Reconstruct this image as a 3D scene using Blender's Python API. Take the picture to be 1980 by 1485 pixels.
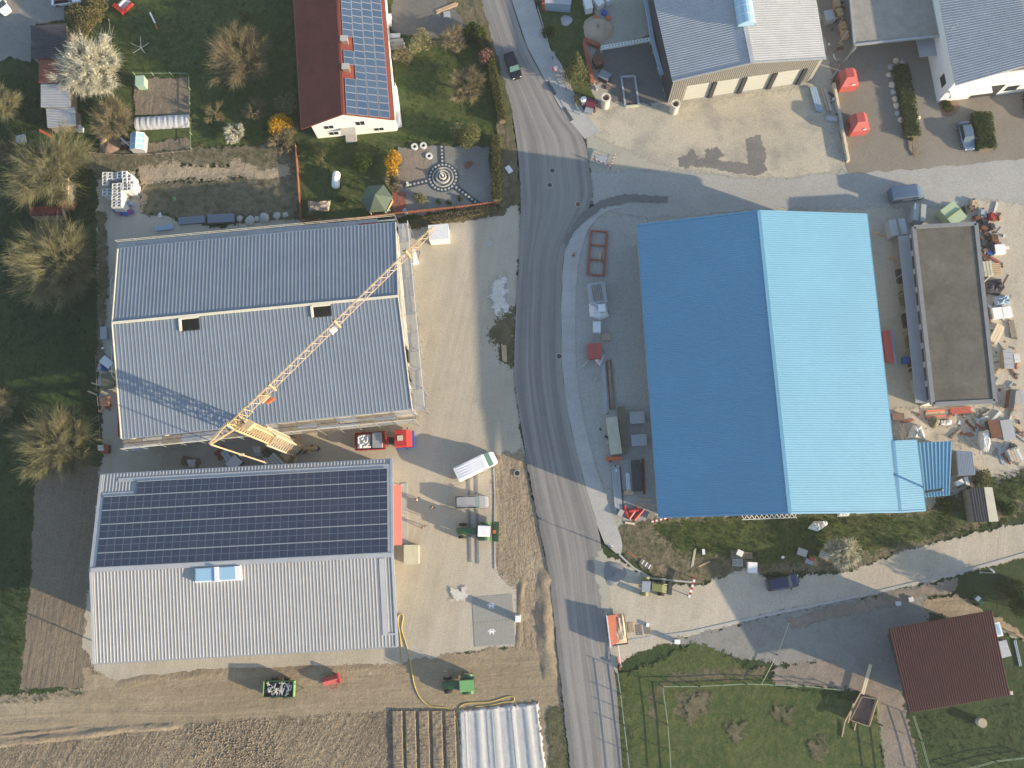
import bpy, math, random
import numpy as np
from math import radians as RAD, pi as PI
from mathutils import Vector, Matrix
random.seed(7); rng=np.random.default_rng(7)
scn=bpy.context.scene; C=scn.collection
for o in list(bpy.data.objects): bpy.data.objects.remove(o)
# ------------------------------------------------------------------ camera
CAM_H=125.0; FPX=1750.0; TH=0.1834; PH=0.02775
RM=Matrix.Rotation(TH,3,'X')@Matrix.Rotation(PH,3,'Y')
cd=bpy.data.cameras.new('camera'); cam=bpy.data.objects.new('camera',cd); C.objects.link(cam)
cam.matrix_world=Matrix.Translation((0,0,CAM_H))@RM.to_4x4()
cd.sensor_width=36; cd.lens=36*FPX/1980; cd.clip_end=4000; cd.clip_start=0.5
scn.camera=cam
scn.render.resolution_x=1024; scn.render.resolution_y=768
# ------------------------------------------------------------------ light
SUN_EL=14.7; SUN_AZ=(0.935,-0.355)
w=bpy.data.worlds.new('World'); scn.world=w; w.use_nodes=True
nt=w.node_tree; bg=nt.nodes['Background']; sky=nt.nodes.new('ShaderNodeTexSky')
sky.sky_type='NISHITA'; sky.sun_disc=False; sky.sun_elevation=RAD(SUN_EL)
sky.sun_rotation=math.atan2(SUN_AZ[0],SUN_AZ[1]); sky.dust_density=.6; sky.air_density=1.0; sky.ozone_density=1.0
nt.links.new(sky.outputs[0],bg.inputs[0]); bg.inputs[1].default_value=0.14
sd=bpy.data.lights.new('sun','SUN'); sun=bpy.data.objects.new('sun',sd); C.objects.link(sun)
sd.energy=4.6; sd.angle=RAD(0.6); sd.color=(1.0,0.81,0.56)
dv=Vector((SUN_AZ[0]*math.cos(RAD(SUN_EL)),SUN_AZ[1]*math.cos(RAD(SUN_EL)),math.sin(RAD(SUN_EL))))
sun.rotation_euler=dv.to_track_quat('Z','Y').to_euler()
scn.view_settings.view_transform='Standard'; scn.view_settings.look='None'
scn.view_settings.gamma=1; scn.view_settings.use_curve_mapping=False
scn.view_settings.exposure=1.15
HAZE=0.0002

def G(px,py,z=0.0):
    d=RM@Vector((px-990,-(py-742.5),-FPX)); t=(CAM_H-z)/-d.z
    return Vector((d.x*t,d.y*t,z))
def hdg(px0,py0,px1,py1,z=0.5):
    d=G(px1,py1,z)-G(px0,py0,z); return math.atan2(d.y,d.x)
# ------------------------------------------------------------------ materials
MT={}
def nm(m,t,x=0,**k):
    n=m.node_tree.nodes.new(t)
    for a,b in k.items():
        if a in n.inputs.keys(): n.inputs[a].default_value=b
        else: setattr(n,a,b)
    return n
def mixc(m,f,a,b,bt='MIX'):
    n=m.node_tree.nodes.new('ShaderNodeMix'); n.data_type='RGBA'; n.blend_type=bt
    for i,v in ((0,f),(6,a),(7,b)):
        if hasattr(v,'is_output') : m.node_tree.links.new(v,n.inputs[i])
        elif i==0: n.inputs[0].default_value=v
        else: n.inputs[i].default_value=(*v,1) if len(v)==3 else v
    return n.outputs[2]
def ramp(m,src,a,b,va=0,vb=1):
    n=m.node_tree.nodes.new('ShaderNodeMapRange'); m.node_tree.links.new(src,n.inputs[0])
    n.inputs[1].default_value=a;n.inputs[2].default_value=b;n.inputs[3].default_value=va;n.inputs[4].default_value=vb
    return n.outputs[0]
def noise(m,sc,det=4,rough=.6,vec=None,dist=0):
    n=m.node_tree.nodes.new('ShaderNodeTexNoise'); n.inputs['Scale'].default_value=sc
    n.inputs['Detail'].default_value=det; n.inputs['Roughness'].default_value=rough; n.inputs['Distortion'].default_value=dist
    if vec is None:
        g=m.node_tree.nodes.new('ShaderNodeNewGeometry'); vec=g.outputs['Position']
    m.node_tree.links.new(vec,n.inputs['Vector']); return n.outputs[0]
def mathn(m,op,a,b=0.0):
    n=m.node_tree.nodes.new('ShaderNodeMath'); n.operation=op
    for i,v in ((0,a),(1,b)):
        if hasattr(v,'is_output'): m.node_tree.links.new(v,n.inputs[i])
        else: n.inputs[i].default_value=v
    return n.outputs[0]
def newmat(name):
    m=bpy.data.materials.new(name); m.use_nodes=True; MT[name]=m
    return m,m.node_tree.nodes['Principled BSDF']
def paint(name,col,rough=.55,metal=0,var=.12,sc=1.2,bump=0,dirt=None):
    m,b=newmat(name); L=m.node_tree.links
    tc=m.node_tree.nodes.new('ShaderNodeTexCoord'); v=tc.outputs['Object']
    n1=noise(m,sc,5,.65,v); n2=noise(m,sc*9,3,.6,v)
    c=mixc(m,ramp(m,n1,.3,.7),tuple(x*(1-var) for x in col),tuple(min(1,x*(1+var)) for x in col))
    c=mixc(m,ramp(m,n2,.35,.75,0,.35),c,tuple(x*(1-2*var) for x in col))
    if dirt: c=mixc(m,ramp(m,noise(m,sc*.5,6,.7,v),.48,.72,0,.6),c,dirt)
    L.new(c,b.inputs['Base Color']); b.inputs['Roughness'].default_value=rough; b.inputs['Metallic'].default_value=metal
    if bump:
        bp=m.node_tree.nodes.new('ShaderNodeBump'); bp.inputs['Strength'].default_value=.6; bp.inputs['Distance'].default_value=bump
        L.new(n2,bp.inputs['Height']); L.new(bp.outputs[0],b.inputs['Normal'])
    return m
def ground(name,c1,c2,c3,big=.06,mid=.5,fine=5,bump=.05,feather=True,amt=.5,streak=None,spread=.45,lines=None,rough=.95,con=1.0):
    """sheet of ground: c1/c2 broad patches, c3 scattered spots"""
    m,b=newmat(name); L=m.node_tree.links
    g=m.node_tree.nodes.new('ShaderNodeNewGeometry'); P=g.outputs['Position']
    n1=noise(m,big,5,.62,P); n2=noise(m,mid,5,.65,P); n3=noise(m,fine,4,.7,P); n4=noise(m,fine*3.1,2,.6,P)
    c=mixc(m,ramp(m,n1,.38,.62),c1,c2)
    c=mixc(m,ramp(m,n2,spread,spread+.25,0,amt),c,c3)
    k=ramp(m,n3,.25,.75,1-.22*con,1+.22*con); k2=ramp(m,n4,.25,.75,1-.14*con,1+.14*con)
    kk=mathn(m,'MULTIPLY',k,k2)
    h=mathn(m,'ADD',mathn(m,'MULTIPLY',n2,1.2),mathn(m,'MULTIPLY',n3,.35))
    h=mathn(m,'ADD',h,mathn(m,'MULTIPLY',n4,.12))
    if streak:  # (scale across, strength, colour) along uv v
        uv=m.node_tree.nodes.new('ShaderNodeUVMap'); uv.uv_map='run'
        mp=m.node_tree.nodes.new('ShaderNodeMapping'); mp.inputs['Scale'].default_value=(streak[0],streak[3] if len(streak)>3 else .02,1)
        L.new(uv.outputs[0],mp.inputs[0])
        s1=noise(m,1.0,5,.65,mp.outputs[0],.3)
        c=mixc(m,ramp(m,s1,.42,.64,0,streak[1]),c,streak[2])
        h=mathn(m,'ADD',h,mathn(m,'MULTIPLY',s1,.3))
    if lines:   # wheel tracks / furrows: (angle, scale, strength, colour)
        m0=m.node_tree.nodes.new('ShaderNodeMapping'); m0.inputs['Rotation'].default_value=(0,0,lines[0]); L.new(P,m0.inputs[0])
        mp=m.node_tree.nodes.new('ShaderNodeMapping'); mp.inputs['Scale'].default_value=(lines[1],lines[1]*.05,1); L.new(m0.outputs[0],mp.inputs[0])
        s2=noise(m,1.0,5,.65,mp.outputs[0],1.6)
        c=mixc(m,ramp(m,s2,.45,.65,0,lines[2]),c,lines[3]); h=mathn(m,'ADD',h,mathn(m,'MULTIPLY',s2,1.3))
    gr=m.node_tree.nodes.new('ShaderNodeCombineColor')
    for i in range(3): L.new(kk,gr.inputs[i])
    c=mixc(m,1.0,c,gr.outputs[0],'MULTIPLY')
    L.new(c,b.inputs['Base Color']); b.inputs['Roughness'].default_value=rough
    bp=m.node_tree.nodes.new('ShaderNodeBump'); bp.inputs['Strength'].default_value=1; bp.inputs['Distance'].default_value=bump
    L.new(h,bp.inputs['Height']); L.new(bp.outputs[0],b.inputs['Normal'])
    if feather:
        at=m.node_tree.nodes.new('ShaderNodeAttribute'); at.attribute_name='edge'
        e=noise(m,1.3,7,.75,P); s=mathn(m,'SUBTRACT',at.outputs['Fac'],ramp(m,e,.3,.7,.02,.98))
        a=ramp(m,s,-.06,.06)
        tr=m.node_tree.nodes.new('ShaderNodeBsdfTransparent'); mx=m.node_tree.nodes.new('ShaderNodeMixShader')
        L.new(a,mx.inputs[0]); L.new(tr.outputs[0],mx.inputs[1]); L.new(b.outputs[0],mx.inputs[2])
        L.new(mx.outputs[0],m.node_tree.nodes['Material Output'].inputs['Surface'])
    return m
def foliage(name,a,b_,rough=.9,trans=.25):
    m,b=newmat(name); L=m.node_tree.links
    g=m.node_tree.nodes.new('ShaderNodeNewGeometry')
    n=noise(m,1.1,4,.6,g.outputs['Position'])
    f=mathn(m,'ADD',ramp(m,n,.35,.65,0,.6),mathn(m,'MULTIPLY',g.outputs['Random Per Island'],.4))
    c=mixc(m,f,a,b_); L.new(c,b.inputs['Base Color']); b.inputs['Roughness'].default_value=rough
    b.inputs['Specular IOR Level'].default_value=.15
    tl=m.node_tree.nodes.new('ShaderNodeBsdfTranslucent'); L.new(c,tl.inputs[0])
    mx=m.node_tree.nodes.new('ShaderNodeMixShader'); mx.inputs[0].default_value=trans
    L.new(b.outputs[0],mx.inputs[1]); L.new(tl.outputs[0],mx.inputs[2]); L.new(mx.outputs[0],m.node_tree.nodes['Material Output'].inputs['Surface'])
    return m
# ------------------------------------------------------------------ mesh builder
class MB:
    def __init__(s): s.V=[];s.F=[];s.n=0
    def add(s,V,F,mi=0):
        V=np.asarray(V,float).reshape(-1,3)
        if isinstance(F,np.ndarray): s.F.append((F+s.n,mi))
        else:
            for f in F: s.F.append((np.array([f])+s.n,mi))
        s.V.append(V); s.n+=len(V); return s
    def box(s,x0,x1,y0,y1,z0,z1,mi=0,rz=0,c=None):
        P=[(x0,y0,z0),(x1,y0,z0),(x1,y1,z0),(x0,y1,z0),(x0,y0,z1),(x1,y0,z1),(x1,y1,z1),(x0,y1,z1)]
        if rz or c:
            c=c or ((x0+x1)/2,(y0+y1)/2); k,q=math.cos(rz),math.sin(rz)
            P=[(c[0]+(x-c[0])*k-(y-c[1])*q,c[1]+(x-c[0])*q+(y-c[1])*k,z) for x,y,z in P]
        return s.add(P,np.array([(0,3,2,1),(4,5,6,7),(0,1,5,4),(1,2,6,5),(2,3,7,6),(3,0,4,7)]),mi)
    def prism(s,pts,z0,z1,mi=0):
        n=len(pts); P=[(p[0],p[1],z0) for p in pts]+[(p[0],p[1],z1) for p in pts]
        F=[tuple(range(n))[::-1],tuple(range(n,2*n))]+[(i,(i+1)%n,n+(i+1)%n,n+i) for i in range(n)]
        return s.add(P,F,mi)
    def frustum(s,r0,z0,r1,z1,mi=0):
        a,b,c,d=r0; e,f,g,h=r1
        P=[(a,c,z0),(b,c,z0),(b,d,z0),(a,d,z0),(e,g,z1),(f,g,z1),(f,h,z1),(e,h,z1)]
        return s.add(P,np.array([(0,3,2,1),(4,5,6,7),(0,1,5,4),(1,2,6,5),(2,3,7,6),(3,0,4,7)]),mi)
    def cyl(s,p0,p1,r0,r1=None,n=12,mi=0,hollow=None):
        p0=Vector(p0);p1=Vector(p1);r1=r0 if r1 is None else r1
        d=(p1-p0).normalized(); a=d.orthogonal().normalized(); b=d.cross(a)
        ring=lambda p,r:[tuple(p+(a*math.cos(2*PI*i/n)+b*math.sin(2*PI*i/n))*r) for i in range(n)]
        if hollow is None:
            F=[tuple(range(n))[::-1],tuple(range(n,2*n))]+[(i,(i+1)%n,n+(i+1)%n,n+i) for i in range(n)]
            return s.add(ring(p0,r0)+ring(p1,r1),F,mi)
        V=ring(p0,r0)+ring(p1,r1)+ring(p1,hollow)+ring(p0,hollow)
        F=[]
        for k in range(3): F+=[(k*n+i,k*n+(i+1)%n,(k+1)*n+(i+1)%n,(k+1)*n+i) for i in range(n)]
        return s.add(V,F,mi)
    def bars(s,A,B,r0,r1=None,n=4,mi=0):
        A=np.asarray(A,float).reshape(-1,3);B=np.asarray(B,float).reshape(-1,3);N=len(A)
        r0=np.broadcast_to(np.asarray(r0,float),(N,)); r1=r0 if r1 is None else np.broadcast_to(np.asarray(r1,float),(N,))
        d=B-A; d/=np.linalg.norm(d,axis=1,keepdims=True)+1e-9
        up=np.where(np.abs(d[:,2:3])>.9,np.array([[1.,0,0]]),np.array([[0,0,1.]]))
        a=np.cross(d,up); a/=np.linalg.norm(a,axis=1,keepdims=True)+1e-9; b=np.cross(d,a)
        th=2*PI*np.arange(n)/n+PI/n
        off=a[:,None]*np.cos(th)[None,:,None]+b[:,None]*np.sin(th)[None,:,None]
        V=np.concatenate([A[:,None]+off*r0[:,None,None],B[:,None]+off*r1[:,None,None]],1).reshape(-1,3)
        i=np.arange(n); q=np.stack([i,(i+1)%n,n+(i+1)%n,n+i],1)
        F=(q[None]+(np.arange(N)*2*n)[:,None,None]).reshape(-1,4)
        return s.add(V,F,mi)
    def quads(s,Cn,size,nrm=None,mi=0,asp=.6,flat=0.0):
        Cn=np.asarray(Cn,float); N=len(Cn)
        a=rng.normal(size=(N,3)); a[:,2]*=(1-flat); a/=np.linalg.norm(a,axis=1,keepdims=True)+1e-9
        b=rng.normal(size=(N,3)); b[:,2]*=(1-flat); b-=a*(a*b).sum(1,keepdims=True); b/=np.linalg.norm(b,axis=1,keepdims=True)+1e-9
        sz=np.broadcast_to(np.asarray(size,float),(N,))[:,None]
        V=np.stack([Cn-a*sz,Cn+b*sz*asp,Cn+a*sz,Cn-b*sz*asp],1).reshape(-1,3)
        F=(np.arange(4)[None]+(np.arange(N)*4)[:,None])
        return s.add(V,F,mi)
    def build(s,name,mats,parent=None,world=False,smooth=False,kind=None,label=None):
        me=bpy.data.meshes.new(name)
        V=np.concatenate(s.V) if s.V else np.zeros((0,3))
        if world and parent is not None:
            r=parent
            while r.parent: r=r.parent
            V=V-np.array(r.location)
            if r.rotation_euler.z:
                k,q=math.cos(-r.rotation_euler.z),math.sin(-r.rotation_euler.z)
                V=np.stack([V[:,0]*k-V[:,1]*q,V[:,0]*q+V[:,1]*k,V[:,2]],1)
        me.vertices.add(len(V)); me.vertices.foreach_set('co',V.astype(np.float32).ravel())
        tot=np.concatenate([np.full(len(f),f.shape[1]) for f,_ in s.F]).astype(np.int32)
        lv=np.concatenate([f.ravel() for f,_ in s.F]).astype(np.int32)
        mi=np.concatenate([np.full(len(f),m) for f,m in s.F]).astype(np.int32)
        me.loops.add(len(lv)); me.loops.foreach_set('vertex_index',lv)
        me.polygons.add(len(tot)); st=np.concatenate([[0],np.cumsum(tot)[:-1]]).astype(np.int32)
        me.polygons.foreach_set('loop_start',st); me.polygons.foreach_set('loop_total',tot)
        me.polygons.foreach_set('material_index',mi)
        me.polygons.foreach_set('use_smooth',np.full(len(tot),bool(smooth)))
        if not isinstance(mats,(list,tuple)): mats=[mats]
        for m in mats: me.materials.append(MT[m])
        me.update(calc_edges=True); me.validate()
        return link(name,me,parent,kind,label)
def link(name,me,parent=None,kind=None,label=None,loc=None,rz=0):
    o=bpy.data.objects.new(name,me); C.objects.link(o); o.parent=parent
    if kind:o['kind']=kind
    if label:o['label']=label
    if loc is not None:o.location=loc
    if rz:o.rotation_euler.z=rz
    return o
def thing(name,label,cat,loc,rz=0,group=None):
    o=bpy.data.objects.new(name,None); C.objects.link(o); o.empty_display_size=.5
    o.location=loc; o.rotation_euler=(0,0,rz); o['label']=label; o['category']=cat
    if group:o['group']=group
    return o
def tag(o,label,cat,group=None):
    o['label']=label;o['category']=cat
    if group:o['group']=group
    return o
def dup(root,loc,rz,label=None):
    def cp(o,par):
        c=o.copy();C.objects.link(c);c.parent=par
        for ch in list(o.children): cp(ch,c)
        return c
    r=cp(root,None); r.location=loc; r.rotation_euler=(0,0,rz)
    if label:r['label']=label
    return r
def px(*pts,z=0): return [G(a,b,z) for a,b in pts]
# ------------------------------------------------------------------ palette
paint('grey_sheet',(.38,.395,.41),.55,.0,.10,.5)
paint('anthracite_sheet',(.175,.21,.255),.5,.0,.08,.35)
paint('hall_sheet_light',(.31,.315,.32),.5,.0,.07,.4)
paint('blue_sheet',(.14,.32,.46),.42,0,.05,.12)
paint('red_sheet',(.085,.017,.015),.55,0,.14,.6)
paint('red_tile',(.17,.035,.022),.75,0,.2,.5)
paint('roof_edge',(.19,.20,.21),.7)
paint('galv',(.45,.47,.48),.45,.5,.12,2)
paint('cream_trim',(.72,.66,.50),.6)
paint('white_wall',(.78,.76,.72),.8,0,.04,.8)
paint('white_paint',(.78,.78,.78),.45,0,.05,2)
paint('beige_sheet',(.33,.315,.28),.6,0,.06,.6)
paint('pale_door',(.46,.47,.43),.55,0,.04,.6)
paint('dark_void',(.02,.02,.022),.9)
paint('dark_metal',(.06,.065,.07),.5,.3,.2,2)
paint('rust',(.16,.07,.04),.85,.1,.35,2)
paint('timber',(.50,.36,.22),.8,0,.2,2)
paint('pale_timber',(.68,.56,.40),.8,0,.12,2)
paint('old_timber',(.26,.22,.17),.85,0,.25,2)
paint('crane_yellow',(.56,.43,.25),.5,0,.18,1.5,dirt=(.4,.22,.08))
paint('crane_pale',(.56,.44,.31),.55,0,.18,1.5)
paint('red_paint',(.38,.035,.032),.4,0,.12,2)
paint('red_bin',(.42,.085,.075),.5,0,.08,1)
paint('orange_paint',(.60,.13,.04),.5)
paint('blue_paint',(.03,.10,.38),.45)
paint('tyre',(.018,.018,.018),.85)
paint('rim',(.35,.35,.35),.4,.6)
paint('green_paint',(.045,.125,.05),.4)
paint('green_cab',(.16,.36,.13),.45)
paint('olive_paint',(.17,.19,.07),.5)
paint('concrete',(.42,.41,.38),.85,0,.12,1.2,.01)
paint('white_block',(.62,.62,.59),.8,0,.06,2)
paint('pipe_concrete',(.60,.53,.44),.8,0,.08,2)
paint('fleece',(.46,.46,.45),.8,0,.1,1.5,.03)
paint('tarp_white',(.70,.70,.70),.6,0,.08,2,.03)
paint('tarp_blue',(.28,.38,.48),.6,0,.1,2,.03)
paint('board_olive',(.14,.14,.085),.7)
paint('mesh_cream',(.52,.50,.38),.7)
paint('moss_roof',(.115,.108,.09),.95,0,.3,.25,.04)
paint('gravel_roof',(.30,.285,.25),.95,0,.16,.8,.12)
paint('brick_red',(.32,.10,.06),.85,0,.25,2)
paint('brick_brown',(.20,.13,.10),.85,0,.3,2)
paint('plastic_green',(.33,.48,.36),.6,0,.06)
paint('container_green',(.38,.48,.30),.6,0,.06)
paint('container_grey',(.35,.37,.40),.6,0,.08)
paint('gazebo_green',(.085,.12,.085),.75,0,.12)
paint('kerb_stone',(.40,.39,.37),.85,0,.1,1.5,.01)
paint('slate_path',(.035,.055,.075),.8)
paint('pink_awning',(.62,.16,.13),.6,0,.05,.5)
paint('skin',(.45,.25,.17),.6); paint('denim',(.05,.08,.17),.8); paint('cloth_white',(.75,.75,.72),.8)
paint('cloth_red',(.45,.03,.03),.8); paint('cloth_dark',(.05,.05,.06),.8); paint('cloth_brown',(.30,.14,.10),.8); paint('hair',(.05,.03,.02),.8)
paint('fur_beige',(.42,.34,.25),.9)
m,b=newmat('glass_dark'); b.inputs['Base Color'].default_value=(.02,.03,.035,1); b.inputs['Roughness'].default_value=.08; b.inputs['Specular IOR Level'].default_value=.8
m,b=newmat('glass_green'); b.inputs['Base Color'].default_value=(.08,.16,.15,1); b.inputs['Roughness'].default_value=.12
m,b=newmat('glass_sky'); b.inputs['Base Color'].default_value=(.30,.48,.62,1); b.inputs['Roughness'].default_value=.3
m,b=newmat('foil'); b.inputs['Base Color'].default_value=(.55,.56,.58,1); b.inputs['Roughness'].default_value=.35; b.inputs['Transmission Weight'].default_value=.25
m,b=newmat('glass_car'); b.inputs['Base Color'].default_value=(.10,.14,.16,1); b.inputs['Roughness'].default_value=.1
def carpaint(n,c,metal=.3): 
    m,b=newmat(n); b.inputs['Base Color'].default_value=(*c,1); b.inputs['Metallic'].default_value=metal; b.inputs['Roughness'].default_value=.35; b.inputs['Coat Weight'].default_value=.5
carpaint('car_black',(.012,.012,.02)); carpaint('car_silver',(.42,.41,.40),.3); carpaint('car_white',(.80,.80,.82),0); carpaint('car_navy',(.02,.035,.09)); carpaint('car_steel',(.12,.18,.26),.5); carpaint('car_maroon',(.22,.03,.05))
m,b=newmat('lamp_glass'); b.inputs['Base Color'].default_value=(.8,.8,.75,1); b.inputs['Roughness'].default_value=.2
# solar cells
def cellmat(name,c,c2,line,nx,ny):
    m,b=newmat(name); L=m.node_tree.links
    oi=m.node_tree.nodes.new('ShaderNodeObjectInfo'); 
    col=mixc(m,oi.outputs['Random'],c,c2); L.new(col,b.inputs['Base Color']); b.inputs['Roughness'].default_value=.28; b.inputs['Specular IOR Level'].default_value=.4
cellmat('cell_dark',(.032,.046,.080),(.042,.054,.086),0,6,10); cellmat('cell_blue',(.040,.075,.14),(.055,.09,.15),0,6,10)
paint('cell_frame',(.30,.35,.42),.5,.3)
# ground
ground('g_meadow',(.013,.034,.008),(.030,.060,.013),(.060,.070,.022),.07,.8,4,.12,False,con=1.8)
ground('g_lawn',(.030,.060,.011),(.058,.083,.020),(.11,.11,.036),.12,.9,4,.10,spread=.46,con=2.0,amt=.7)
ground('g_rough',(.085,.085,.040),(.15,.125,.075),(.045,.060,.020),.12,.8,5,.14,spread=.42,amt=.8)
ground('g_gravel',(.385,.345,.27),(.445,.40,.32),(.30,.265,.215),.05,.35,7,.05,spread=.5,amt=.5,con=1.3,lines=(.2,.16,.45,(.50,.445,.37)))
ground('g_gravel_fine',(.335,.325,.27),(.385,.37,.31),(.25,.24,.215),.04,.3,5,.03,spread=.5,amt=.45)
ground('g_pale',(.395,.36,.28),(.465,.42,.33),(.24,.23,.21),.09,.22,4,.04,spread=.47,amt=.85)
ground('g_concrete',(.31,.31,.295),(.36,.355,.33),(.25,.255,.24),.05,.25,4,.012,spread=.5,amt=.4,rough=.85)
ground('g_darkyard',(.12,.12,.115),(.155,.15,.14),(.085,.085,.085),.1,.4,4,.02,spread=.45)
ground('g_paving',(.195,.175,.145),(.23,.21,.178),(.15,.15,.10),.06,.2,5,.012,spread=.52,amt=.5)
ground('g_soil',(.16,.13,.092),(.20,.162,.115),(.11,.086,.066),.09,.9,4,.14,lines=(.05,.6,.3,(.21,.165,.12)),con=1.5)
ground('g_dirt',(.27,.215,.14),(.34,.275,.185),(.19,.15,.10),.07,.6,3,.10,con=.9,lines=(PI/2-.06,.5,.5,(.20,.155,.105)))
ground('g_shoulder',(.27,.21,.145),(.34,.275,.195),(.17,.135,.095),.10,.9,3,.16,con=1.5,lines=(-.12,.35,.22,(.19,.15,.10)))
ground('g_dirt_solid',(.25,.195,.13),(.31,.25,.17),(.19,.15,.105),.15,.9,4,.14,False)
ground('g_bed_solid',(.20,.16,.11),(.25,.20,.14),(.13,.105,.075),.15,1.2,4,.2,False)
ground('g_field',(.235,.19,.13),(.16,.13,.09),(.36,.30,.21),.13,1.5,3.5,.40,lines=(.5,.5,.5,(.12,.098,.07)),spread=.46,amt=.9,con=1.8)
ground('g_bank',(.40,.32,.22),(.32,.26,.18),(.15,.15,.07),.12,.9,4,.2,spread=.52,amt=.8)
ground('g_scrub',(.13,.115,.07),(.20,.165,.11),(.05,.062,.02),.2,1.1,4,.2,spread=.42,amt=.9)
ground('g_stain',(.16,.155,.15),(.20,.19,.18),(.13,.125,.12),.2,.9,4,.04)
ground('g_bluegrey',(.20,.20,.185),(.24,.235,.215),(.15,.15,.135),.08,.5,5,.05)
ground('g_white',(.55,.53,.49),(.62,.6,.56),(.4,.38,.34),.3,1.5,5,.05)
ground('g_brownpath',(.21,.175,.145),(.25,.205,.17),(.13,.13,.085),.2,1,5,.08)
ground('g_asphalt',(.165,.162,.158),(.20,.192,.182),(.125,.125,.125),.035,.4,9,.012,False,streak=(9,.85,(.30,.285,.265)),amt=.35,rough=.85)
ground('g_asphalt_new',(.145,.145,.142),(.17,.17,.165),(.08,.08,.085),.05,.4,9,.012,True,amt=.3,rough=.8)
ground('g_pavement',(.37,.37,.355),(.43,.42,.40),(.28,.28,.275),.08,.4,6,.01,False,amt=.5,rough=.85)
paint('soil_solid',(.25,.20,.135),.95,0,.25,1.5,.05); paint('g_gravel_solid',(.36,.32,.27),.95,0,.2,2)
foliage('f_grass',(.022,.050,.009),(.055,.080,.018)); foliage('f_drygrass',(.10,.10,.035),(.19,.16,.08))
foliage('f_olive',(.16,.16,.08),(.28,.27,.15)); foliage('f_green',(.03,.065,.015),(.075,.11,.03)); foliage('f_conifer',(.09,.11,.045),(.19,.19,.085))
foliage('f_blossom',(.48,.47,.36),(.72,.70,.58),.9,.3); foliage('f_yellow',(.42,.24,.02),(.65,.40,.04)); foliage('f_brown',(.19,.16,.09),(.30,.26,.155))
foliage('f_hedge',(.055,.075,.018),(.13,.13,.035)); foliage('f_pink',(.25,.12,.11),(.35,.19,.17))
paint('bark',(.16,.125,.085),.9,0,.2,3); paint('bark_pale',(.30,.25,.17),.9,0,.2,3)
# ------------------------------------------------------------------ ground sheets
LV=[0.0]
def dens(pts,step=.9,amp=0.0,seed=0,closed=True):
    out=[];n=len(pts); r=random.Random(seed)
    for i in range(n if closed else n-1):
        a,b=pts[i],pts[(i+1)%n]; L=(b-a).length; k=max(1,int(L/step)); nn=Vector((-(b-a).y,(b-a).x,0)).normalized() if L>0 else Vector()
        for j in range(k): out.append(a.lerp(b,j/k)+nn*(r.uniform(-amp,amp) if amp and j else 0))
    if not closed: out.append(pts[-1])
    return out
def area2(p): return sum(p[i].x*p[(i+1)%len(p)].y-p[(i+1)%len(p)].x*p[i].y for i in range(len(p)))
def sheet(name,mat,pix,feather=1.0,z=None,step=1.0,amp=.25,label=None,edge=True):
    if z is None: LV[0]+=.004; z=LV[0]
    pts=[G(a,b,0) for a,b in pix]
    if area2(pts)<0: pts=pts[::-1]
    d=dens(pts,step,amp,len(pix)+int(abs(pts[0].x))) ; n=len(d)
    def off(k,s): 
        t=(d[(k+1)%n]-d[k-1]); t=Vector((t.x,t.y,0)).normalized(); return d[k]+Vector((t.y,-t.x,0))*s
    inn=[off(i,-feather/2) for i in range(n)] if feather else d
    out=[off(i,feather/2) for i in range(n)]
    mb=MB()
    from mathutils.geometry import delaunay_2d_cdt
    r2=delaunay_2d_cdt([Vector((p.x,p.y)) for p in inn],[],[list(range(n))],1,1e-4)
    tv=[(v.x,v.y,z) for v in r2[0]]; nt_=len(tv)
    tf=[]
    for f in r2[2]:
        a_,b_,c_=[Vector(tv[i]) for i in f[:3]]
        tf.append(tuple(f) if (b_-a_).cross(c_-a_).z>0 else tuple(f)[::-1])
    V=[(p.x,p.y,z) for p in inn]; F=[]
    if feather:
        V+=[(p.x,p.y,z-.0035) for p in out]; F+=[(i,n+i,n+(i+1)%n,(i+1)%n) for i in range(n)]
    if F: mb.add(V,F)
    mb.add(tv,np.array(tf)); nring=2*n if feather else 0
    o=mb.build(name,mat,kind='structure')
    at=o.data.attributes.new('edge','FLOAT','POINT')
    at.data.foreach_set('value',np.array((([1.0]*n+[0.0]*n) if feather else [])+[1.0]*nt_,dtype=np.float32))
    if label:o['label']=label
    return o
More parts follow.
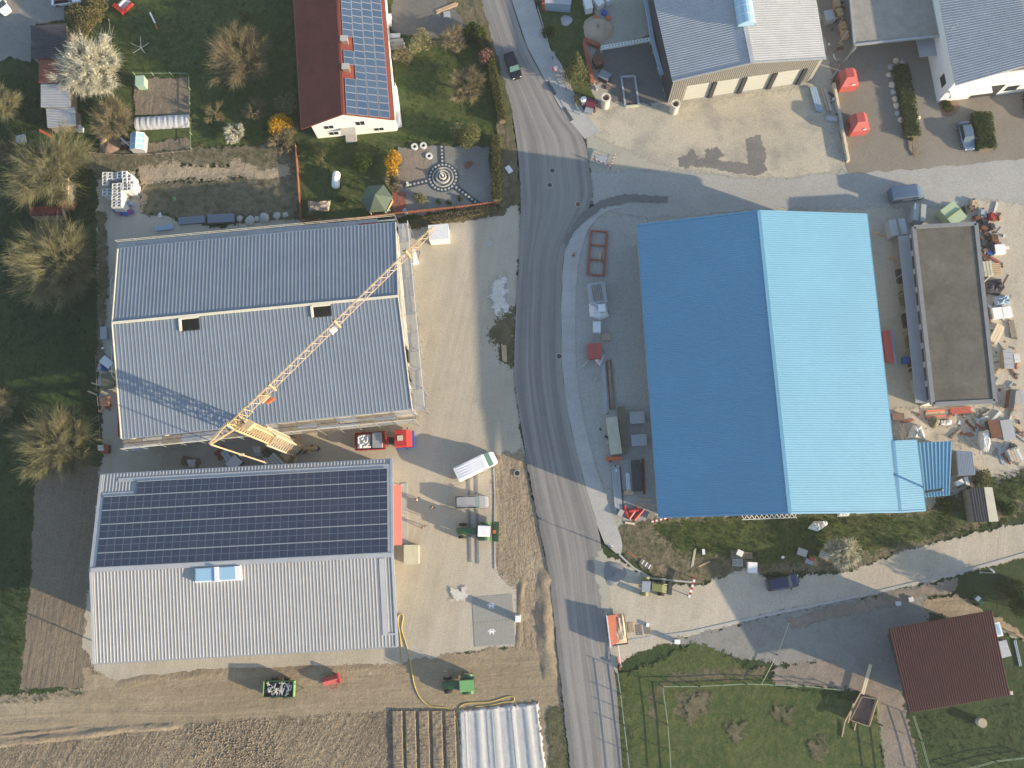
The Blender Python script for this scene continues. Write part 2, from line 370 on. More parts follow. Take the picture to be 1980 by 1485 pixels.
def strip(name,mat,Lp,Rp,z,kind='structure',parent=None,thick=0):
    """ribbon between two polylines, uv 'run' = (metres across, metres along)"""
    def res(P,n):
        P=[G(a,b) for a,b in P]; 
        # catmull smoothing
        Q=[]
        for i in range(len(P)-1):
            p0=P[max(i-1,0)];p1=P[i];p2=P[i+1];p3=P[min(i+2,len(P)-1)]
            for k in range(8):
                t=k/8; Q.append(.5*((2*p1)+(p2-p0)*t+(2*p0-5*p1+4*p2-p3)*t*t+(3*p1-p0-3*p2+p3)*t**3))
        Q.append(P[-1]); S=[0]
        for a,b in zip(Q,Q[1:]): S.append(S[-1]+(b-a).length)
        out=[]
        j=0
        for k in range(n):
            s=S[-1]*k/(n-1)
            while j<len(S)-2 and S[j+1]<s: j+=1
            out.append(Q[j].lerp(Q[j+1],(s-S[j])/max(S[j+1]-S[j],1e-6)))
        return out,S[-1]
    n=90; A,la=res(Lp,n); B,lb=res(Rp,n); m=6; V=[];U=[]
    for i in range(n):
        for j in range(m+1):
            p=A[i].lerp(B[i],j/m); V.append((p.x,p.y,z+thick)); U.append((j/m,i/(n-1)*la))
    idx=lambda i,j:i*(m+1)+j
    F=np.array([(idx(i,j),idx(i+1,j),idx(i+1,j+1),idx(i,j+1)) for i in range(n-1) for j in range(m)])
    v=np.array(V); a=v[F[0][1]]-v[F[0][0]]; c=v[F[0][2]]-v[F[0][0]]
    if a[0]*c[1]-a[1]*c[0]<0: F=F[:,::-1]
    mb=MB(); mb.add(V,F)
    if thick:
        for s_ in (0,m):
            E=[V[idx(i,s_)] for i in range(n)]; W=[(x,y,z-.02) for x,y,_ in E]
            mb.add(E+W,np.array([(i,i+1,n+i+1,n+i) for i in range(n-1)]))
    o=mb.build(name,mat,parent,kind=kind)
    uv=o.data.uv_layers.new(name='run'); 
    co=np.zeros(len(o.data.loops),dtype=np.int32); o.data.loops.foreach_get('vertex_index',co)
    UU=np.array(U+[(0,0)]*(len(o.data.vertices)-len(U)),dtype=np.float32); uv.data.foreach_set('uv',UU[co].ravel())
    return o,A,B
def kerb(name,pts,w=.16,h=.12,mat='kerb_stone',z=0.0,stones=False):
    """kerb line of separate stones following a pixel polyline"""
    P=[G(a,b) for a,b in pts] if not isinstance(pts[0],Vector) else pts
    mb=MB(); 
    root=None
    for a,b in zip(P,P[1:]):
        L=(b-a).length; k=max(1,round(L/1.0))
        for i in range(k):
            p=a.lerp(b,(i+.005)/k); q=a.lerp(b,(i+.995)/k); t=(q-p).normalized(); s=Vector((-t.y,t.x,0))*w/2
            mb.prism([p-s,q-s,q+s,p+s],z-.02,z+h+random.uniform(-.003,.003))
    return mb.build(name,mat,kind='structure')
mb=MB(); mb.add([(-900,-900,-.02),(900,-900,-.02),(900,900,-.02),(-900,900,-.02)],np.array([(0,1,2,3)])); mb.build('ground','g_meadow',kind='structure')
# big areas
sheet('lawn','g_lawn',[(205,-40),(560,-40),(575,235),(585,420),(960,400),(965,200),(905,-40),(760,-40),(775,260),(600,275),(575,290),(255,290),(215,180)],1.2)
sheet('soil_field','g_soil',[(68,935),(130,895),(200,900),(200,1290),(170,1330),(38,1332),(60,1120)],.6)
sheet('gravel_yard','g_gravel',[(188,345),(262,330),(276,412),(420,440),(560,420),(760,440),(965,404),(1003,392),(1006,450),(1000,640),(998,740),(1010,860),(1024,930),(1050,1060),(1015,1150),(1000,1250),(880,1262),(780,1300),(200,1325),(160,1250),(195,900),(200,880),(190,700)],.9)
sheet('dirt_ground','g_dirt',[(-60,1352),(160,1330),(160,1290),(240,1322),(400,1300),(600,1292),(760,1285),(880,1262),(1002,1250),(1000,1145),(1022,1100),(1055,1070),(1066,1120),(1078,1250),(1092,1380),(1100,1540),(-60,1540)],1.2)
sheet('field','g_field',[(-60,1440),(200,1425),(360,1400),(560,1385),(800,1375),(860,1400),(880,1540),(-60,1540)],1.4)
sheet('shoulder','g_shoulder',[(958,880),(1012,868),(1024,930),(1050,1050),(1066,1110),(1075,1200),(1050,1260),(1010,1250),(1003,1150),(960,1100),(955,1000),(952,930)],1.2)
sheet('verge_patch','g_rough',[(978,600),(1000,590),(998,700),(990,712),(968,700),(962,670),(945,655),(950,630),(965,618)],2.6)
sheet('verge_patch_top','g_rough',[(760,436),(965,402),(985,392),(975,418),(880,430),(770,445)],1.0)
sheet('east_yard','g_gravel_fine',[(1050,-60),(1250,-60),(2060,-60),(2060,960),(1900,935),(1800,985),(1280,1008),(1190,1068),(1148,985),(1100,760),(1092,520),(1150,400),(1135,270),(1080,190)],1.0)
sheet('crushed_stone_yard','g_pale',[(1120,215),(1290,205),(1575,165),(1640,330),(1540,345),(1400,340),(1290,322),(1150,265)],2.0)
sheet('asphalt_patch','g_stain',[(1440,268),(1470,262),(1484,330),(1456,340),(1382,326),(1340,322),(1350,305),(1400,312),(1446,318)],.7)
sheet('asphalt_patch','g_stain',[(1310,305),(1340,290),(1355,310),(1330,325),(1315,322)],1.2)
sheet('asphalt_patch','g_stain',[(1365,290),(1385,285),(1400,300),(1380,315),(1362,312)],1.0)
sheet('side_road','g_concrete',[(1140,332),(1300,330),(1480,348),(1640,332),(1800,322),(2060,300),(2060,420),(1900,400),(1700,400),(1480,405),(1250,425),(1160,408),(1143,392)],1.2)
sheet('block_paving','g_paving',[(1570,-60),(1640,335),(1780,326),(2060,298),(2060,-60)],.3)
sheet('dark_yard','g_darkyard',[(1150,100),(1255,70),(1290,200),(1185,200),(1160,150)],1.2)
sheet('hall_forecourt','g_concrete',[(1100,700),(1112,500),(1150,420),(1250,418),(1300,1003),(1205,1010),(1185,960),(1140,880)],.8)
sheet('scrap_yard','g_gravel',[(1890,385),(2060,400),(2060,930),(1870,925),(1790,910),(1725,840),(1730,790),(1930,785)],1.5)
sheet('garden_by_road','g_lawn',[(1028,-60),(1150,-60),(1150,50),(1130,100),(1150,215),(1122,210),(1075,115),(1040,20)],.8)
sheet('bank','g_scrub',[(1205,1012),(1280,1003),(1800,985),(1860,950),(2060,900),(2060,960),(1800,1050),(1640,1105),(1560,1105),(1400,1120),(1345,1130),(1280,1118),(1192,1066),(1185,1030)],1.4)
sheet('bank_grass','g_lawn',[(1260,1020),(1330,1005),(1800,992),(1900,930),(2060,900),(2060,930),(1830,1030),(1700,1065),(1530,1090),(1440,1085),(1310,1065)],3.0)
sheet('gravel_road','g_gravel',[(1150,1075),(1200,1085),(1260,1125),(1340,1135),(1440,1100),(1500,1122),(1640,1105),(1760,1062),(2060,990),(2060,1055),(1850,1112),(1680,1152),(1500,1192),(1335,1232),(1240,1258),(1185,1290),(1165,1290)],.8)
sheet('gravel_patch','g_bluegrey',[(1300,1240),(1400,1212),(1500,1188),(1640,1158),(1790,1130),(1800,1340),(1700,1345),(1590,1280),(1500,1285),(1420,1270)],1.6)
sheet('soil_path','g_brownpath',[(1500,1290),(1600,1275),(1710,1330),(1745,1340),(1790,1540),(1715,1540),(1690,1350),(1640,1330),(1490,1322)],1.2)
sheet('soil_strip','g_brownpath',[(1520,1195),(1850,1118),(1850,1140),(1530,1215)],1.0)
sheet('straw_bank','g_dirt',[(1780,1160),(1850,1150),(1960,1210),(1990,1240),(1900,1215),(1790,1180)],1.0)
sheet('paddock','g_lawn',[(1200,1310),(1280,1275),(1340,1240),(1420,1275),(1500,1325),(1690,1360),(1720,1540),(1215,1540)],1.6)
sheet('paddock_track','g_rough',[(1250,1345),(1300,1300),(1480,1290),(1480,1310),(1310,1318),(1272,1352),(1262,1400)],1.6)
sheet('paddock_bare_patch','g_rough',[(1310,1335),(1370,1340),(1350,1390),(1305,1385)],2.2)
sheet('verge','g_lawn',[(1190,1300),(1215,1300),(1235,1540),(1200,1540)],.8)
sheet('verge','g_rough',[(1060,1370),(1085,1365),(1112,1540),(1068,1540)],1.0)
sheet('driveway','g_bluegrey',[(-60,-60),(135,-60),(125,40),(60,50),(60,120),(20,110),(-60,140)],.6)
sheet('driveway_paving','g_paving',[(-60,-60),(45,-60),(38,20),(25,30),(-60,35)],.3)
sheet('vegetable_bed','g_soil',[(262,152),(366,152),(368,228),(262,222)],.5)
sheet('vegetable_bed','g_soil',[(288,275),(365,268),(370,288),(280,298)],1.0)
sheet('scrub_strip','g_scrub',[(255,290),(440,285),(575,280),(582,425),(480,425),(470,325),(330,318),(190,345),(140,300)],1.4)
sheet('excavated_bank','g_bank',[(272,322),(330,312),(410,322),(470,312),(530,325),(560,318),(562,338),(520,352),(470,342),(400,352),(350,346),(310,362),(290,385),(300,410),(272,405)],2.4,amp=.6)
sheet('excavated_floor','g_scrub',[(285,355),(560,345),(575,420),(480,418),(420,430),(280,412)],1.6)
sheet('rough_strip','g_scrub',[(188,410),(205,410),(208,560),(200,700),(190,700)],.8)
sheet('gravel_garden','g_bluegrey',[(770,285),(945,285),(955,400),(760,420),(762,350)],.6)
sheet('gravel_garden_warm','g_brownpath',[(780,290),(830,285),(832,330),(815,352),(770,362)],1.0)
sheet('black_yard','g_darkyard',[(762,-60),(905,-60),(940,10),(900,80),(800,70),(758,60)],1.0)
sheet('flower_bed','g_scrub',[(820,-60),(935,-60),(985,240),(1003,395),(965,402),(955,120)],.8)
sheet('white_spill','g_white',[(873,1138),(905,1136),(900,1158),(875,1160)],1.4)
sheet('white_spill','g_white',[(955,540),(975,535),(985,600),(960,605),(948,575)],2.4)
# roads
ROAD_L=[(880,-90),(915,0),(955,120),(985,200),(1001,290),(1007,400),(1004,500),(997,620),(995,720),(1004,800),(1016,870),(1030,950),(1048,1040),(1064,1120),(1074,1200),(1084,1300),(1094,1370),(1106,1450),(1118,1560)]
ROAD_R=[(960,-90),(988,0),(1018,90),(1058,165),(1092,225),(1128,268),(1140,330),(1142,392),(1094,480),(1086,560),(1084,640),(1089,740),(1104,830),(1126,920),(1150,1000),(1163,1060),(1166,1150),(1180,1250),(1192,1330),(1200,1440),(1208,1560)]
zR=LV[0]+.006
strip('road','g_asphalt',ROAD_L,ROAD_R,zR)
LV[0]=zR
sheet('asphalt_patch','g_asphalt_new',[(1118,418),(1160,388),(1215,376),(1292,382),(1290,392),(1215,390),(1160,405),(1112,445),(1094,480),(1088,470)],.5,amp=.05)
sheet('joint_edge','g_asphalt_new',[(1013,868),(1018,868),(1070,1110),(1095,1330),(1118,1540),(1108,1540),(1086,1330),(1062,1112)],.35,amp=.05)
sheet('side_road','g_gravel_fine',[(1146,1085),(1166,1060),(1172,1100),(1190,1295),(1180,1250),(1160,1150)],1.0)
P1,_,_=strip('pavement','g_pavement',[(962,-90),(990,0),(1020,90),(1060,165),(1094,225),(1131,268)],[(1012,-90),(1032,0),(1062,90),(1085,125),(1118,195),(1160,255)],.0,thick=.13)
P2,_,_=strip('pavement','g_pavement',[(1170,393),(1148,402),(1118,430),(1096,475),(1087,560),(1086,640),(1090,740),(1105,830),(1127,920),(1152,1002),(1172,1050),(1195,1070)],[(1205,402),(1175,408),(1142,437),(1122,490),(1114,560),(1112,640),(1117,740),(1133,830),(1156,915),(1180,985),(1202,1045),(1200,1072)],.0,thick=.13)
kerb('kerb',[(990,0),(1020,90),(1060,165),(1094,225),(1131,268)],h=.15)
kerb('kerb',[(925,20),(957,110),(988,200),(1004,300),(1008,395)],h=.1)
kerb('kerb',[(1007,420),(1004,510)],h=.1)
kerb('kerb',[(1168,392),(1145,402),(1116,430),(1094,475),(1085,560),(1084,640),(1088,740),(1103,830),(1125,920),(1150,1002),(1170,1050),(1193,1070)],h=.15)
kerb('kerb',[(1197,1072),(1225,1098),(1260,1118),(1340,1126)],h=.12,w=.25)
kerb('kerb',[(1278,1230),(1335,1222),(1500,1185),(1600,1165),(1700,1143),(1850,1108),(2000,1065)],w=.3,h=.15)
kerb('kerb',[(1192,1250),(1215,1238),(1260,1231)],h=.12,w=.2)
# verge strip between road and hedge, walls
sheet('verge','g_rough',[(900,-60),(915,-60),(955,90),(985,195),(1000,290),(1005,395),(985,395),(982,290),(965,200),(925,60)],.5)
# paved parking pad with joints
pad=[(913,1155),(990,1148),(997,1245),(918,1251)]
LV[0]+=.004
P=[G(*p) for p in pad]
padroot=MB()
def quadpt(Q,u,v):
    a=Q[0].lerp(Q[1],u); b=Q[3].lerp(Q[2],u); return a.lerp(b,v)
paint('paver',(.33,.325,.295),.9,0,.08,3); paint('paver_dark',(.17,.17,.165),.9)
for i in range(38):
    for j in range(46):
        a=quadpt(P,(i+.04)/38,(j+.04)/46);b_=quadpt(P,(i+.96)/38,(j+.04)/46);c=quadpt(P,(i+.96)/38,(j+.96)/46);d=quadpt(P,(i+.04)/38,(j+.96)/46)
        padroot.prism([a,b_,c,d][::-1],0,.05+random.uniform(0,.006),1 if (j==23 and i%3==0) else 0)
padroot.build('parking_bay',['paver','paver_dark'],kind='structure')
# ------------------------------------------------------------------ parking bay symbols (painted car emblem)
def emblem(cx,cy,s):
    mb=MB(); c=G(cx,cy,0); k=s
    def pr(pts): mb.prism([(c.x+x*k,c.y+y*k) for x,y in pts],.056,.060)
    pr([(-.45,.62),(.45,.62),(.55,.3),(.55,-.15),(-.55,-.15),(-.55,.3)]); pr([(-.5,-.19),(-.2,-.19),(-.2,-.5),(-.5,-.5)]); pr([(.2,-.19),(.5,-.19),(.5,-.5),(.2,-.5)])
    pr([(.6,.1),(.85,.1),(.85,.3),(.6,.3)]); pr([(-.6,.1),(-.85,.1),(-.85,.3),(-.6,.3)])
    mb.box(c.x-.3*k,c.x+.3*k,c.y+.3*k,c.y+.5*k,.0605,.0615,1)
    o=mb.build('road_marking',['white_paint','paver'],kind='structure'); return o
emblem(950,1172,.62); emblem(951,1222,.62)
# ------------------------------------------------------------------ building helpers
def uvmap(Q):  # Q = eave0, eave1, ridge1, ridge0 ; u along eave, v up slope
    return lambda u,v,n=0: quadpt(Q,u,v)+n*NRM(Q)
def NRM(Q):
    n=(Q[1]-Q[0]).cross(Q[3]-Q[0]).normalized(); return n if n.z>0 else -n
def ribs(Q,nr,h,name,mats,parent,pieces=None,thick=.12,w=(.0,.5,.58,.82,.90)):
    """trapezoidal sheet metal between eave and ridge; ribs run up the slope"""
    pieces=pieces or [(0,1,0,1)]; mb=MB(); n=NRM(Q)
    for (u0,u1,v0,v1) in pieces:
        i0=round(u0*nr); i1=round(u1*nr); U=[];H=[]
        for i in range(i0,i1):
            for a,hh in zip(w,(0,0,h,h,0)): U.append((i+a)/nr);H.append(hh)
        U.append(i1/nr);H.append(0)
        V=[]
        for u,hh in zip(U,H):
            V.append(quadpt(Q,u,v0)+n*hh);V.append(quadpt(Q,u,v1)+n*hh)
        k=len(U)
        f=np.array([(2*i,2*i+2,2*i+3,2*i+1) for i in range(k-1)])
        vv=np.array([list(x) for x in V])
        nn=np.cross(vv[f[0][1]]-vv[f[0][0]],vv[f[0][2]]-vv[f[0][0]])
        if nn[2]<0: f=f[:,::-1]
        mb.add(vv,f)
        B=[quadpt(Q,u0,v0)-n*thick,quadpt(Q,u1,v0)-n*thick,quadpt(Q,u1,v1)-n*thick,quadpt(Q,u0,v1)-n*thick]
        T=[quadpt(Q,u0,v0),quadpt(Q,u1,v0),quadpt(Q,u1,v1),quadpt(Q,u0,v1)]
        mb.add(B+T,[(0,1,2,3),(0,4,5,1),(1,5,6,2),(2,6,7,3),(3,7,4,0)])
    return mb.build(name,mats,parent,world=True)
def bar(parent,name,mat,a,b,wd,ht,world=True,up=None):
    """rectangular bar from a to b"""
    a=Vector(a);b=Vector(b);t=(b-a).normalized(); s=t.cross(Vector((0,0,1)))
    s=s.normalized() if s.length>1e-3 else Vector((1,0,0)); u=s.cross(t).normalized()
    mb=MB(); V=[p+s*sx*wd/2+u*sz*ht/2 for p in (a,b) for sx,sz in ((-1,-1),(1,-1),(1,1),(-1,1))]
    mb.add(V,np.array([(0,1,2,3),(7,6,5,4),(0,4,5,1),(1,5,6,2),(2,6,7,3),(3,7,4,0)]))
    return mb.build(name,mat,parent,world=world)
def wallq(parent,name,mat,a,b,z0,z1,th=.2,z1b=None):
    a=Vector((a.x,a.y,0));b=Vector((b.x,b.y,0));t=(b-a).normalized();s=Vector((-t.y,t.x,0))*th/2
    z1b=z1 if z1b is None else z1b
    P=[a-s,b-s,b+s,a+s]; Z=[z1,z1b,z1b,z1]
    mb=MB(); mb.add([(p.x,p.y,z0) for p in P]+[(p.x,p.y,z) for p,z in zip(P,Z)],np.array([(0,3,2,1),(4,5,6,7),(0,1,5,4),(1,2,6,5),(2,3,7,6),(3,0,4,7)]))
    return mb.build(name,mat,parent,world=True)
def gable(parent,name,mat,a,r,b,he,hr,th=.2,zb=0):
    mb=MB(); a=Vector((a.x,a.y,0));b=Vector((b.x,b.y,0));r=Vector((r.x,r.y,0)); t=(b-a).normalized(); s=Vector((-t.y,t.x,0))*th/2
    V=[]
    for sg in (-1,1):
        for p,z in ((a,zb),(b,zb),(b,he),(r,hr),(a,he)): V.append((p.x+s.x*sg,p.y+s.y*sg,z))
    mb.add(V,[(0,1,2,3,4),(9,8,7,6,5)]+[(i,5+i,5+(i+1)%5,(i+1)%5) for i in range(5)])
    return mb.build(name,mat,parent,world=True)
def cen(pts): 
    c=Vector((0,0,0))
    for p in pts:c+=p
    c/=len(pts); c.z=0; return c
def inset(Q,d):
    c=cen(Q); return [Vector((p.x,p.y,0))+(c-Vector((p.x,p.y,0))).normalized()*d*1.414 for p in Q]
# ------------------------------------------------------------------ blue hall
he,hr=6.2,10.9
TL=G(1233,435,he);BL=G(1275,1000,he);TR=G(1676,415,he);RT=G(1467,408,hr);RB=G(1527,992,hr)
BR=G(1741,990,he); Cn=G(1725,850,he)
B=thing('blue_hall','large hall with a bright blue ribbed metal gable roof east of the road','hall',cen([TL,TR,BR,BL]))
ribs([TL,BL,RB,RT],132,.05,'roof',['blue_sheet'],B)
# right slope with extension at its south end
k=(Cn-TR).length/(BR-TR).length
ribs([TR,BR,RB,RT],132,.05,'roof',['blue_sheet'],B)
sl=(RT-TR)  # slope vector
e0=G(1728,852,he); e1=BR; dn=((BR-RB)).normalized()
dd=(TR-RT).normalized();X0=e0+dd*3.5;X1=BR+dd*3.8;zz=X0.z
ribs([X0,X1,BR-dd*.3,e0-dd*.3],31,.05,'roof_extension',['blue_sheet'],B);bar(B,'roof_joint','blue_sheet',e0+Vector((0,0,.06)),BR+Vector((0,0,.06)),.3,.06)
bar(B,'ridge_cap','blue_sheet',RT+Vector((0,0,.08)),RB+Vector((0,0,.08)),.45,.1)
for a,b_ in ((TR,Cn),(TL,BL),(X0,X1)): bar(B,'gutter','blue_sheet',a+Vector((0,0,-.1)),b_+Vector((0,0,-.1)),.28,.16)
for a,b_ in ((TL,RT),(RT,TR),(BL,RB),(RB,BR),(BR,X1)): bar(B,'verge_trim','blue_sheet',a+Vector((0,0,.03)),b_+Vector((0,0,.03)),.22,.16)
I=inset([TL,TR,BR,BL],.7)
wallq(B,'wall','beige_sheet',I[0],I[3],0,he-.2); wallq(B,'wall','beige_sheet',I[1],I[2],0,he-.2)
gable(B,'gable_wall','beige_sheet',I[0],(I[0]+I[1])/2,I[1],he-.2,hr-.4); gable(B,'gable_wall','beige_sheet',I[3],(I[3]+I[2])/2,I[2],he-.2,hr-.4)
wallq(B,'wall','beige_sheet',G(1728,852,zz),G(1768,851,zz),0,zz-.1);wallq(B,'wall','beige_sheet',G(1768,851,zz),G(1787,975,zz),0,zz-.1);wallq(B,'wall','beige_sheet',G(1787,975,zz),G(1735,980,zz),0,zz-.1)
# annex canopy
an=[G(1772,856,2.9),G(1841,853,2.6),G(1836,958,2.6),G(1785,962,2.9)]
A_=thing('annex_canopy','small lean-to canopy of blue ribbed sheet at the blue hall\'s south-east corner','canopy',cen(an))
ribs([an[0],an[1],an[2],an[3]],9,.10,'roof',['blue_sheet'],A_)
for p in inset(an,.3): bar(A_,'post','galv',(p.x,p.y,0),(p.x,p.y,2.6),.12,.12)
ch=thing('flue_pipe','thin dark flue pipe rising through the blue lean-to canopy','chimney',Vector((*G(1822,946,7.9).xy,2.7)))
MB().cyl((0,0,-2.7),(0,0,5.1),.15,n=10).build('pipe','dark_metal',ch); MB().cyl((0,0,5.1),(0,0,5.2),.24,.05,n=10).build('cowl','dark_metal',ch)
# ------------------------------------------------------------------ hall under construction (hall one)
he,hr=6.8,9.0
A0=G(228,481,he);A1=G(765,430,he);S1=G(797,790,he);S0=G(235,848,he);R0=G(217,625,hr);R1=G(770,573,hr)
H1=thing('construction_hall','unfinished hall with dark blue-grey ribbed roof, two roof openings and scaffolding','hall',cen([A0,A1,S1,S0]))
ribs([A0,A1,R1,R0],76,.035,'roof',['anthracite_sheet'],H1)
def vfor(Q,pxx,py): # solve u,v for a pixel on the slope
    best=None
    lo=[0,0];hi=[1,1]
    for it in range(9):
        bb=None
        for i in range(9):
            for j in range(9):
                u=lo[0]+(hi[0]-lo[0])*i/8;v=lo[1]+(hi[1]-lo[1])*j/8
                p=quadpt(Q,u,v);g=G(pxx,py,p.z);d=(g-p).length
                if bb is None or d<bb[0]:bb=(d,u,v)
        du=(hi[0]-lo[0])/4;dv2=(hi[1]-lo[1])/4;lo=[bb[1]-du/2,bb[2]-dv2/2];hi=[bb[1]+du/2,bb[2]+dv2/2]
    return bb[1],bb[2]
QS=[S0,S1,R1,R0]
h1=[vfor(QS,351,641),vfor(QS,386,637)];h2=[vfor(QS,606,614),vfor(QS,641,611)]
nr=76; ru=lambda u:round(u*nr)/nr
a,b_=ru(h1[0][0]),ru(h1[1][0]);c,d=ru(h2[0][0]),ru(h2[1][0]); v1=(h1[0][1]+h1[1][1])/2;v2=(h2[0][1]+h2[1][1])/2
ribs(QS,nr,.035,'roof',['anthracite_sheet'],H1,[(0,a,0,1),(a,b_,0,v1),(b_,c,0,1),(c,d,0,v2),(d,1,0,1)])
bar(H1,'ridge_trim','cream_trim',R0+Vector((0,0,.12)),R1+Vector((0,0,.12)),.32,.12)
for (uu0,uu1,vv) in ((a,b_,v1),(c,d,v2)):
    q=[quadpt(QS,uu0,vv),quadpt(QS,uu1,vv),quadpt(QS,uu1,.985),quadpt(QS,uu0,.985)]
    fr=MB().build
    for i,j in ((3,0),(2,3)):
        bar(H1,'opening_frame','cream_trim',q[i]+Vector((0,0,.1)),q[j]+Vector((0,0,.1)),.3,.25)
    bar(H1,'opening_frame','dark_metal',q[0]+Vector((0,0,.05)),q[1]+Vector((0,0,.05)),.1,.15);bar(H1,'opening_frame','dark_metal',q[1]+Vector((0,0,.05)),q[2]+Vector((0,0,.05)),.1,.15)
W=inset([A0,A1,S1,S0],.35)
nw,ne,se,sw=W
wallq(H1,'wall','concrete',nw,ne,0,he-.25);wallq(H1,'wall','concrete',ne,se.lerp(ne,.35),0,he-.25)
wallq(H1,'wall','concrete',nw,nw.lerp(sw,.62),0,he-.25)
wallq(H1,'wall','concrete',sw.lerp(se,.48),se,0,he-.25); wallq(H1,'wall','concrete',sw,sw.lerp(se,.12),0,3.0)
for f in (0,.12,.48): 
    p=sw.lerp(se,f); bar(H1,'column','concrete',(p.x,p.y,0),(p.x,p.y,he-.3),.35,.35)
for f in (.62,.80): 
    p=nw.lerp(sw,f); bar(H1,'column','concrete',(p.x,p.y,0),(p.x,p.y,he-.3),.35,.35)
for f in (.0,.12,.24): 
    p=se.lerp(ne,f); bar(H1,'column','concrete',(p.x,p.y,0),(p.x,p.y,he-.3),.35,.35)
for aa,bb in ((A0,R0),(R0,S0),(A1,R1),(R1,S1)): bar(H1,'verge_trim','cream_trim',aa+Vector((0,0,.05)),bb+Vector((0,0,.05)),.12,.14)
for aa,bb in ((A0,A1),(S0,S1)): bar(H1,'gutter','galv',aa+Vector((0,0,-.1)),bb+Vector((0,0,-.1)),.25,.15)
mb=MB();mb.prism([nw,ne,se,sw][::-1],.0,.12);mb.build('floor_slab','concrete',H1,world=True)
# ------------------------------------------------------------------ solar hall (hall three)
he,hr=6.6,8.8
A0=G(197,918,he);A1=G(757,888,he);S1=G(768,1250,he);S0=G(183,1283,he);R0=G(176,1103,hr);R1=G(759,1073,hr)
H3=thing('solar_hall','long grey ribbed hall with dark solar panels on its north roof slope','hall',cen([A0,A1,S1,S0]))
QN=[A0,A1,R1,R0];QS3=[S0,S1,R1,R0]
ribs(QN,88,.045,'roof',['hall_sheet_light'],H3); ribs(QS3,88,.045,'roof',['hall_sheet_light'],H3)
bar(H3,'ridge_cap','grey_sheet',R0+Vector((0,0,.12)),R1+Vector((0,0,.12)),.55,.1)
for aa,bb in ((A0,R0),(R0,S0),(A1,R1),(R1,S1)): bar(H3,'verge_trim','grey_sheet',aa+Vector((0,0,.06)),bb+Vector((0,0,.06)),.35,.14)
for aa,bb in ((A0,A1),(S0,S1)): bar(H3,'gutter','galv',aa+Vector((0,0,-.1)),bb+Vector((0,0,-.1)),.25,.15)
W=inset([A0,A1,S1,S0],.35);nw,ne,se,sw=W;ne=ne.lerp(nw,.026);se=se.lerp(sw,.026)
sw2=sw.lerp(nw,.17);se2=se.lerp(ne,.17)
wallq(H3,'wall','beige_sheet',nw,ne,0,he-.2);wallq(H3,'wall','beige_sheet',sw2,se2,0,he-.1)
for x_,y_ in ((nw,sw2),(ne,se2)): gable(H3,'gable_wall','beige_sheet',x_,(x_+y_)/2,y_,he-.2,hr-.4)
for f in (0.02,.25,.5,.75,.98): bar(H3,'post','galv',sw.lerp(se,f),sw.lerp(se,f)+Vector((0,0,he-.3)),.16,.16)
def panelmesh(name,w_,l_,cell,split=True):
    mb=MB(); mb.box(-w_/2,w_/2,-l_/2,l_/2,0,.04,1)
    e=.018 if split else .045
    if split:
        mb.box(-w_/2+e,w_/2-e,-l_/2+e,-.02,.041,.044,0);mb.box(-w_/2+e,w_/2-e,.02,l_/2-e,.041,.044,0)
    else: mb.box(-w_/2+e,w_/2-e,-l_/2+e,l_/2-e,.041,.044,0)
    o=mb.build(name,[cell,'cell_frame']); me=o.data; bpy.data.objects.remove(o); return me
def setpanel(me,Q,u,v,du,dv_,parent,h=.17):
    """place a panel mesh on slope patch; root offset handled (roots have no rotation)"""
    c=quadpt(Q,u,v);ex=(quadpt(Q,u+.01,v)-quadpt(Q,u-.01,v)).normalized();ey=(quadpt(Q,u,v+.01)-quadpt(Q,u,v-.01)).normalized()
    ez=ex.cross(ey).normalized()
    if ez.z<0: ey=-ey; ez=ex.cross(ey).normalized()
    ey=ez.cross(ex)
    o=link('solar_panel',me,parent)
    r=parent
    while r.parent:r=r.parent
    M_=Matrix((ex,ey,ez)).transposed().to_4x4(); M_.translation=c+ez*h-Vector(r.location); o.matrix_local=M_
    return o
u0,u1=.018,.986;nc=35;du=(u1-u0)/nc; vb=[.095]+[.24+.147*i for i in range(6)]
wm=(A1-A0).length*du;lm=(quadpt(QN,.5,vb[2])-quadpt(QN,.5,vb[1])).length
pm=panelmesh('solar_panel',wm*.962,lm*.935,'cell_dark')
for r in range(6):
    for c in range(4 if r==0 else 0,nc): setpanel(pm,QN,u0+du*(c+.5),(vb[r]+vb[r+1])/2,0,0,H3)
for r in range(7):
    uu=u0+(du*4 if r==0 else 0)
    bar(H3,'panel_rail','galv',quadpt(QN,uu,vb[min(r,5)] if r<6 else vb[5]+.147)+Vector((0,0,.2)) if 0 else quadpt(QN,uu,(vb+[vb[-1]])[r])+Vector((0,0,.22)),quadpt(QN,u1,(vb+[vb[-1]])[r])+Vector((0,0,.22)),.11,.05)
# flat flashing round the array and near the east end of the south slope
def flash(Q,u0,u1,v0,v1,parent,mat='grey_sheet',h=.10):
    n=NRM(Q);P=[quadpt(Q,u0,v0)+n*h,quadpt(Q,u1,v0)+n*h,quadpt(Q,u1,v1)+n*h,quadpt(Q,u0,v1)+n*h]
    mb=MB();mb.add(P+[p-n*.05 for p in P],[(0,1,2,3),(4,5,6,7),(0,4,5,1),(1,5,6,2),(2,6,7,3),(3,7,4,0)]);return mb.build('flashing',mat,parent,world=True)
flash(QN,.06,1,.05,.09,H3);flash(QN,.01,.12,.2,.235,H3);flash(QN,.985,1,.09,.98,H3);flash(QN,0,.015,.24,.98,H3)
flash(QS3,.955,.972,.13,.97,H3);flash(QS3,.972,.998,.13,.15,H3,h=.11)
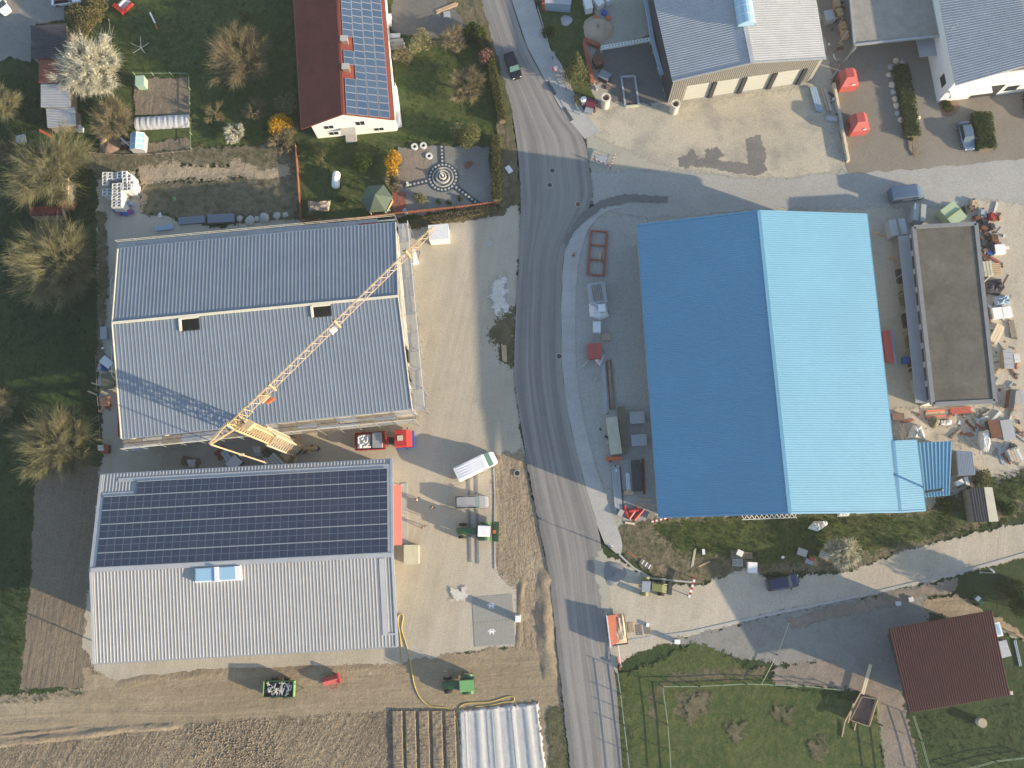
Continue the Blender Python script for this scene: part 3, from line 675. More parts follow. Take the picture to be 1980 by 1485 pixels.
# rooflight boxes
rl=thing('rooflight','white twin box rooflight on the ridge of the solar hall','rooflight',quadpt(QS3,.42,.93))
rb=[G(378,1099,9.0),G(464,1094,9.0),G(466,1122,9.0),G(378,1127,9.0)]
mb=MB();mb.prism(rb[::-1],8.3,9.15);mb.build('kerb_frame','white_paint',rl,world=True)
for (s_,e_) in ((.03,.43),(.54,.90)):
    q=[quadpt(rb,s_,.06),quadpt(rb,e_,.06),quadpt(rb,e_,.9),quadpt(rb,s_,.9)]
    mb=MB();mb.prism([Vector((p.x,p.y,0)) for p in q][::-1],9.152,9.22);mb.build('glazing','glass_sky',rl,world=True)
mb=MB();q=[quadpt(rb,.44,-.02),quadpt(rb,.53,-.02),quadpt(rb,.53,1.02),quadpt(rb,.44,1.02)];mb.prism(q[::-1],9.152,9.35);mb.build('divider','white_paint',rl,world=True)
# red awning at east side
aw=[G(756,938,3.2),G(776,937,2.9),G(777,1053,2.9),G(757,1055,3.2)]
AW=thing('awning','salmon red flat awning along the east end of the solar hall','awning',cen(aw))
mb=MB();mb.add([tuple(p) for p in aw]+[(p.x,p.y,p.z-.12) for p in aw],[(0,1,2,3),(7,6,5,4),(0,4,5,1),(1,5,6,2),(2,6,7,3),(3,7,4,0)]);mb.build('canopy_sheet','pink_awning',AW,world=True)
for p in (aw[1],aw[2],aw[1].lerp(aw[2],.5)): bar(AW,'post','galv',(p.x-.2,p.y,0),(p.x-.2,p.y,2.8),.1,.1)
mb=MB();q=[G(776,935),G(788,934),G(789,1050),G(777,1052)];mb.prism(q[::-1],0,.1);mb.build('doorstep','concrete',AW,world=True)
# ------------------------------------------------------------------ north-east grey hall
he,hr=6.4,8.6
FL=G(1300,157,he);FR=G(1597,113,he);RF=G(1455,121,hr);BLk=G(1248,-70,he);BRk=G(1560,-110,he);RBk=G(1408,-110,hr)
H4=thing('grey_hall','light grey ribbed hall with four pale roller doors facing the gravel forecourt','hall',cen([FL,FR,BRk,BLk]))
ribs([BLk,FL,RF,RBk],52,.06,'roof',['grey_sheet'],H4);ribs([BRk,FR,RF,RBk],52,.06,'roof',['grey_sheet'],H4)
W=inset([FL,FR,BRk,BLk],.25);fl,fr,bk,bl=W
gable(H4,'gable_wall','beige_sheet',fl,(fl+fr)/2,fr,he-.1,hr-.3)
wallq(H4,'wall','dark_metal',fl,bl,0,he-.2);wallq(H4,'wall','beige_sheet',fr,bk,0,he-.2)
t=(fr-fl).normalized();nrm=Vector((t.y,-t.x,0)); LW=(fr-fl).length
mb=MB()
for i in range(int(LW/.32)):
    x=i*.32; zt=he+ (hr-he)*(1-abs(x/LW-.5)*2)-.45
    p=fl+t*x; q=fl+t*(x+.14)
    z0=4.25 if .09<x/LW<.9 else 0.1
    mb.prism([p+nrm*.10,q+nrm*.10,q+nrm*.22,p+nrm*.22],z0,zt)
mb.build('cladding_rib','beige_sheet',H4,world=True,kind='stuff')
for i in range(4):
    a=fl+t*LW*(.105+.205*i); b_=a+t*LW*.172
    mb=MB();mb.prism([a+nrm*.11,b_+nrm*.11,b_+nrm*.15,a+nrm*.15],.05,4.2)
    d_=mb.build('roller_door','pale_door',H4,world=True)
    for k in range(1,6):
        mb=MB();mb.prism([a+nrm*.152,b_+nrm*.152,b_+nrm*.162,a+nrm*.162],k*.7-.02,k*.7+.02);mb.build('door_rib','beige_sheet',d_,world=True)
    mb=MB();mb.prism([b_+t*.05+nrm*.1,b_+t*LW*.03+nrm*.1,b_+t*LW*.03+nrm*.45,b_+t*.05+nrm*.45],0,4.3);mb.build('door_jamb','dark_metal',H4,world=True)
bar(H4,'ridge_cap','grey_sheet',RBk+Vector((0,0,.08)),RF+Vector((0,0,.08)),.6,.08)
for aa,bb in ((FL,RF),(RF,FR)):bar(H4,'verge_trim','galv',aa,bb,.2,.25)
# rooflight monitor on the ridge
rm=thing('ridge_vent','translucent barrel ridge light on the grey hall roof','rooflight',G(1437,20,hr))
pA=G(1426,-60,hr);pB=G(1443,52,hr);tt=(pB-pA).normalized();ss=Vector((-tt.y,tt.x,0));mb=MB();N=10;V=[]
for p in (pA,pB):
    for i in range(N+1):
        a=PI*i/N;V.append(p+ss*math.cos(a)*1.25+Vector((0,0,.2+math.sin(a)*1.25)))
n1=N+1;mb.add(V,[(i,i+1,n1+i+1,n1+i) for i in range(N)]+[tuple(range(n1)),tuple(range(2*n1-1,n1-1,-1))]);mb.build('barrel_glazing','glass_sky',rm,world=True,smooth=False)
for k in range(8): 
    p=pA.lerp(pB,k/7);mb=MB();V=[]
    for off in (0,.08):
        for i in range(N+1):
            a=PI*i/N;V.append(p+tt*off+ss*math.cos(a)*1.3+Vector((0,0,.2+math.sin(a)*1.3)))
    mb.add(V,[(i,i+1,n1+i+1,n1+i) for i in range(N)]);mb.build('glazing_bar','white_paint',rm,world=True)
# ------------------------------------------------------------------ canopy roof (gravel flat) + white hall at right
q=[G(1638,-60,4.2),G(1790,-70,4.2),G(1816,70,4.2),G(1652,87,4.2)]
CP=thing('flat_canopy','flat gravelled canopy roof with steel edge between the two grey halls','canopy',cen(q))
mb=MB();mb.prism(q[::-1],3.9,4.15);mb.build('roof_slab','gravel_roof',CP,world=True)
for i in range(4):bar(CP,'edge_beam','galv',q[i],q[(i+1)%4],.25,.35)
for p in inset(q,.4)+[G(1655,92,0).lerp(G(1640,-60,0),.5)]:bar(CP,'post','galv',(p.x,p.y,0),(p.x,p.y,3.9),.18,.18)
bar(CP,'strut','galv',G(1655,92,4.0),G(1632,118,1.0),.12,.12);bar(CP,'strut','galv',G(1640,60,4.0),G(1622,84,1.0),.12,.12)
he,hr=6.6,8.8
FL=G(1848,166,he);FR=G(1985,140,he);BLk=G(1800,-80,he);RF=G(2010,120,hr);RBk=G(1960,-90,hr)
H5=thing('white_hall','white walled hall with pale grey ribbed roof at the top right','hall',cen([FL,FR,BLk]))
ribs([BLk,FL,RF+Vector((0,0,0)),RBk],50,.06,'roof',['grey_sheet'],H5)
ff=G(1850,160,he);
a=Vector((ff.x,ff.y,0))+Vector((.2,.6,0));b_=G(2030,130,he);b_.z=0;c=G(1805,-80,he);c.z=0
wallq(H5,'wall','white_wall',a,b_,0,he+.1);wallq(H5,'wall','white_wall',a,c,0,he-.1)
t=(b_-a).normalized();nrm=Vector((t.y,-t.x,0))
for s0,s1,z0,z1,mt in ((4.5,8.5,.1,3.2,'dark_metal'),(1.2,2.4,1.0,2.2,'glass_dark'),(9.2,11,1,2.4,'glass_dark')):
    mb=MB();p=a+t*s0;q_=a+t*s1;mb.prism([p+nrm*.11,q_+nrm*.11,q_+nrm*.14,p+nrm*.14],z0,z1);mb.build('door' if z0<.5 else 'window',mt,H5,world=True)
t2=(c-a).normalized();n2=Vector((t2.y,-t2.x,0));n2=n2 if n2.x<0 else -n2
for s0,s1 in ((1,2.6),(9,10.6),(12,13.6)):
    mb=MB();p=a+t2*s0;q_=a+t2*s1;mb.prism([p+n2*.11,q_+n2*.11,q_+n2*.14,p+n2*.14],2.2,3.6);mb.build('window','glass_dark',H5,world=True)
mb=MB();p=a+t*.2;mb.prism([p+nrm*1.2,p+t*6+nrm*1.2,p+t*6+nrm*.15,p+nrm*.15],3.3,3.5);mb.build('porch_roof','white_paint',H5,world=True)
mb=MB();sk=[a+n2*.6+t2*3+Vector((0,0,0)),a+n2*3.2+t2*3,a+n2*3.2+t2*10,a+n2*.15+t2*10]
mb.prism([a+n2*.15+t2*6,a+n2*2.6+t2*6,a+n2*2.6+t2*9.5,a+n2*.15+t2*9.5],2.5,2.7);mb.build('lean_to_roof','container_grey',H5,world=True)
aerial=thing('roof_aerial','thin metal aerial standing on the white hall roof','aerial',G(1838,64,7.2))
MB().bars([(0,0,0),(0,0,1.2),(-.5,-.3,1.6),(-.6,.2,1.9)],[(0,0,2.4),(-1.3,.3,1.25),(.5,.3,1.6),(.6,-.2,1.9)],.03).build('mast','galv',aerial)
# ------------------------------------------------------------------ flat roofed long building
he=4.2
q=[G(1766,440,he),G(1886,433,he),G(1923,776,he),G(1803,782,he)]
FB=thing('flat_roof_building','long narrow building with brown mossy flat roof and grey parapet','building',cen(q))
mb=MB();mb.prism(q[::-1],he-.3,he+.12);mb.build('roof','moss_roof',FB,world=True)
for i in range(4):bar(FB,'parapet','roof_edge',q[i]+Vector((0,0,0)),q[(i+1)%4]+Vector((0,0,0)),.55,.5)
W=inset(q,.4)
for i in range(4): wallq(FB,'wall','white_wall' if i==2 else 'container_grey',W[i],W[(i+1)%4],0,he-.46)
t=(W[3]-W[0]).normalized();n=Vector((-t.y,t.x,0));n=n if n.x<0 else -n;L_=(W[3]-W[0]).length
q2=[W[0]+n*1.6,W[0]+n*.12,W[3]+n*.12,W[3]+n*1.6]
mb=MB();mb.prism(q2,2.3,2.42);mb.build('lean_to_roof','container_grey',FB,world=True)
for k in range(9):
    p=W[0]+t*(L_*(k+.2)/9)+n*.11
    mb=MB();mb.prism([p,p+t*1.8,p+t*1.8+n*.04,p+n*.04],2.6,3.5);wn=mb.build('window','glass_dark',FB,world=True)
    bar(FB,'post','galv',W[0]+t*L_*(k+.1)/9+n*1.55,W[0]+t*L_*(k+.1)/9+n*1.55+Vector((0,0,2.3)),.1,.1)
# ------------------------------------------------------------------ red roofed farmhouse with solar array
he,hr=4.4,7.6
EL=G(583,249,he);ER=G(762,231,he);RF=G(663,220,hr);ELb=G(563,-90,he);ERb=G(735,-90,he);RBk=G(649,-90,hr)
HS=thing('farmhouse','white gabled house with dark red tiled roof and blue solar panels','house',cen([EL,ER,ERb,ELb]))
QL=[ELb,EL,RF,RBk];QR=[ERb,ER,RF,RBk]
ribs(QL,90,.04,'roof',['red_tile'],HS);ribs(QR,90,.04,'roof',['red_tile'],HS)
bar(HS,'ridge_tiles','red_tile',RBk+Vector((0,0,.06)),RF+Vector((0,0,.06)),.35,.15)
for aa,bb in ((EL,RF),(RF,ER)):bar(HS,'verge_board','red_tile',aa,bb,.2,.25)
for aa,bb in ((ELb,EL),(ERb,ER)):bar(HS,'gutter','brick_red',aa+Vector((0,0,-.08)),bb+Vector((0,0,-.08)),.25,.15)
wl=G(601,246,he);wr=G(759,231,he);wl.z=wr.z=0
t=(wr-wl).normalized();nrm=Vector((t.y,-t.x,0));mid=Vector((RF.x,RF.y,0))
mid=wl+t*((mid-wl).dot(t))
gable(HS,'gable_wall','white_wall',wl+nrm*-.5,mid+nrm*-.5,wr+nrm*-.5,he-.35,hr-.3)
wallq(HS,'wall','white_wall',wl-nrm*.5,G(583,-90,he),0,he-.2);wallq(HS,'wall','white_wall',wr-nrm*.5,G(733,-90,he),0,he-.2)
f0=wl-nrm*.5
def win(par,base,t,nrm,s,w_,z0,z1,off=.1):
    p=base+t*s;mb=MB();mb.prism([p+nrm*off,p+t*w_+nrm*off,p+t*w_+nrm*(off+.04),p+nrm*(off+.04)],z0,z1)
    f=mb.build('window','white_paint',par,world=True);k=.07
    for j in range(2):
        a=p+t*(k+(w_-k)/2*j);b_=a+t*((w_-k)/2-k)
        mb=MB();mb.prism([a+nrm*(off+.042),b_+nrm*(off+.042),b_+nrm*(off+.055),a+nrm*(off+.055)],z0+k,z1-k);mb.build('pane','glass_dark',f,world=True)
for s,w_,z0,z1 in ((1.6,1.5,2.7,3.7),(6.3,1.4,2.9,4.1),(1.9,1.5,.7,1.7),(8.6,1.5,.7,1.6)):win(HS,f0,t,nrm,s,w_,z0,z1)
mb=MB();p=f0+t*4.2;mb.prism([p+nrm*.1,p+t*1.6+nrm*.1,p+t*1.6+nrm*1.3,p+nrm*1.3],0,.35);mb.build('doorstep','concrete',HS,world=True)
mb=MB();p=f0+t*4.6;mb.prism([p+nrm*.1,p+t*1.0+nrm*.1,p+t*1.0+nrm*.15,p+nrm*.15],.36,2.3);mb.build('door','old_timber',HS,world=True)
mb=MB();p=f0+t*3.9;mb.prism([p+nrm*.1,p+t*2.2+nrm*.1,p+t*2.2+nrm*1.2,p+nrm*1.2],2.42,2.52);mb.build('porch_roof','concrete',HS,world=True)
# panels: long axis across slope
uB=vfor(QR,700,224)[0];uT=vfor(QR,700,60)[0];rows=12;pu=(uB-uT)/rows
v0=vfor(QR,752,200)[1];v1=vfor(QR,668,200)[1];pv=(v1-v0)/4
wm=(quadpt(QR,uB,.5)-quadpt(QR,uB-pu,.5)).length;lm=(quadpt(QR,.5,v0+pv)-quadpt(QR,.5,v0)).length
pm2=panelmesh('solar_panel',wm*.96,lm*.96,'cell_blue',False)
k=0
while uB-pu*(k+1)>.03:
    for c in range(4):
        if c==3 and k in (5,6,9,10): continue
        setpanel(pm2,QR,uB-pu*(k+.5),v0+pv*(c+.5),0,0,HS,.12)
    k+=1
for (cx,cy) in ((661,78),(664,132)):
    p=G(cx,cy,hr+.2);ch=MB();ch.box(p.x-.05,p.x+.85,p.y-.35,p.y+.35,hr-1.0,hr+.75);c_=ch.build('chimney','brick_brown',HS,world=True)
    MB().box(p.x-.12,p.x+.92,p.y-.42,p.y+.42,hr+.75,hr+.85).build('chimney_cap','concrete',c_,world=True)
# terrace at east
q=[G(757,172,.0),G(768,170,.0),G(778,245,.0),G(764,250,.0)]
tr=thing('terrace','low white stone terrace along the east wall of the farmhouse','terrace',cen(q))
mb=MB();mb.prism(q[::-1],0,.7);mb.build('terrace_slab','white_wall',tr,world=True)
mb=MB();A=[q[1].lerp(q[2],i/8)+Vector((-.1,0,.7)) for i in range(9)];mb.bars([tuple(x) for x in A],[(x.x,x.y,1.6) for x in A],.03);mb.bars([(A[0].x,A[0].y,1.6)],[(A[-1].x,A[-1].y,1.6)],.04);mb.build('railing','white_paint',tr,world=True)
# white boxes + steps east of the farmhouse
for (x0,y0,x1,y1,z,lab) in ((746,35,758,52,1.0,'white square box beside the farmhouse eave'),(749,69,774,76,.5,'narrow white step nearest the farmhouse eave box')):
    p=G((x0+x1)/2,(y0+y1)/2);w_=(G(x1,y0)-G(x0,y0)).length/2;h_=(G(x0,y1)-G(x0,y0)).length/2
    o=thing('garden_box' if z==1 else 'garden_step',lab,'box' if z==1 else 'step',p,.03)
    mb=MB();mb.box(-w_,w_,-h_,h_,0,z);mb.build('body','white_paint',o);MB().box(-w_-.05,w_+.05,-h_-.05,h_+.05,z,z+.06).build('lid','tarp_white',o)
o=thing('entrance_steps','pale concrete entrance steps at the east side of the farmhouse','steps',G(765,86),.06)
for k in range(3): MB().box(-1.3-.0*k,1.6-.2*k,-.9+.5*k,-.4+.5*k,0,.18+.2*k).build('step','concrete',o)
# ------------------------------------------------------------------ dark red shed bottom right
q=[G(1718,1216,6.2),G(1918,1180,6.2),G(1953,1345,5.0),G(1757,1379,5.0)]
RS=thing('red_roof_barn','barn with a dark maroon ribbed metal roof by the paddock','barn',cen(q))
ribs([q[3],q[2],q[1],q[0]],44,.10,'roof',['red_sheet'],RS)
W=inset(q,1.7)
for i in range(4):
    z=[5.9,5.9,4.7,4.7];wallq(RS,'wall','dark_metal',W[i],W[(i+1)%4],0,z[i]-.1,z1b=z[(i+1)%4]-.1)
p=G(1930,1215,2.5);o=thing('white_roof_light','white framed window box on the east edge of the maroon barn','rooflight',G(1930,1217,5.6),hdg(1927,1205,1934,1229))
MB().box(-.85,.85,-.38,.38,-.5,.12).build('frame','white_paint',o);MB().box(-.65,.65,-.2,.2,.122,.14).build('pane','glass_sky',o)
# ================================================================== vehicles
def loft(mb,secs,mi=0,cap=True):
    n=len(secs[0][1]);V=[];F=[]
    for x,P in secs: V+=[(x,y,z) for y,z in P]
    for i in range(len(secs)-1):
        for j in range(n): F.append((i*n+j,i*n+(j+1)%n,(i+1)*n+(j+1)%n,(i+1)*n+j))
    if cap:F+=[tuple(range(n))[::-1],tuple(range((len(secs)-1)*n,len(secs)*n))]
    mb.add(V,F,mi)
def wheel(par,x,y,r,w_,nm_='wheel',rimmat='rim'):
    wh=MB().cyl((x,y-w_/2,r),(x,y+w_/2,r),r,n=14).build(nm_,'tyre',par)
    s_=1 if y>0 else -1
    MB().cyl((x,y+s_*w_*.3,r),(x,y+s_*(w_/2+.015),r),r*.6,n=10).build('rim',rimmat,wh)
def car(name,label,cx,cy,x0,y0,x1,y1,L,W,H,mat,kind='car',group=None,roofmat=None,roofbars=False,glass='glass_dark'):
    T=thing(name,label,'van' if kind=='van' else 'car',G(cx,cy,.5)*1,hdg(x0,y0,x1,y1),group);T.location.z=0
    h=W/2
    def sec(x,w1,zt,zb=.28): return (x,[(-w1*.96,zb),(-w1,zb+.25),(-w1,zt-.12),(-w1*.9,zt),(w1*.9,zt),(w1,zt-.12),(w1,zb+.25),(w1*.96,zb)])
    mb=MB()
    if kind=='van':
        z=H
        loft(mb,[sec(-L/2,h*.95,z*.93),sec(-L/2+.08,h,z*.97),sec(-L*.1,h,z),sec(L*.22,h,z*.99),sec(L*.27,h*.98,z*.95)])
        loft(mb,[sec(L*.27,h*.99,z*.58),sec(L*.40,h*.98,z*.50),sec(L*.47,h*.9,z*.42),sec(L*.5,h*.72,z*.3)])
        b_=mb.build('body',mat,T)
        g=MB();a=L*.273;c=L*.392
        g.add([(a,-h*.86,z*.93),(a,h*.86,z*.93),(c,h*.9,z*.51),(c,-h*.9,z*.51)],[(0,1,2,3)]);
        g.add([(a,-h*.86,z*.93),(c,-h*.9,z*.51),(a,-h*.97,z*.56)],[(0,1,2)]);g.add([(a,h*.86,z*.93),(c,h*.9,z*.51),(a,h*.97,z*.56)],[(0,2,1)])
        g.build('windscreen',glass,T)
        for s in (-1,1): MB().box(L*.1,L*.25,s*h*1.0-.01,s*h*1.0+.01,z*.6,z*.86).build('side_window','glass_dark',T)
        for k in range(5): MB().box(-L*.44,L*.2,-h*.7+k*h*.35-.03,-h*.7+k*h*.35+.03,z*.955,z+.015).build('roof_rib',mat,b_)
    else:
        zb=.86 if kind!='small' else .9
        loft(mb,[sec(-L/2,h*.82,zb*.8),sec(-L/2+.12,h*.93,zb),sec(-L*.2,h,zb+.04),sec(L*.15,h,zb+.04),sec(L*.22,h*.98,zb+.02),sec(L*.40,h*.92,zb-.10),sec(L*.475,h*.8,zb-.22),sec(L*.5,h*.6,zb-.35)])
        b_=mb.build('body',mat,T)
        rear=-L*.47 if kind in('estate','suv','small') else -L*.40; rt=-L*.42 if kind in('estate','suv','small') else -L*.28
        fr=L*.24; ft=L*.10; k=h*.74
        g=MB();z0=zb;z1=H-.03
        g.add([(rear,-h*.93,z0),(rt,-k,z1),(rt,k,z1),(rear,h*.93,z0)],[(0,1,2,3)]);g.build('rear_window','glass_dark',T)
        g=MB();g.add([(fr,-h*.9,z0),(ft,-k,z1),(ft,k,z1),(fr,h*.9,z0)],[(0,1,2,3)][::-1]);g.build('windscreen',glass,T)
        for s in(-1,1):
            g=MB();g.add([(rear,s*h*.93,z0),(fr,s*h*.93,z0),(ft,s*k,z1),(rt,s*k,z1)],[(0,1,2,3)]);g.build('side_window','glass_dark',T)
        r_=MB();loft(r_,[(rt-.02,[(-k,z1-.03),(-k*.9,H-.01),(k*.9,H-.01),(k,z1-.03)]),((rt+ft)/2,[(-k*1.02,z1),(-k*.9,H+.02),(k*.9,H+.02),(k*1.02,z1)]),(ft+.04,[(-k,z1-.03),(-k*.9,H-.02),(k*.9,H-.02),(k,z1-.03)])])
        r_.build('roof_panel',roofmat or mat,T)
        if roofbars:
            for s in(-1,1):MB().box(rt+.1,ft-.1,s*k*.93-.03,s*k*.93+.03,H,H+.07).build('roof_rail','galv',T)
    for s in(-1,1):
        for x in(-L*.31,L*.31): wheel(T,x,s*(h-.12),.32 if kind!='van' else .36,.22)
        MB().box(L*.15,L*.19,s*(h+.02),s*(h+.18),.95 if kind!='van' else 1.3,1.12 if kind!='van' else 1.6).build('mirror',mat,T)
        MB().box(L*.455,L*.485,s*h*.62-.12,s*h*.62+.12,.52,.66).build('headlight','lamp_glass',T)
    return T
car('parked_car','black car driving down the shaded north end of the road',992,128,984,105,1000,150,4.3,1.75,1.46,'car_black','estate',glass='glass_green')
car('parked_van','white panel van parked askew on the gravel beside the road',921,902,890,917,952,887,5.9,2.0,2.45,'car_white','van',glass='glass_green')
car('parked_car','silver estate car parked on gravel between the white van and the tractor',912,971,885,972,938,970,4.65,1.8,1.5,'car_silver','estate',glass='glass_car',roofbars=True)
car('parked_car','dark blue car parked on the gravel lane below the blue hall',1514,1126,1490,1130,1540,1121,4.4,1.78,1.5,'car_navy','estate',glass='glass_car')
car('parked_car','metallic blue car beside the clipped hedge box at the top right',1868,263,1862,235,1876,293,4.5,1.8,1.46,'car_steel','sedan',glass='glass_car')
car('parked_van','steel blue van standing north of the long flat-roofed building',1751,377,1722,380,1782,373,4.9,1.95,2.1,'car_steel','van',glass='glass_car')
car('parked_car','white hatchback cut by the left top corner of the drive',0,8,-12,-8,14,22,4.2,1.75,1.45,'car_white','estate')
car('parked_car','white car with blue windows at the top edge by the drive',128,-1,98,3,156,-4,4.5,1.8,1.4,'car_white','sedan',glass='glass_car',roofmat='car_maroon')
car('parked_car','dark red car at the right edge beyond the white hall',1993,204,1990,180,1996,230,4.3,1.8,1.45,'car_maroon','estate')
def tractor(name,label,cx,cy,x0,y0,x1,y1,body,roof,L=4.6,imp=None,wf=.55,wr=.85,bonnet=None,cab_len=1.7,cat='tractor',H=2.9):
    T=thing(name,label,cat,Vector((*G(cx,cy,.8).xy,0)),hdg(x0,y0,x1,y1))
    mb=MB();loft(mb,[(-.2,[(-.5,.8),(-.5,1.65),(.5,1.65),(.5,.8)]),(L*.32,[(-.46,.8),(-.42,1.62),(.42,1.62),(.46,.8)]),(L*.5,[(-.38,.85),(-.34,1.4),(.34,1.4),(.38,.85)])]);mb.build('bonnet',bonnet or body,T)
    MB().box(-L*.42,L*.42,-.28,.28,.55,.85).build('chassis','dark_metal',T)
    xr=-L*.28
    MB().frustum((xr-cab_len*.5,xr+cab_len*.5,-.8,.8),1.2,(xr-cab_len*.45,xr+cab_len*.4,-.7,.7),H-.18).build('cab_glass','glass_dark',T)
    for s in(-1,1):
        for e in(-1,1): MB().bars([(xr+e*cab_len*.5,s*.8,1.2)],[(xr+(cab_len*.42 if e>0 else -cab_len*.46),s*.71,H-.15)],.05).build('cab_post',body,T)
    rf=MB();loft(rf,[(xr-cab_len*.5,[(-.72,H-.18),(-.65,H),(.65,H),(.72,H-.18)]),(xr+cab_len*.48,[(-.74,H-.18),(-.66,H+.02),(.66,H+.02),(.74,H-.18)])]);rf.build('cab_roof',roof,T)
    for s in(-1,1):
        wheel(T,xr,s*1.0,wr,.5,rimmat='crane_yellow');wheel(T,L*.34,s*.85,wf,.36,rimmat='crane_yellow')
        m_=MB();N=7;V=[]
        for i in range(N):
            a=PI*(.15+.75*i/(N-1));V+=[(xr+math.cos(a)*(wr+.08),s*.72,wr+math.sin(a)*(wr+.08)),(xr+math.cos(a)*(wr+.08),s*1.26,wr+math.sin(a)*(wr+.08))]
        m_.add(V,np.array([(2*i,2*i+1,2*i+3,2*i+2) for i in range(N-1)]));m_.build('mudguard',body,T)
    MB().bars([(L*.15,.5,1.6)],[(L*.15,.5,2.7)],.05,n=6).build('exhaust','dark_metal',T)
    return T,xr
T,xr=tractor('tractor','green tractor with white cab roof and rear implement beside the silver car',918,1027,930,1028,890,1027,'green_paint','white_paint',4.9)
m_=MB();m_.box(xr-1.9,xr-1.2,-1.35,1.35,.5,1.1).box(xr-1.3,xr-.9,-.3,.3,.6,1.3);m_.build('rear_implement','green_paint',T)
for k in range(8): MB().box(xr-1.95,xr-1.25,-1.3+k*.35,-1.24+k*.35,1.1,1.22).build('implement_blade','dark_metal',T)
MB().box(xr-1.5,xr-1.1,-.2,.25,1.1,1.5).build('gearbox','orange_paint',T)
tractor('tractor','green tractor with pale green cab roof parked on the dirt track',887,1323,900,1322,860,1325,'green_paint','green_cab',4.3,cab_len=1.9)
T,xr=tractor('compact_loader','small olive loader on the gravel junction with its grey body',1262,1135,1250,1133,1300,1138,'olive_paint','galv',3.6,wf=.45,wr=.5,cab_len=1.1,cat='loader',H=2.2)
for s in(-1,1):MB().bars([(-.4,s*.45,1.2),(1.3,s*.5,1.0)],[(1.3,s*.5,1.0),(2.2,s*.5,.4)],.07).build('lift_arm','olive_paint',T)
MB().box(2.1,2.6,-.8,.8,.15,.7).build('bucket','dark_metal',T)
# truck
T=thing('flatbed_truck','red and blue cab crane truck with loaded flatbed between the two left halls','truck',Vector((*G(745,852,1).xy,0)),hdg(700,853,800,848))
MB().box(-4.0,3.9,-.45,.45,.6,.95).build('chassis','dark_metal',T)
mb=MB();loft(mb,[(1.55,[(-1.2,.9),(-1.2,2.75),(-1.1,2.9),(1.1,2.9),(1.2,2.75),(1.2,.9)]),(3.2,[(-1.2,.6),(-1.18,2.7),(-1.08,2.85),(1.08,2.85),(1.18,2.7),(1.2,.6)]),(3.75,[(-1.15,.6),(-1.1,1.7),(-1.05,1.8),(1.05,1.8),(1.1,1.7),(1.15,.6)])]);mb.build('cab','red_paint',T)
MB().add([(3.215,-1.0,2.62),(3.215,1.0,2.62),(3.72,1.0,1.85),(3.72,-1.0,1.85)],[(0,1,2,3)]).build('windscreen','glass_dark',T)
MB().box(3.76,4.0,-1.2,1.2,.5,1.05).build('bumper','blue_paint',T);MB().box(1.5,3.75,-1.28,-1.21,.55,1.5).build('side_skirt','blue_paint',T)
MB().box(1.95,2.7,-.35,.35,2.9,3.0).build('roof_hatch','mesh_cream',T)
bd=MB().box(-4.1,.05,-1.22,1.22,.96,1.15).build('flatbed','red_paint',T)
for s in(-1,1):MB().box(-4.1,.05,s*1.22-.03,s*1.22+.03,1.15,1.6).build('side_board','red_paint',T)
MB().box(-4.13,-4.07,-1.2,1.2,1.15,1.6).build('tail_board','red_paint',T)
mb=MB().box(.15,.6,-.4,.4,.95,1.9).bars([(.35,0,1.9),(.35,.2,3.1),(.2,1.0,2.6)],[(.35,.2,3.1),(.2,1.0,2.6),(.6,-1.0,2.3)],.13);mb.build('loader_crane','red_paint',T)
for s in(-1,1):
    for x in(-3.1,-1.9,2.6):wheel(T,x,s*1.02,.5,.3)
    MB().box(3.2,3.35,s*1.3,s*1.5,1.9,2.5).build('mirror','dark_metal',T)
o=thing('load_crate','grey crate on the truck bed behind its loading crane','crate',T.location+Vector((-.0,0,1.15)),T.rotation_euler.z)
MB().box(-1.55,-.35,-1.0,1.0,0,.9).build('body','container_grey',o);MB().box(-1.6,-.3,-1.05,1.05,.9,.95).build('lid','galv',o)
o=thing('load_bag','white wrapped load spread over the rear of the truck bed','load',T.location+Vector((0,0,1.15)),T.rotation_euler.z)
mb=MB();V=[];N=9
for i in range(N):
    for j in range(N):
        x=-3.9+2.1*i/(N-1);y=-1.05+2.1*j/(N-1);e=min(i,j,N-1-i,N-1-j);V.append((x,y,(0 if e==0 else .6+random.uniform(-.15,.25))))
mb.add(V,np.array([(i*N+j,(i+1)*N+j,(i+1)*N+j+1,i*N+j+1) for i in range(N-1) for j in range(N-1)]));mb.build('sheet','tarp_white',o)
# red trailer machine + green framed trailer
o=thing('baler','small red farm implement with a drawbar on the dirt track','implement',Vector((*G(643,1313).xy,0)),hdg(628,1316,658,1308))
mb=MB();loft(mb,[(-1.1,[(-.5,.4),(-.55,.9),(0,1.15),(.55,.9),(.5,.4)]),(.9,[(-.5,.4),(-.55,.9),(0,1.15),(.55,.9),(.5,.4)])]);mb.build('hopper','red_bin',o)
MB().box(.92,1.15,-.65,.65,.35,1.1).build('end_plate','red_paint',o)
MB().bars([(-.3,-.5,.5),(.5,-.5,.5),(-.3,-1.1,.5)],[(-.3,-1.1,.5),(.5,-1.1,.5),(.5,-1.1,.5)],.06).build('drawbar','red_paint',o)
for x in(-.5,.5):
    for s in(-1,1):wheel(o,x,s*.5,.25,.18)
T=thing('crate_trailer','green framed trailer filled with pale scrap, standing on the dirt track','trailer',Vector((*G(541,1331,.8).xy,0)),hdg(520,1331,562,1331))
MB().box(-1.95,1.95,-.95,.95,.55,.65).build('floor','dark_metal',T)
for s in(-1,1):MB().box(-2.0,2.0,s*1.0-.04,s*1.0+.04,.6,1.5).build('side_panel','green_paint',T);MB().box(s*2.0-.04,s*2.0+.04,-1.0,1.0,.6,1.5).build('end_panel','green_cab',T)
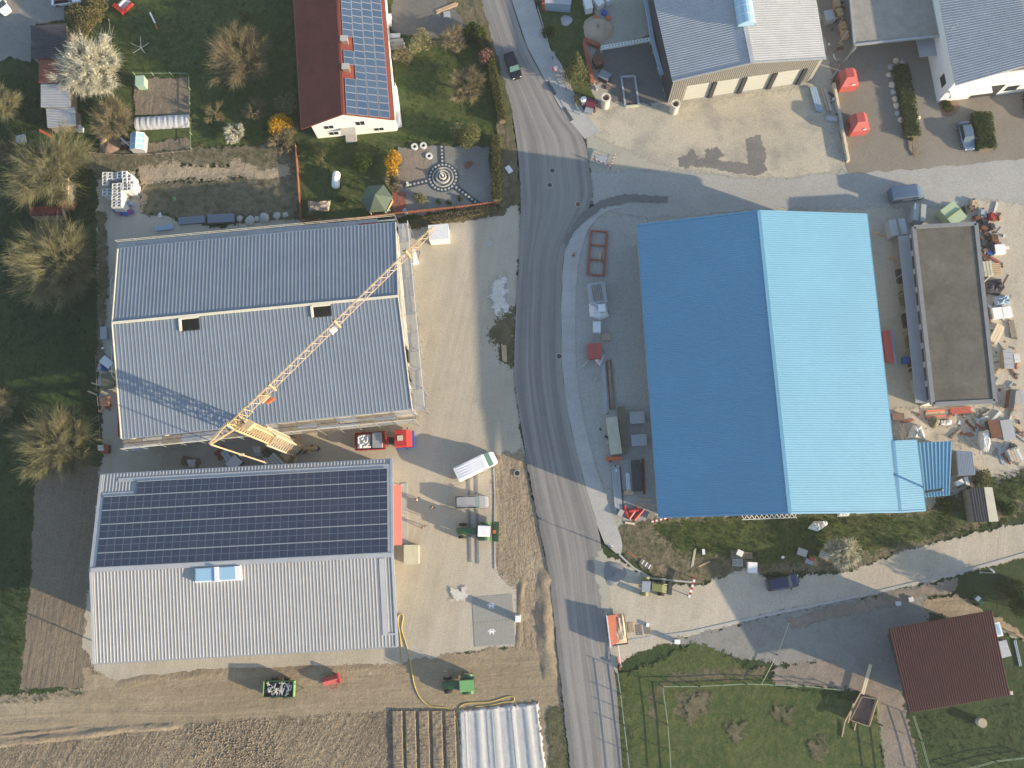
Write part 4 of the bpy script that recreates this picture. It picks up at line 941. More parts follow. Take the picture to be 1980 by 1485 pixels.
for s in(-1,1):
    for x in(-.8,.8):wheel(T,x,s*1.15,.4,.25)
MB().bars([(2,.5,.6),(2,-.5,.6)],[(3.1,0,.5),(3.1,0,.5)],.05).build('drawbar','dark_metal',T)
for k in range(46):
    x=random.uniform(-1.7,1.7);y=random.uniform(-.75,.75);L_=random.uniform(.15,.5);a=random.uniform(0,PI)
    c=MB().box(x-L_,x+L_,y-.06,y+.06,random.uniform(.9,1.3),random.uniform(1.31,1.42),0,a).build('scrap_piece',random.choice(['galv','cream_trim','dark_metal','container_grey']),T)
# ================================================================== tower crane
X=Vector((*G(450,815,27.2).xy,0)); JH=27.0
CR=thing('tower_crane','yellow slewing tower crane with lattice mast and long jib over the unfinished hall','crane',X)
tip=G(838,435,JH+.3)-X; rear=G(403,857,JH+.3)-X; jd=Vector((tip.x,tip.y,0)).normalized(); js=Vector((-jd.y,jd.x,0))
tl=Vector((tip.x,tip.y,0)).length; rl_=Vector((rear.x,rear.y,0)).length
def P3(a,b,z): v=jd*a+js*b; return (v.x,v.y,z)
md=math.atan2(jd.y,jd.x)
def lattice(parent,name,mat,w_,z0,z1,step,r=.06):
    A=[];B=[];cs=[jd*sx*w_/2+js*sy*w_/2 for sx,sy in((-1,-1),(1,-1),(1,1),(-1,1))]
    n=max(1,round((z1-z0)/step))
    for k in range(4):
        A.append((cs[k].x,cs[k].y,z0));B.append((cs[k].x,cs[k].y,z1))
    mb=MB();mb.bars(A,B,r*1.6);A=[];B=[]
    for i in range(n):
        a=z0+(z1-z0)*i/n;b=z0+(z1-z0)*(i+1)/n
        for k in range(4):
            p,q=cs[k],cs[(k+1)%4];A+=[(p.x,p.y,a),(p.x,p.y,a)];B+=[(q.x,q.y,a),(q.x,q.y,b)]
    mb.bars(A,B,r);return mb.build(name,mat,parent)
lattice(CR,'outer_mast','crane_pale',1.6,1.6,14.5,1.1,.075);lattice(CR,'inner_mast','crane_yellow',1.2,13.5,26.4,.9,.07)
for i in range(14):
    z=3+i*1.65; mb=MB();a=Vector(P3(-.45,-.45,z));mb.box(-.5,.5,-.28,.28,z,z+.05,0,md,(0,0));mb.build('mast_platform','crane_yellow',CR)
mb=MB();mb.bars([P3(.4,-.2,2),P3(.4,.2,2)],[P3(.4,-.2,26),P3(.4,.2,26)],.03);mb.bars([P3(.4,-.2,2+i*.5) for i in range(48)],[P3(.4,.2,2+i*.5) for i in range(48)],.02);mb.build('ladder','crane_pale',CR)
# jib: one bottom... upper chord pair + lower chord
def jib(parent,name,mat,a0,a1,w_,h_,z,step,wt=None,ht=None):
    wt=wt or w_;ht=ht or h_;n=round((a1-a0)/step);A=[];B=[];mb=MB()
    f=lambda i:(a0+(a1-a0)*i/n,(w_+(wt-w_)*i/n)/2,h_+(ht-h_)*i/n)
    for i in range(n):
        x0,b0,h0=f(i);x1,b1,h1=f(i+1)
        for s in(-1,1):A.append(P3(x0,s*b0,z));B.append(P3(x1,s*b1,z))
        A.append(P3(x0,0,z+h0));B.append(P3(x1,0,z+h1))
    mb.bars(A,B,.06);A=[];B=[]
    for i in range(n):
        x0,b0,h0=f(i);x1,b1,h1=f(i+1);xm=(x0+x1)/2;hm=(h0+h1)/2
        for s in(-1,1):A+=[P3(x0,s*b0,z),P3(x1,s*b1,z)];B+=[P3(xm,0,z+hm),P3(xm,0,z+hm)]
        A+=[P3(x0,-b0,z),P3(x0,-b0,z)];B+=[P3(x0,b0,z),P3(x1,b1,z)]
    mb.bars(A,B,.035);return mb.build(name,mat,parent)
jib(CR,'jib_root','crane_yellow',-.8,2.2,1.0,1.2,JH-.7,.75)
jib(CR,'jib_section','crane_pale',2.2,tl*.52,.75,.8,JH-.6,1.15)
jib(CR,'jib_section','crane_pale',tl*.52,tl*.86,.7,.7,JH-.6,1.25,.65,.65)
jib(CR,'jib_tip','crane_yellow',tl*.86,tl,.75,.75,JH-.6,1.4,.5,.4)
for a in (tl*.18,tl*.5,tl*.86): 
    mb=MB();mb.bars([P3(a,-.65,JH-.65),P3(a,.65,JH-.65),P3(a,-.65,JH-.65)],[P3(a,0,JH+.7),P3(a,0,JH+.7),P3(a,.65,JH-.65)],.13);mb.build('jib_joint','crane_yellow',CR)
mb=MB();V=[P3(-.6,-.6,JH-.4),P3(-.6,.6,JH-.4),P3(-rl_,.08,JH+.2),P3(-rl_,-.08,JH+.2),P3(-.6,0,JH+1.0)]
for i,j in((0,3),(1,2),(4,2),(0,1),(0,4),(1,4)):mb.bars([V[i]],[V[j]],.11)
for k in range(1,5):
    f=k/5;g=lambda p,q:tuple(Vector(p).lerp(Vector(q),f));mb.bars([g(V[0],V[3])],[g(V[1],V[2])],.07)
mb.build('rear_strut','crane_yellow',CR)
hz=6.0;e=Vector(P3(-rl_,0,JH));mb=MB();mb.bars([tuple(e+js*.1),tuple(e-js*.1)],[(e.x+js.x*.1,e.y+js.y*.1,1.6),(e.x-js.x*.1,e.y-js.y*.1,1.6)],.045);mb.build('guy_rod','crane_pale',CR)
mb=MB();mb.box(e.x-.25,e.x+.25,e.y-.15,e.y+.15,16,16.5);mb.build('guy_joint','crane_yellow',CR)
tq=G(503,763,JH)-X;ta=Vector((tq.x,tq.y,0)).dot(jd);mb=MB();mb.box(-.6,.6,-.55,.55,JH-1.0,JH-.75,0,md,(0,0))
V=[Vector(v) for v in mb.V[0]];mb.V[0]=np.array([tuple(v+jd*ta) for v in V]);mb.build('trolley','crane_yellow',CR)
p=jd*ta;mb=MB();mb.bars([(p.x-.1,p.y,JH-.9),(p.x+.1,p.y,JH-.9)],[(p.x-.1,p.y,23.6),(p.x+.1,p.y,23.6)],.02);mb.build('hoist_rope','dark_metal',CR)
hk=MB().box(p.x-.5,p.x+.5,p.y-.18,p.y+.18,23.1,23.6,0,.6).build('hook_block','orange_paint',CR);MB().bars([(p.x,p.y,23.1),(p.x,p.y,22.8)],[(p.x,p.y,22.8),(p.x+.25,p.y,22.6)],.06).build('hook','dark_metal',hk)
p=jd*(tl*.475)-js*.3;MB().box(p.x-.4,p.x+.4,p.y-.25,p.y+.25,JH-.9,JH-.4,0,md).build('winch_box','white_paint',CR)
p=jd*.9-js*1.4;MB().box(p.x-.5,p.x+.5,p.y-.35,p.y+.35,JH-1.0,JH-.1,0,md).build('switch_box','crane_yellow',CR)
# base: cross frame, slewing deck, ballast
for a in(PI/4,3*PI/4):
    mb=MB();mb.box(-3.0,3.0,-.22,.22,.45,.85,0,md+a,(0,0));mb.build('outrigger','crane_yellow',CR)
for k in range(4):
    a=md+PI/4+k*PI/2;mb=MB();mb.cyl((math.cos(a)*2.9,math.sin(a)*2.9,0),(math.cos(a)*2.9,math.sin(a)*2.9,.5),.35,n=10);mb.build('foot','dark_metal',CR)
mb=MB();mb.cyl((0,0,.85),(0,0,1.2),1.0,n=16);mb.build('slewing_ring','dark_metal',CR)
mb=MB();mb.box(-4.0,1.2,-.7,.7,1.2,1.55,0,md,(0,0));mb.build('slewing_deck','crane_yellow',CR)
for k in range(5):
    mb=MB();mb.box(-4.3+k*.42,-3.95+k*.42,-1.2,1.2,1.56,3.0,0,md,(0,0));mb.build('ballast_block','concrete',CR)
mb=MB();mb.box(-1.9,-.9,-.6,.6,1.56,2.3,0,md,(0,0));mb.build('winch_housing','crane_yellow',CR)
# ================================================================== scaffolding
def scaffold(label,a,b,z,wd,bay=2.6,side=1,boards='old_timber',name='scaffold',base=0.0,redfrom=None):
    a=Vector((a.x,a.y,0));b=Vector((b.x,b.y,0));t=(b-a).normalized();n=Vector((-t.y,t.x,0))*side;L=(b-a).length
    T=thing(name,label,'scaffold',a,math.atan2(t.y,t.x));s=side;k=max(1,round(L/bay));bay=L/k
    for i in range(k+1):
        x=i*bay
        mb=MB();mb.bars([(x,0,0),(x,s*wd,0),(x,0,z)],[(x,0,z+.1),(x,s*wd,z+1.1),(x,s*wd,z)],.035);mb.build('standard','galv',T)
    for hh in(.5,1.0): MB().bars([(0,s*wd,z+hh)],[(L,s*wd,z+hh)],.03).build('guard_rail','cream_trim',T)
    for lv in (z,z-2.1):
      for i in range(k):
        for j in range(3):
            if random.random()<.93: MB().box(i*bay+.04,(i+1)*bay-.04,s*(wd*(j+.06)/3) if s>0 else -wd*(j+.94)/3,(wd*(j+.94)/3) if s>0 else -wd*(j+.06)/3,lv,lv+.05).build('deck_board','red_paint' if redfrom and j==0 and i>=k-redfrom else random.choice([boards,boards,'galv','concrete']),T)
    MB().bars([(i*bay,s*wd,.2) for i in range(0,k,2)],[((i+1)*bay,s*wd,z) for i in range(0,k,2)],.025).build('brace','galv',T)
    return T
scaffold('scaffold with timber decks along the south eave of the unfinished hall',G(236,850,6.3),G(800,793,6.3),5.9,1.3,side=-1)
scaffold('scaffold along the east gable of the unfinished hall',G(768,432,6.3),G(800,790,6.3),6.0,1.5,side=1,redfrom=None,boards='concrete')
scaffold('guard rail scaffold behind the north eave of the unfinished hall',G(227,478,6.3),G(765,428,6.3),6.0,.75,side=1,boards='container_grey',redfrom=2)
T=thing('guard_frame','pale guard frame leaning at the west gable of the unfinished hall, north of its ridge','frame',G(215,560,5));T['label']='pale guard rail frame beside the west gable, north half'
def wb(T,name,mat,A,B,r=.05):
    mb=MB();mb.bars([tuple(x) for x in A],[tuple(x) for x in B],r);return mb.build(name,mat,T,world=True)
wb(T,'rail','cream_trim',[G(214,542,6),G(218,535,6),G(214,542,6)],[G(215,588,6),G(214,542,6),G(215,542,1)]);wb(T,'rail','cream_trim',[G(219,548,6)],[G(218,575,6)])
T=thing('guard_frame','pale guard rail frame beside the west gable, south half','frame',G(216,700,5))
wb(T,'rail','cream_trim',[G(216,668,6),G(216,724,6),G(219,705,6)],[G(216,724,6),G(224,735,6),G(219,722,6)])
# ================================================================== generic small things
def block(name,label,cat,x0,y0,x1,y1,wd,h,mat,z=0,group=None,parts=None,lid=None):
    """box-like thing whose long axis runs between two pixels"""
    a=G(x0,y0,z+h);b=G(x1,y1,z+h);L=(b-a).length;c=(a+b)/2
    T=thing(name,label,cat,(c.x,c.y,z),math.atan2(b.y-a.y,b.x-a.x),group);T['_L']=L
    return T,L
def crate(label,x0,y0,x1,y1,wd,h,mat,lidmat=None,name='crate',cat='crate',z=0,ribs_=0,group=None):
    T,L=block(name,label,cat,x0,y0,x1,y1,wd,h,mat,z,group);l=L/2;w_=wd/2
    mb=MB();mb.frustum((-l*.97,l*.97,-w_*.96,w_*.96),0,(-l,l,-w_,w_),h-.04);mb.build('body',mat,T)
    MB().box(-l-.03,l+.03,-w_-.03,w_+.03,h-.04,h+.03).build('lid',lidmat or mat,T)
    for k in range(ribs_):
        x=-l+2*l*(k+.5)/ribs_;MB().box(x-.04,x+.04,-w_-.05,w_+.05,h+.03,h+.07).build('batten',lidmat or mat,T)
    return T
def pile(label,x0,y0,x1,y1,wd,n,lay,mat,name='timber_stack',cat='timber',part='beam',z=0,th=.16,round_=False,group=None,jit=.03,mats=None):
    T,L=block(name,label,cat,x0,y0,x1,y1,wd,th*lay,mat,z,group);l=L/2
    for k in range(lay):
        for i in range(n):
            y=-wd/2+wd*(i+.5)/n;j=random.uniform(-jit,jit)*6;m_=random.choice(mats) if mats else mat;g=wd/n*.45
            mb=MB()
            if round_:mb.cyl((-l+j,y,th*(k+.5)),(l+j,y,th*(k+.5)),min(g,th/2),n=8)
            else:mb.box(-l+j,l+j,y-g,y+g,th*k+.005,th*(k+.93),0,random.uniform(-jit,jit)*.3)
            mb.build(part,m_,T)
    return T
def pallet(label,cx,cy,ang,z=0,sx=1.2,sy=.8,mat='old_timber',n=5,group=None,T=None):
    p=G(cx,cy,z);T=thing('pallet',label,'pallet',p,ang,group)
    for i in range(n):
        y=-sy/2+sy*(i+.5)/n;MB().box(-sx/2,sx/2,y-sy/n*.36,y+sy/n*.36,.11,.14).build('slat',mat,T)
    for s in(-1,0,1):MB().box(s*(sx/2-.06)-.05,s*(sx/2-.06)+.05,-sy/2,sy/2,0,.11).build('bearer',mat,T)
    return T
def tarp(label,pts,h,mat,name='tarpaulin',cat='tarpaulin',rough=.2,z=0):
    P=[G(a,b) for a,b in pts];c=cen(P);T=thing(name,label,cat,c);mb=MB();n=len(P);R=5;V=[];F=[]
    rings=[(1.0,0.02),(.93,.55),(.75,.9),(.45,1.0),(.2,.95)]
    D=[]
    for i in range(n):
        for k in range(4):D.append(P[i].lerp(P[(i+1)%n],k/4))
    m_=len(D)
    for f,hh in rings:
        for d in D:V.append(tuple(c+(d-c)*f*random.uniform(.97,1.03)+Vector((0,0,z+h*hh*random.uniform(1-rough,1+rough)))))
    for r in range(len(rings)-1):
        for i in range(m_):F.append((r*m_+i,r*m_+(i+1)%m_,(r+1)*m_+(i+1)%m_,(r+1)*m_+i))
    V.append(tuple(c+Vector((0,0,z+h))));F+=[(4*m_+i,4*m_+(i+1)%m_,len(V)-1) for i in range(m_)]
    mb.add(V,[tuple(f) for f in F]);mb.build('sheet',mat,T,world=True);return T
def pipe(label,x0,y0,x1,y1,r,mat,hollow=True,z=0,name='pipe',cat='pipe',group=None):
    a=G(x0,y0,z+r);b=G(x1,y1,z+r);c=(a+b)/2;T=thing(name,label,cat,(c.x,c.y,z),math.atan2(b.y-a.y,b.x-a.x),group);L=(b-a).length/2
    MB().cyl((-L,0,r),(L,0,r),r,n=14,hollow=r*.78 if hollow else None).build('tube',mat,T)
    if hollow:MB().cyl((L-.12,0,r),(L+.02,0,r),r*1.12,n=14,hollow=r*.78).build('socket',mat,T)
    return T
def upright(label,cx,cy,h,r,mat='pipe_concrete'):
    T=thing('concrete_pipe',label,'pipe',Vector((*G(cx,cy,h).xy,0)));
    MB().cyl((0,0,0),(0,0,h-.35),r*.9,n=20,hollow=r*.68).build('tube',mat,T);MB().cyl((0,0,h-.35),(0,0,h),r,n=20,hollow=r*.68).build('socket',mat,T);MB().cyl((0,0,0),(0,0,.02),r*.7,n=16).build('inside_floor','dark_void',T)
upright('tall concrete pipe standing on end by the stone sump',1172,188,2.6,.72);upright('concrete pipe standing on end at the corner of the grey hall',1307,200,2.5,.68)
# site huts / white things in the yard
crate('large white container tent at the north end of the left yard',829,450,867,447,2.2,2.3,'tarp_white','tarp_white','site_cabin','cabin')
crate('small white covered box near the east scaffold',795,483,802,508,1.1,1.1,'tarp_white','white_paint')
T,_=block('leaning_rail','pale metal rails lying beside the small white box','rails',812,485,806,510,.1,.1,'galv')
MB().box(-1.0,1.0,-.25,-.18,0,.1).build('rail','galv',T);MB().box(-1.0,.9,.1,.17,0,.1).build('rail','galv',T)
crate('brown wooden crate on gravel east of the unfinished hall',799,620,807,636,1.0,.9,'old_timber','timber',ribs_=3)
crate('beige garden shed box beneath the red awning',795,1054,795,1091,1.9,2.0,'beige_sheet','mesh_cream','cabin','shed')
T=pile('long pale timber beams lying beside the east scaffold',804,642,812,714,.35,2,2,'pale_timber')
T=pile('short slanting pale plank south of the long beams',816,718,808,750,.2,1,2,'pale_timber')
pile('mixed reddish boards stacked by the east scaffold',793,655,797,700,1.0,5,2,'old_timber',mats=['old_timber','brick_brown','timber'],part='board',name='board_stack')
pile('splayed plywood offcuts beside the east scaffold',795,716,806,740,1.2,5,1,'pale_timber',part='board',name='board_stack',jit=.12)
pile('white metal profiles on gravel at the south-east scaffold corner',802,772,818,771,.35,2,1,'white_paint',part='profile',name='profile_stack')
# barrels, blocks north-west
SK=[0]
def stack(cx,cy,h):
    k_=SK[0];SK[0]+=1;od=['first','second','third','fourth','fifth'];lb=(od[k_]+' from the left in the north row of white block towers') if k_<5 else ['white block tower below the west end of the north row','white block tower directly below the east end of the north row','second white block tower below the east end of the north row','white block tower east of the second one below the row','leftmost white block tower jutting west in the middle','second white block tower from the west in the middle arm','north-western tower of the double column of white blocks','north-eastern tower of the double column of white blocks','second west tower of the double column of white blocks','second east tower of the double column of white blocks','third west tower of the double column of white blocks','third east tower of the double column of white blocks','southernmost west tower of the double column of white blocks','southernmost east tower of the double column of white blocks','low white block tower beside the brown pallet heap','tall white block tower at the north-east flank','tall white block tower furthest east beside the embankment'][k_-5]
    T=thing('block_stack',lb,'concrete blocks',Vector((*G(cx,cy,h).xy,0)),.04,'white hollow block towers in the north-west corner')
    nb=max(1,round(h/.5))
    for k in range(nb):
        z=k*h/nb;hh=h/nb-.01;mb=MB()
        for s0,s1,t0,t1 in((-.36,.36,-.52,-.42),(-.36,.36,.42,.52),(-.36,-.26,-.42,.42),(.20,.36,-.42,.42),(-.26,.20,-.06,.06)):mb.box(s0,s1,t0,t1,z,z+hh)
        mb.build('block','white_block',T)
    MB().box(-.25,.19,-.41,.41,.01,h-.35).build('shaft_core','concrete',T)
for cx,cy,h in [(202,339,2.2),(212,339,2.2),(221,340,2.2),(231,338,2.4),(240,337,2.6),(202,351,2.2),(241,350,2.6),(241,362,2.6),(249,361,2.6),(202,371,1.9),(212,371,2.0),(221,361,2.6),(230,360,2.6),(221,372,2.6),(230,372,2.6),(220,383,2.6),(230,383,2.6),(220,394,2.6),(230,394,2.6),(239,371,1.6),(249,343,2.5),(254,356,2.4)]: stack(cx,cy,h)
o=thing('scrap_pallets','dark brown pallet heap among the white block towers','pallets',G(246,378,0))
for k in range(12):MB().box(-.7,.7,-.5,.5,.12*k,.12*k+.08,0,random.uniform(-.1,.1)).build('pallet_layer','old_timber' if k%2 else 'brick_brown',o)
tarp('grey wrapped lump just south of the white block towers',[(245,392),(258,391),(260,400),(247,401)],.8,'tarp_blue')
def drum(cx,cy,ang,label):
    T=thing('drum',label,'drum',G(cx,cy,0),ang);MB().cyl((-.65,0,.38),(.2,0,.38),.38,n=14).build('body','blue_paint',T);MB().cyl((.2,0,.38),(.5,0,.38),.385,n=14).build('band','red_paint',T);MB().cyl((.5,0,.38),(.75,0,.38),.38,n=14).build('end','blue_paint',T)
drum(230,410,-.5,'blue drum with red band, left of the pair below the block towers');drum(250,413,.35,'blue drum with red band, right of the pair below the block towers')
crate('pale blue-grey metal beam box lying north of the unfinished hall',300,442,335,438,.65,.35,'tarp_blue','tarp_blue','metal_profile','profile')
pile('left bundle of blue-grey steel roof sheets north of the unfinished hall',345,427,396,423,1.1,5,3,'anthracite_sheet',part='sheet',name='sheet_bundle',cat='metal sheets',jit=.01)
pile('right bundle of blue-grey steel roof sheets, beside the boulders',401,423,452,420,1.3,6,4,'anthracite_sheet',part='sheet',name='sheet_bundle',cat='metal sheets',jit=.01)
def boulder(cx,cy,r,label,mat='concrete',group=None,hz=.7):
    T=thing('boulder',label,'rock',G(cx,cy,0),random.random(),group);mb=MB();V=[];N=8;M_=5
    for j in range(M_):
        a=PI/2*j/(M_-1)
        for i in range(N):
            q=r*random.uniform(.8,1.15)*math.cos(a*.93);V.append((math.cos(2*PI*i/N)*q,math.sin(2*PI*i/N)*q,r*hz*math.sin(a)))
    F=[(j*N+i,j*N+(i+1)%N,(j+1)*N+(i+1)%N,(j+1)*N+i) for j in range(M_-1) for i in range(N)]+[tuple(range((M_-1)*N,M_*N))];mb.add(V,F);mb.build('stone',mat,T)
for k,(x,y,r) in enumerate([(464,423,.55),(484,427,.8),(497,424,.5),(512,421,.85),(536,418,.65),(552,416,.5)]): boulder(x,y,r,['grey boulder touching the right sheet bundle','second grey boulder from the sheet bundles','small third boulder from the sheet bundles','large pale fourth boulder from the sheet bundles','fifth boulder, beside the last before the fence','small last boulder nearest the orange fence'][k],group='boulders in the row by the sheet bundles')
for k,(x,y,m_) in enumerate([(309,415,'cloth_white'),(337,385,'green_cab')]):tarp(['white crumpled plastic on the excavated floor','green plastic scrap on the excavated floor'][k],[(x-4,y-4),(x+4,y-5),(x+5,y+5),(x-3,y+5)],.2,m_,rough=.5,name='plastic_scrap',cat='litter')
pile('thin timber pole lying on the excavated floor',415,395,440,387,.1,1,1,'timber',name='timber_pole',part='pole',round_=True,th=.1)
# west of the unfinished hall
crate('blue-grey covered pallet west of the hall ridge',200,632,200,655,.9,.8,'tarp_blue','container_grey')
crate('small white bucket on the path west of the hall',198,672,199,674,.3,.4,'white_paint',name='bucket',cat='bucket')
crate('light blue wrapped package leaning west of the hall',197,693,214,707,1.1,1.0,'tarp_blue','tarp_white','package','package')
tarp('blue sacks heaped beside the light blue package',[(197,700),(212,708),(209,718),(196,716)],.6,'blue_paint',name='sack_heap',cat='sacks')
crate('flat olive board stack west of the hall',207,722,208,752,1.7,.7,'board_olive','board_olive','board_stack','boards')
crate('grey slab left of the olive boards',194,732,195,745,.7,.5,'container_grey')
pile('sunlit splintered timber heap south of the olive boards',196,756,214,762,1.6,6,1,'timber',jit=.4,name='timber_heap')
crate('rusty grated box below the splintered timber',201,766,202,784,1.0,.8,'rust','brick_brown',ribs_=7)
pile('red and white barrier boards at the south-west corner of the hall',230,765,231,845,.5,4,1,'red_paint',part='barrier',mats=['red_paint','red_paint','white_paint'],name='barrier_stack',cat='barriers',z=0,th=.5)
# between halls
crate('small red skip with a white sack by the left meadow edge',195,868,209,868,1.2,.9,'rust','brick_red','skip','skip');tarp('white sack on the small red skip',[(196,862),(206,862),(208,873),(197,873)],.5,'tarp_white',z=.9,name='sack',cat='sack')
tarp('white plastic sheet on a heap beside the solar hall north wall',[(364,889),(381,888),(379,905),(368,907)],.9,'tarp_white')
pile('brown boards under the white plastic heap',352,890,384,896,1.3,4,2,'brick_brown',part='board',name='board_stack')
crate('white topped bin box just north of the solar hall',445,888,460,902,1.7,1.3,'dark_metal','tarp_white','bin','bin')
crate('grey mixer box with a round lid beside the red trailer frame',432,884,441,877,1.5,1.1,'container_grey','galv','mixer','mixer')
pile('dark red steel trailer frame lying in the alley',418,884,436,868,1.5,3,1,'brick_red',part='frame_beam',name='trailer_frame',cat='frame')
for k,(pts,l) in enumerate([([(490,862),(504,862),(512,885),(497,882)],'pale grey ballast sack nearest the crane guy rod'),([(508,885),(530,886),(538,900),(516,897)],'pale grey sack beside the solar hall eave below the crane')]):tarp(l,pts,1.3,'tarp_white',name='ballast_sack',cat='sack')
tarp('brown tarpaulin folds around the crane foot',[(512,866),(528,872),(536,885),(520,886)],.9,'board_olive')
# charger, signs, lamps
T=thing('charging_post','white charging post standing between the two marked parking bays','charging post',Vector((*G(1001,1197,1.9).xy,0)))
MB().box(-.32,.32,-.42,.42,.1,1.9).build('cabinet','white_paint',T);MB().box(-.42,.42,-.5,.5,0,.1).build('base','concrete',T);MB().box(-.35,-.325,-.25,.25,1.2,1.6).build('screen','glass_dark',T)
def lamp(label,cx,cy,h,ang,px_=None,arm=1.2):
    b=G(cx,cy,0);T=thing('street_lamp',label,'street lamp',b,ang)
    MB().cyl((0,0,0),(0,0,h),.09,.05,n=10).build('pole','galv',T);MB().bars([(0,0,h)],[(arm,0,h+.15)],.04,n=6).build('arm','galv',T);MB().frustum((arm-.1,arm+.6,-.13,.13),h+.1,(arm,arm+.5,-.08,.08),h+.22).build('lantern','container_grey',T);MB().cyl((0,0,0),(0,0,.3),.16,n=10).build('base','galv',T)
lamp('street lamp on the tip of the concrete pavement',1183,1058,2.7,2.6,arm=.3);lamp('street lamp by the south kerb of the gravel lane',1895,1107,4,2.4,arm=.3)
def sign(label,cx,cy,h,r=.3,mat='white_paint',rim='red_paint'):
    T=thing('road_sign',label,'sign',Vector((*G(cx,cy,h).xy,0)),.4);MB().cyl((0,0,0),(0,0,h-.1),.04,n=8).build('post','galv',T)
    MB().cyl((.05,0,h),(.08,-.02,h+.02),r,n=16).build('plate',rim,T);MB().cyl((.083,0,h),(.10,-.02,h+.02),r*.7,n=16).build('plate_face',mat,T)
T=thing('traffic_mirror','round pale traffic mirror on a post beside the conifer','mirror',Vector((*G(1071,132,2.4).xy,0)),0)
MB().cyl((0,0,0),(0,0,2.3),.05,n=8).build('post','galv',T);MB().cyl((0,0,2.2),(.25,-.1,2.7),.38,n=16).build('glass','pink_awning',T);MB().cyl((.02,-.01,2.22),(.27,-.11,2.72),.30,n=16).build('reflector','white_paint',T)
T=thing('gas_drum','white round tank beside a red machine at the pavement','tank',G(1128,199,0));MB().cyl((0,0,0),(0,0,1.1),.48,n=16).build('tank','white_paint',T);MB().cyl((0,0,1.1),(0,0,1.2),.3,.1,n=12).build('cap','white_paint',T)
T=thing('red_machine','dark red compact site machine next to the white round tank','machine',G(1142,206,0),-.3)
MB().box(-.8,.8,-.5,.6,.4,1.1).build('housing','car_maroon',T);MB().box(-.6,.6,-1.4,-.55,.3,.7).build('engine','galv',T)
for s in(-1,1):
    for x in(-.55,.55):wheel(T,x,s*.75,.35,.25)
T=thing('barrier_board','red and white striped barrier board across the gravel lane mouth','barrier',G(1336,1135,0),hdg(1331,1152,1341,1118))
for k in range(8):MB().box(-1.4+k*.35,-1.05+k*.35,-.14,.14,.8,1.0).build('stripe_panel','red_paint' if k%2 else 'white_paint',T)
for x in(-1.2,1.2):MB().box(x-.05,x+.05,-.3,.3,0,.8).build('foot','dark_metal',T)
T=thing('barrier_board','striped red and white board lying at the blue hall\'s south-west corner','barrier',G(1276,1005,0),hdg(1260,1010,1292,1002))
for k in range(8):MB().box(-1.2+k*.3,-.9+k*.3,-.12,.12,.0,.12).build('stripe_panel','red_paint' if k%2 else 'white_paint',T)
T=thing('barrier_board','white slatted barrier lying behind the kerb curve','barrier',G(1250,1092,0),hdg(1238,1084,1262,1100))
for k in range(7):MB().box(-.95+k*.27,-.78+k*.27,-.32,.32,.1,.2).build('slat','white_paint' if k%2 else 'old_timber',T)
# recycling bins (red gable boxes)
def redbin(label,cx,cy,ang):
    T=thing('red_container',label,'container',Vector((*G(cx,cy,1.6).xy,0)),ang);w_=1.2;l=1.25
    mb=MB();mb.add([(-w_,-l,0),(w_,-l,0),(w_,l,0),(-w_,l,0),(-w_*1.05,-l,1.55),(w_*1.05,-l,1.55),(w_*1.05,l,1.55),(-w_*1.05,l,1.55)],[(0,1,2,3)[::-1],(0,1,5,4),(1,2,6,5),(2,3,7,6),(3,0,4,7)]);mb.build('body','red_bin',T)
    mb=MB();mb.add([(-w_*1.08,-l,1.55),(w_*1.08,-l,1.55),(w_*1.08,l,1.55),(-w_*1.08,l,1.55),(-.55,-.25,2.5),(.55,-.25,2.5),(.55,l,2.4),(-.55,l,2.4)],[(4,5,6,7),(0,1,5,4),(1,2,6,5),(2,3,7,6),(3,0,4,7)]);mb.build('roof_hood','red_bin',T)
    MB().box(.25,.75,-l*.9-.03,-l*.9+.03,1.6,1.85).build('plate','white_paint',T);MB().box(-w_*1.12,-w_*1.05,-.35,.35,.9,1.25).build('hatch','dark_metal',T)
redbin('red peaked recycling container, the northern of two',1641,152,.12);redbin('red peaked recycling container, the southern of two',1662,238,.12)
# containers at north of flat building
def skip(label,x0,y0,x1,y1,wd,h,mat,double=True):
    T=crate(label,x0,y0,x1,y1,wd,h,mat,mat,'skip','skip');L=T['_L'];MB().box(-.06,.06,-wd/2,wd/2,h+.031,h+.2).build('ridge_bar','olive_paint',T);return T
skip('pale green double lidded container by the scrap yard',1831,398,1857,428,2.4,1.9,'container_green')
skip('grey container with sunlit east end between the van and the green container',1768,409,1790,412,2.5,2.0,'container_grey')
skip('grey pointed container at the corner of the flat-roofed building',1722,441,1752,437,2.3,2.0,'container_grey')
for k,(a,b,c,d,l) in enumerate([(1687,448,1735,462,'long sunlit plank in the shaded passage east of the blue hall'),(1720,497,1745,505,'short sunlit plank in the shaded passage east of the blue hall')]):pile(l,a,b,c,d,.35,2,1,'timber',part='plank',name='plank')
# red machine right of blue hall
T=crate('long faded red metal machine in the passage east of the blue hall',1713,640,1722,700,1.0,.9,'red_bin','red_bin','machine','machine');pile('grey rails beside the faded red machine',1724,642,1733,712,.35,2,1,'galv',part='rail',name='rail_bundle')
crate('blue barrel box by the flat-roofed building west side',1752,690,1752,702,.8,.9,'blue_paint')
for k in range(6):
    crate(['dark pallet box under the west lean-to, northernmost','dark green pallet box under the west lean-to, second from north','dark pallet box under the west lean-to, third from north','dark pallet box under the west lean-to, fourth from north','dark pallet box under the west lean-to, fifth from north','grey slab pile at the south end of the lean-to'][k],1742+k*6,520+k*43,1746+k*6,545+k*43,1.2,.8,['dark_metal','board_olive','dark_metal','board_olive','dark_metal','container_grey'][k])
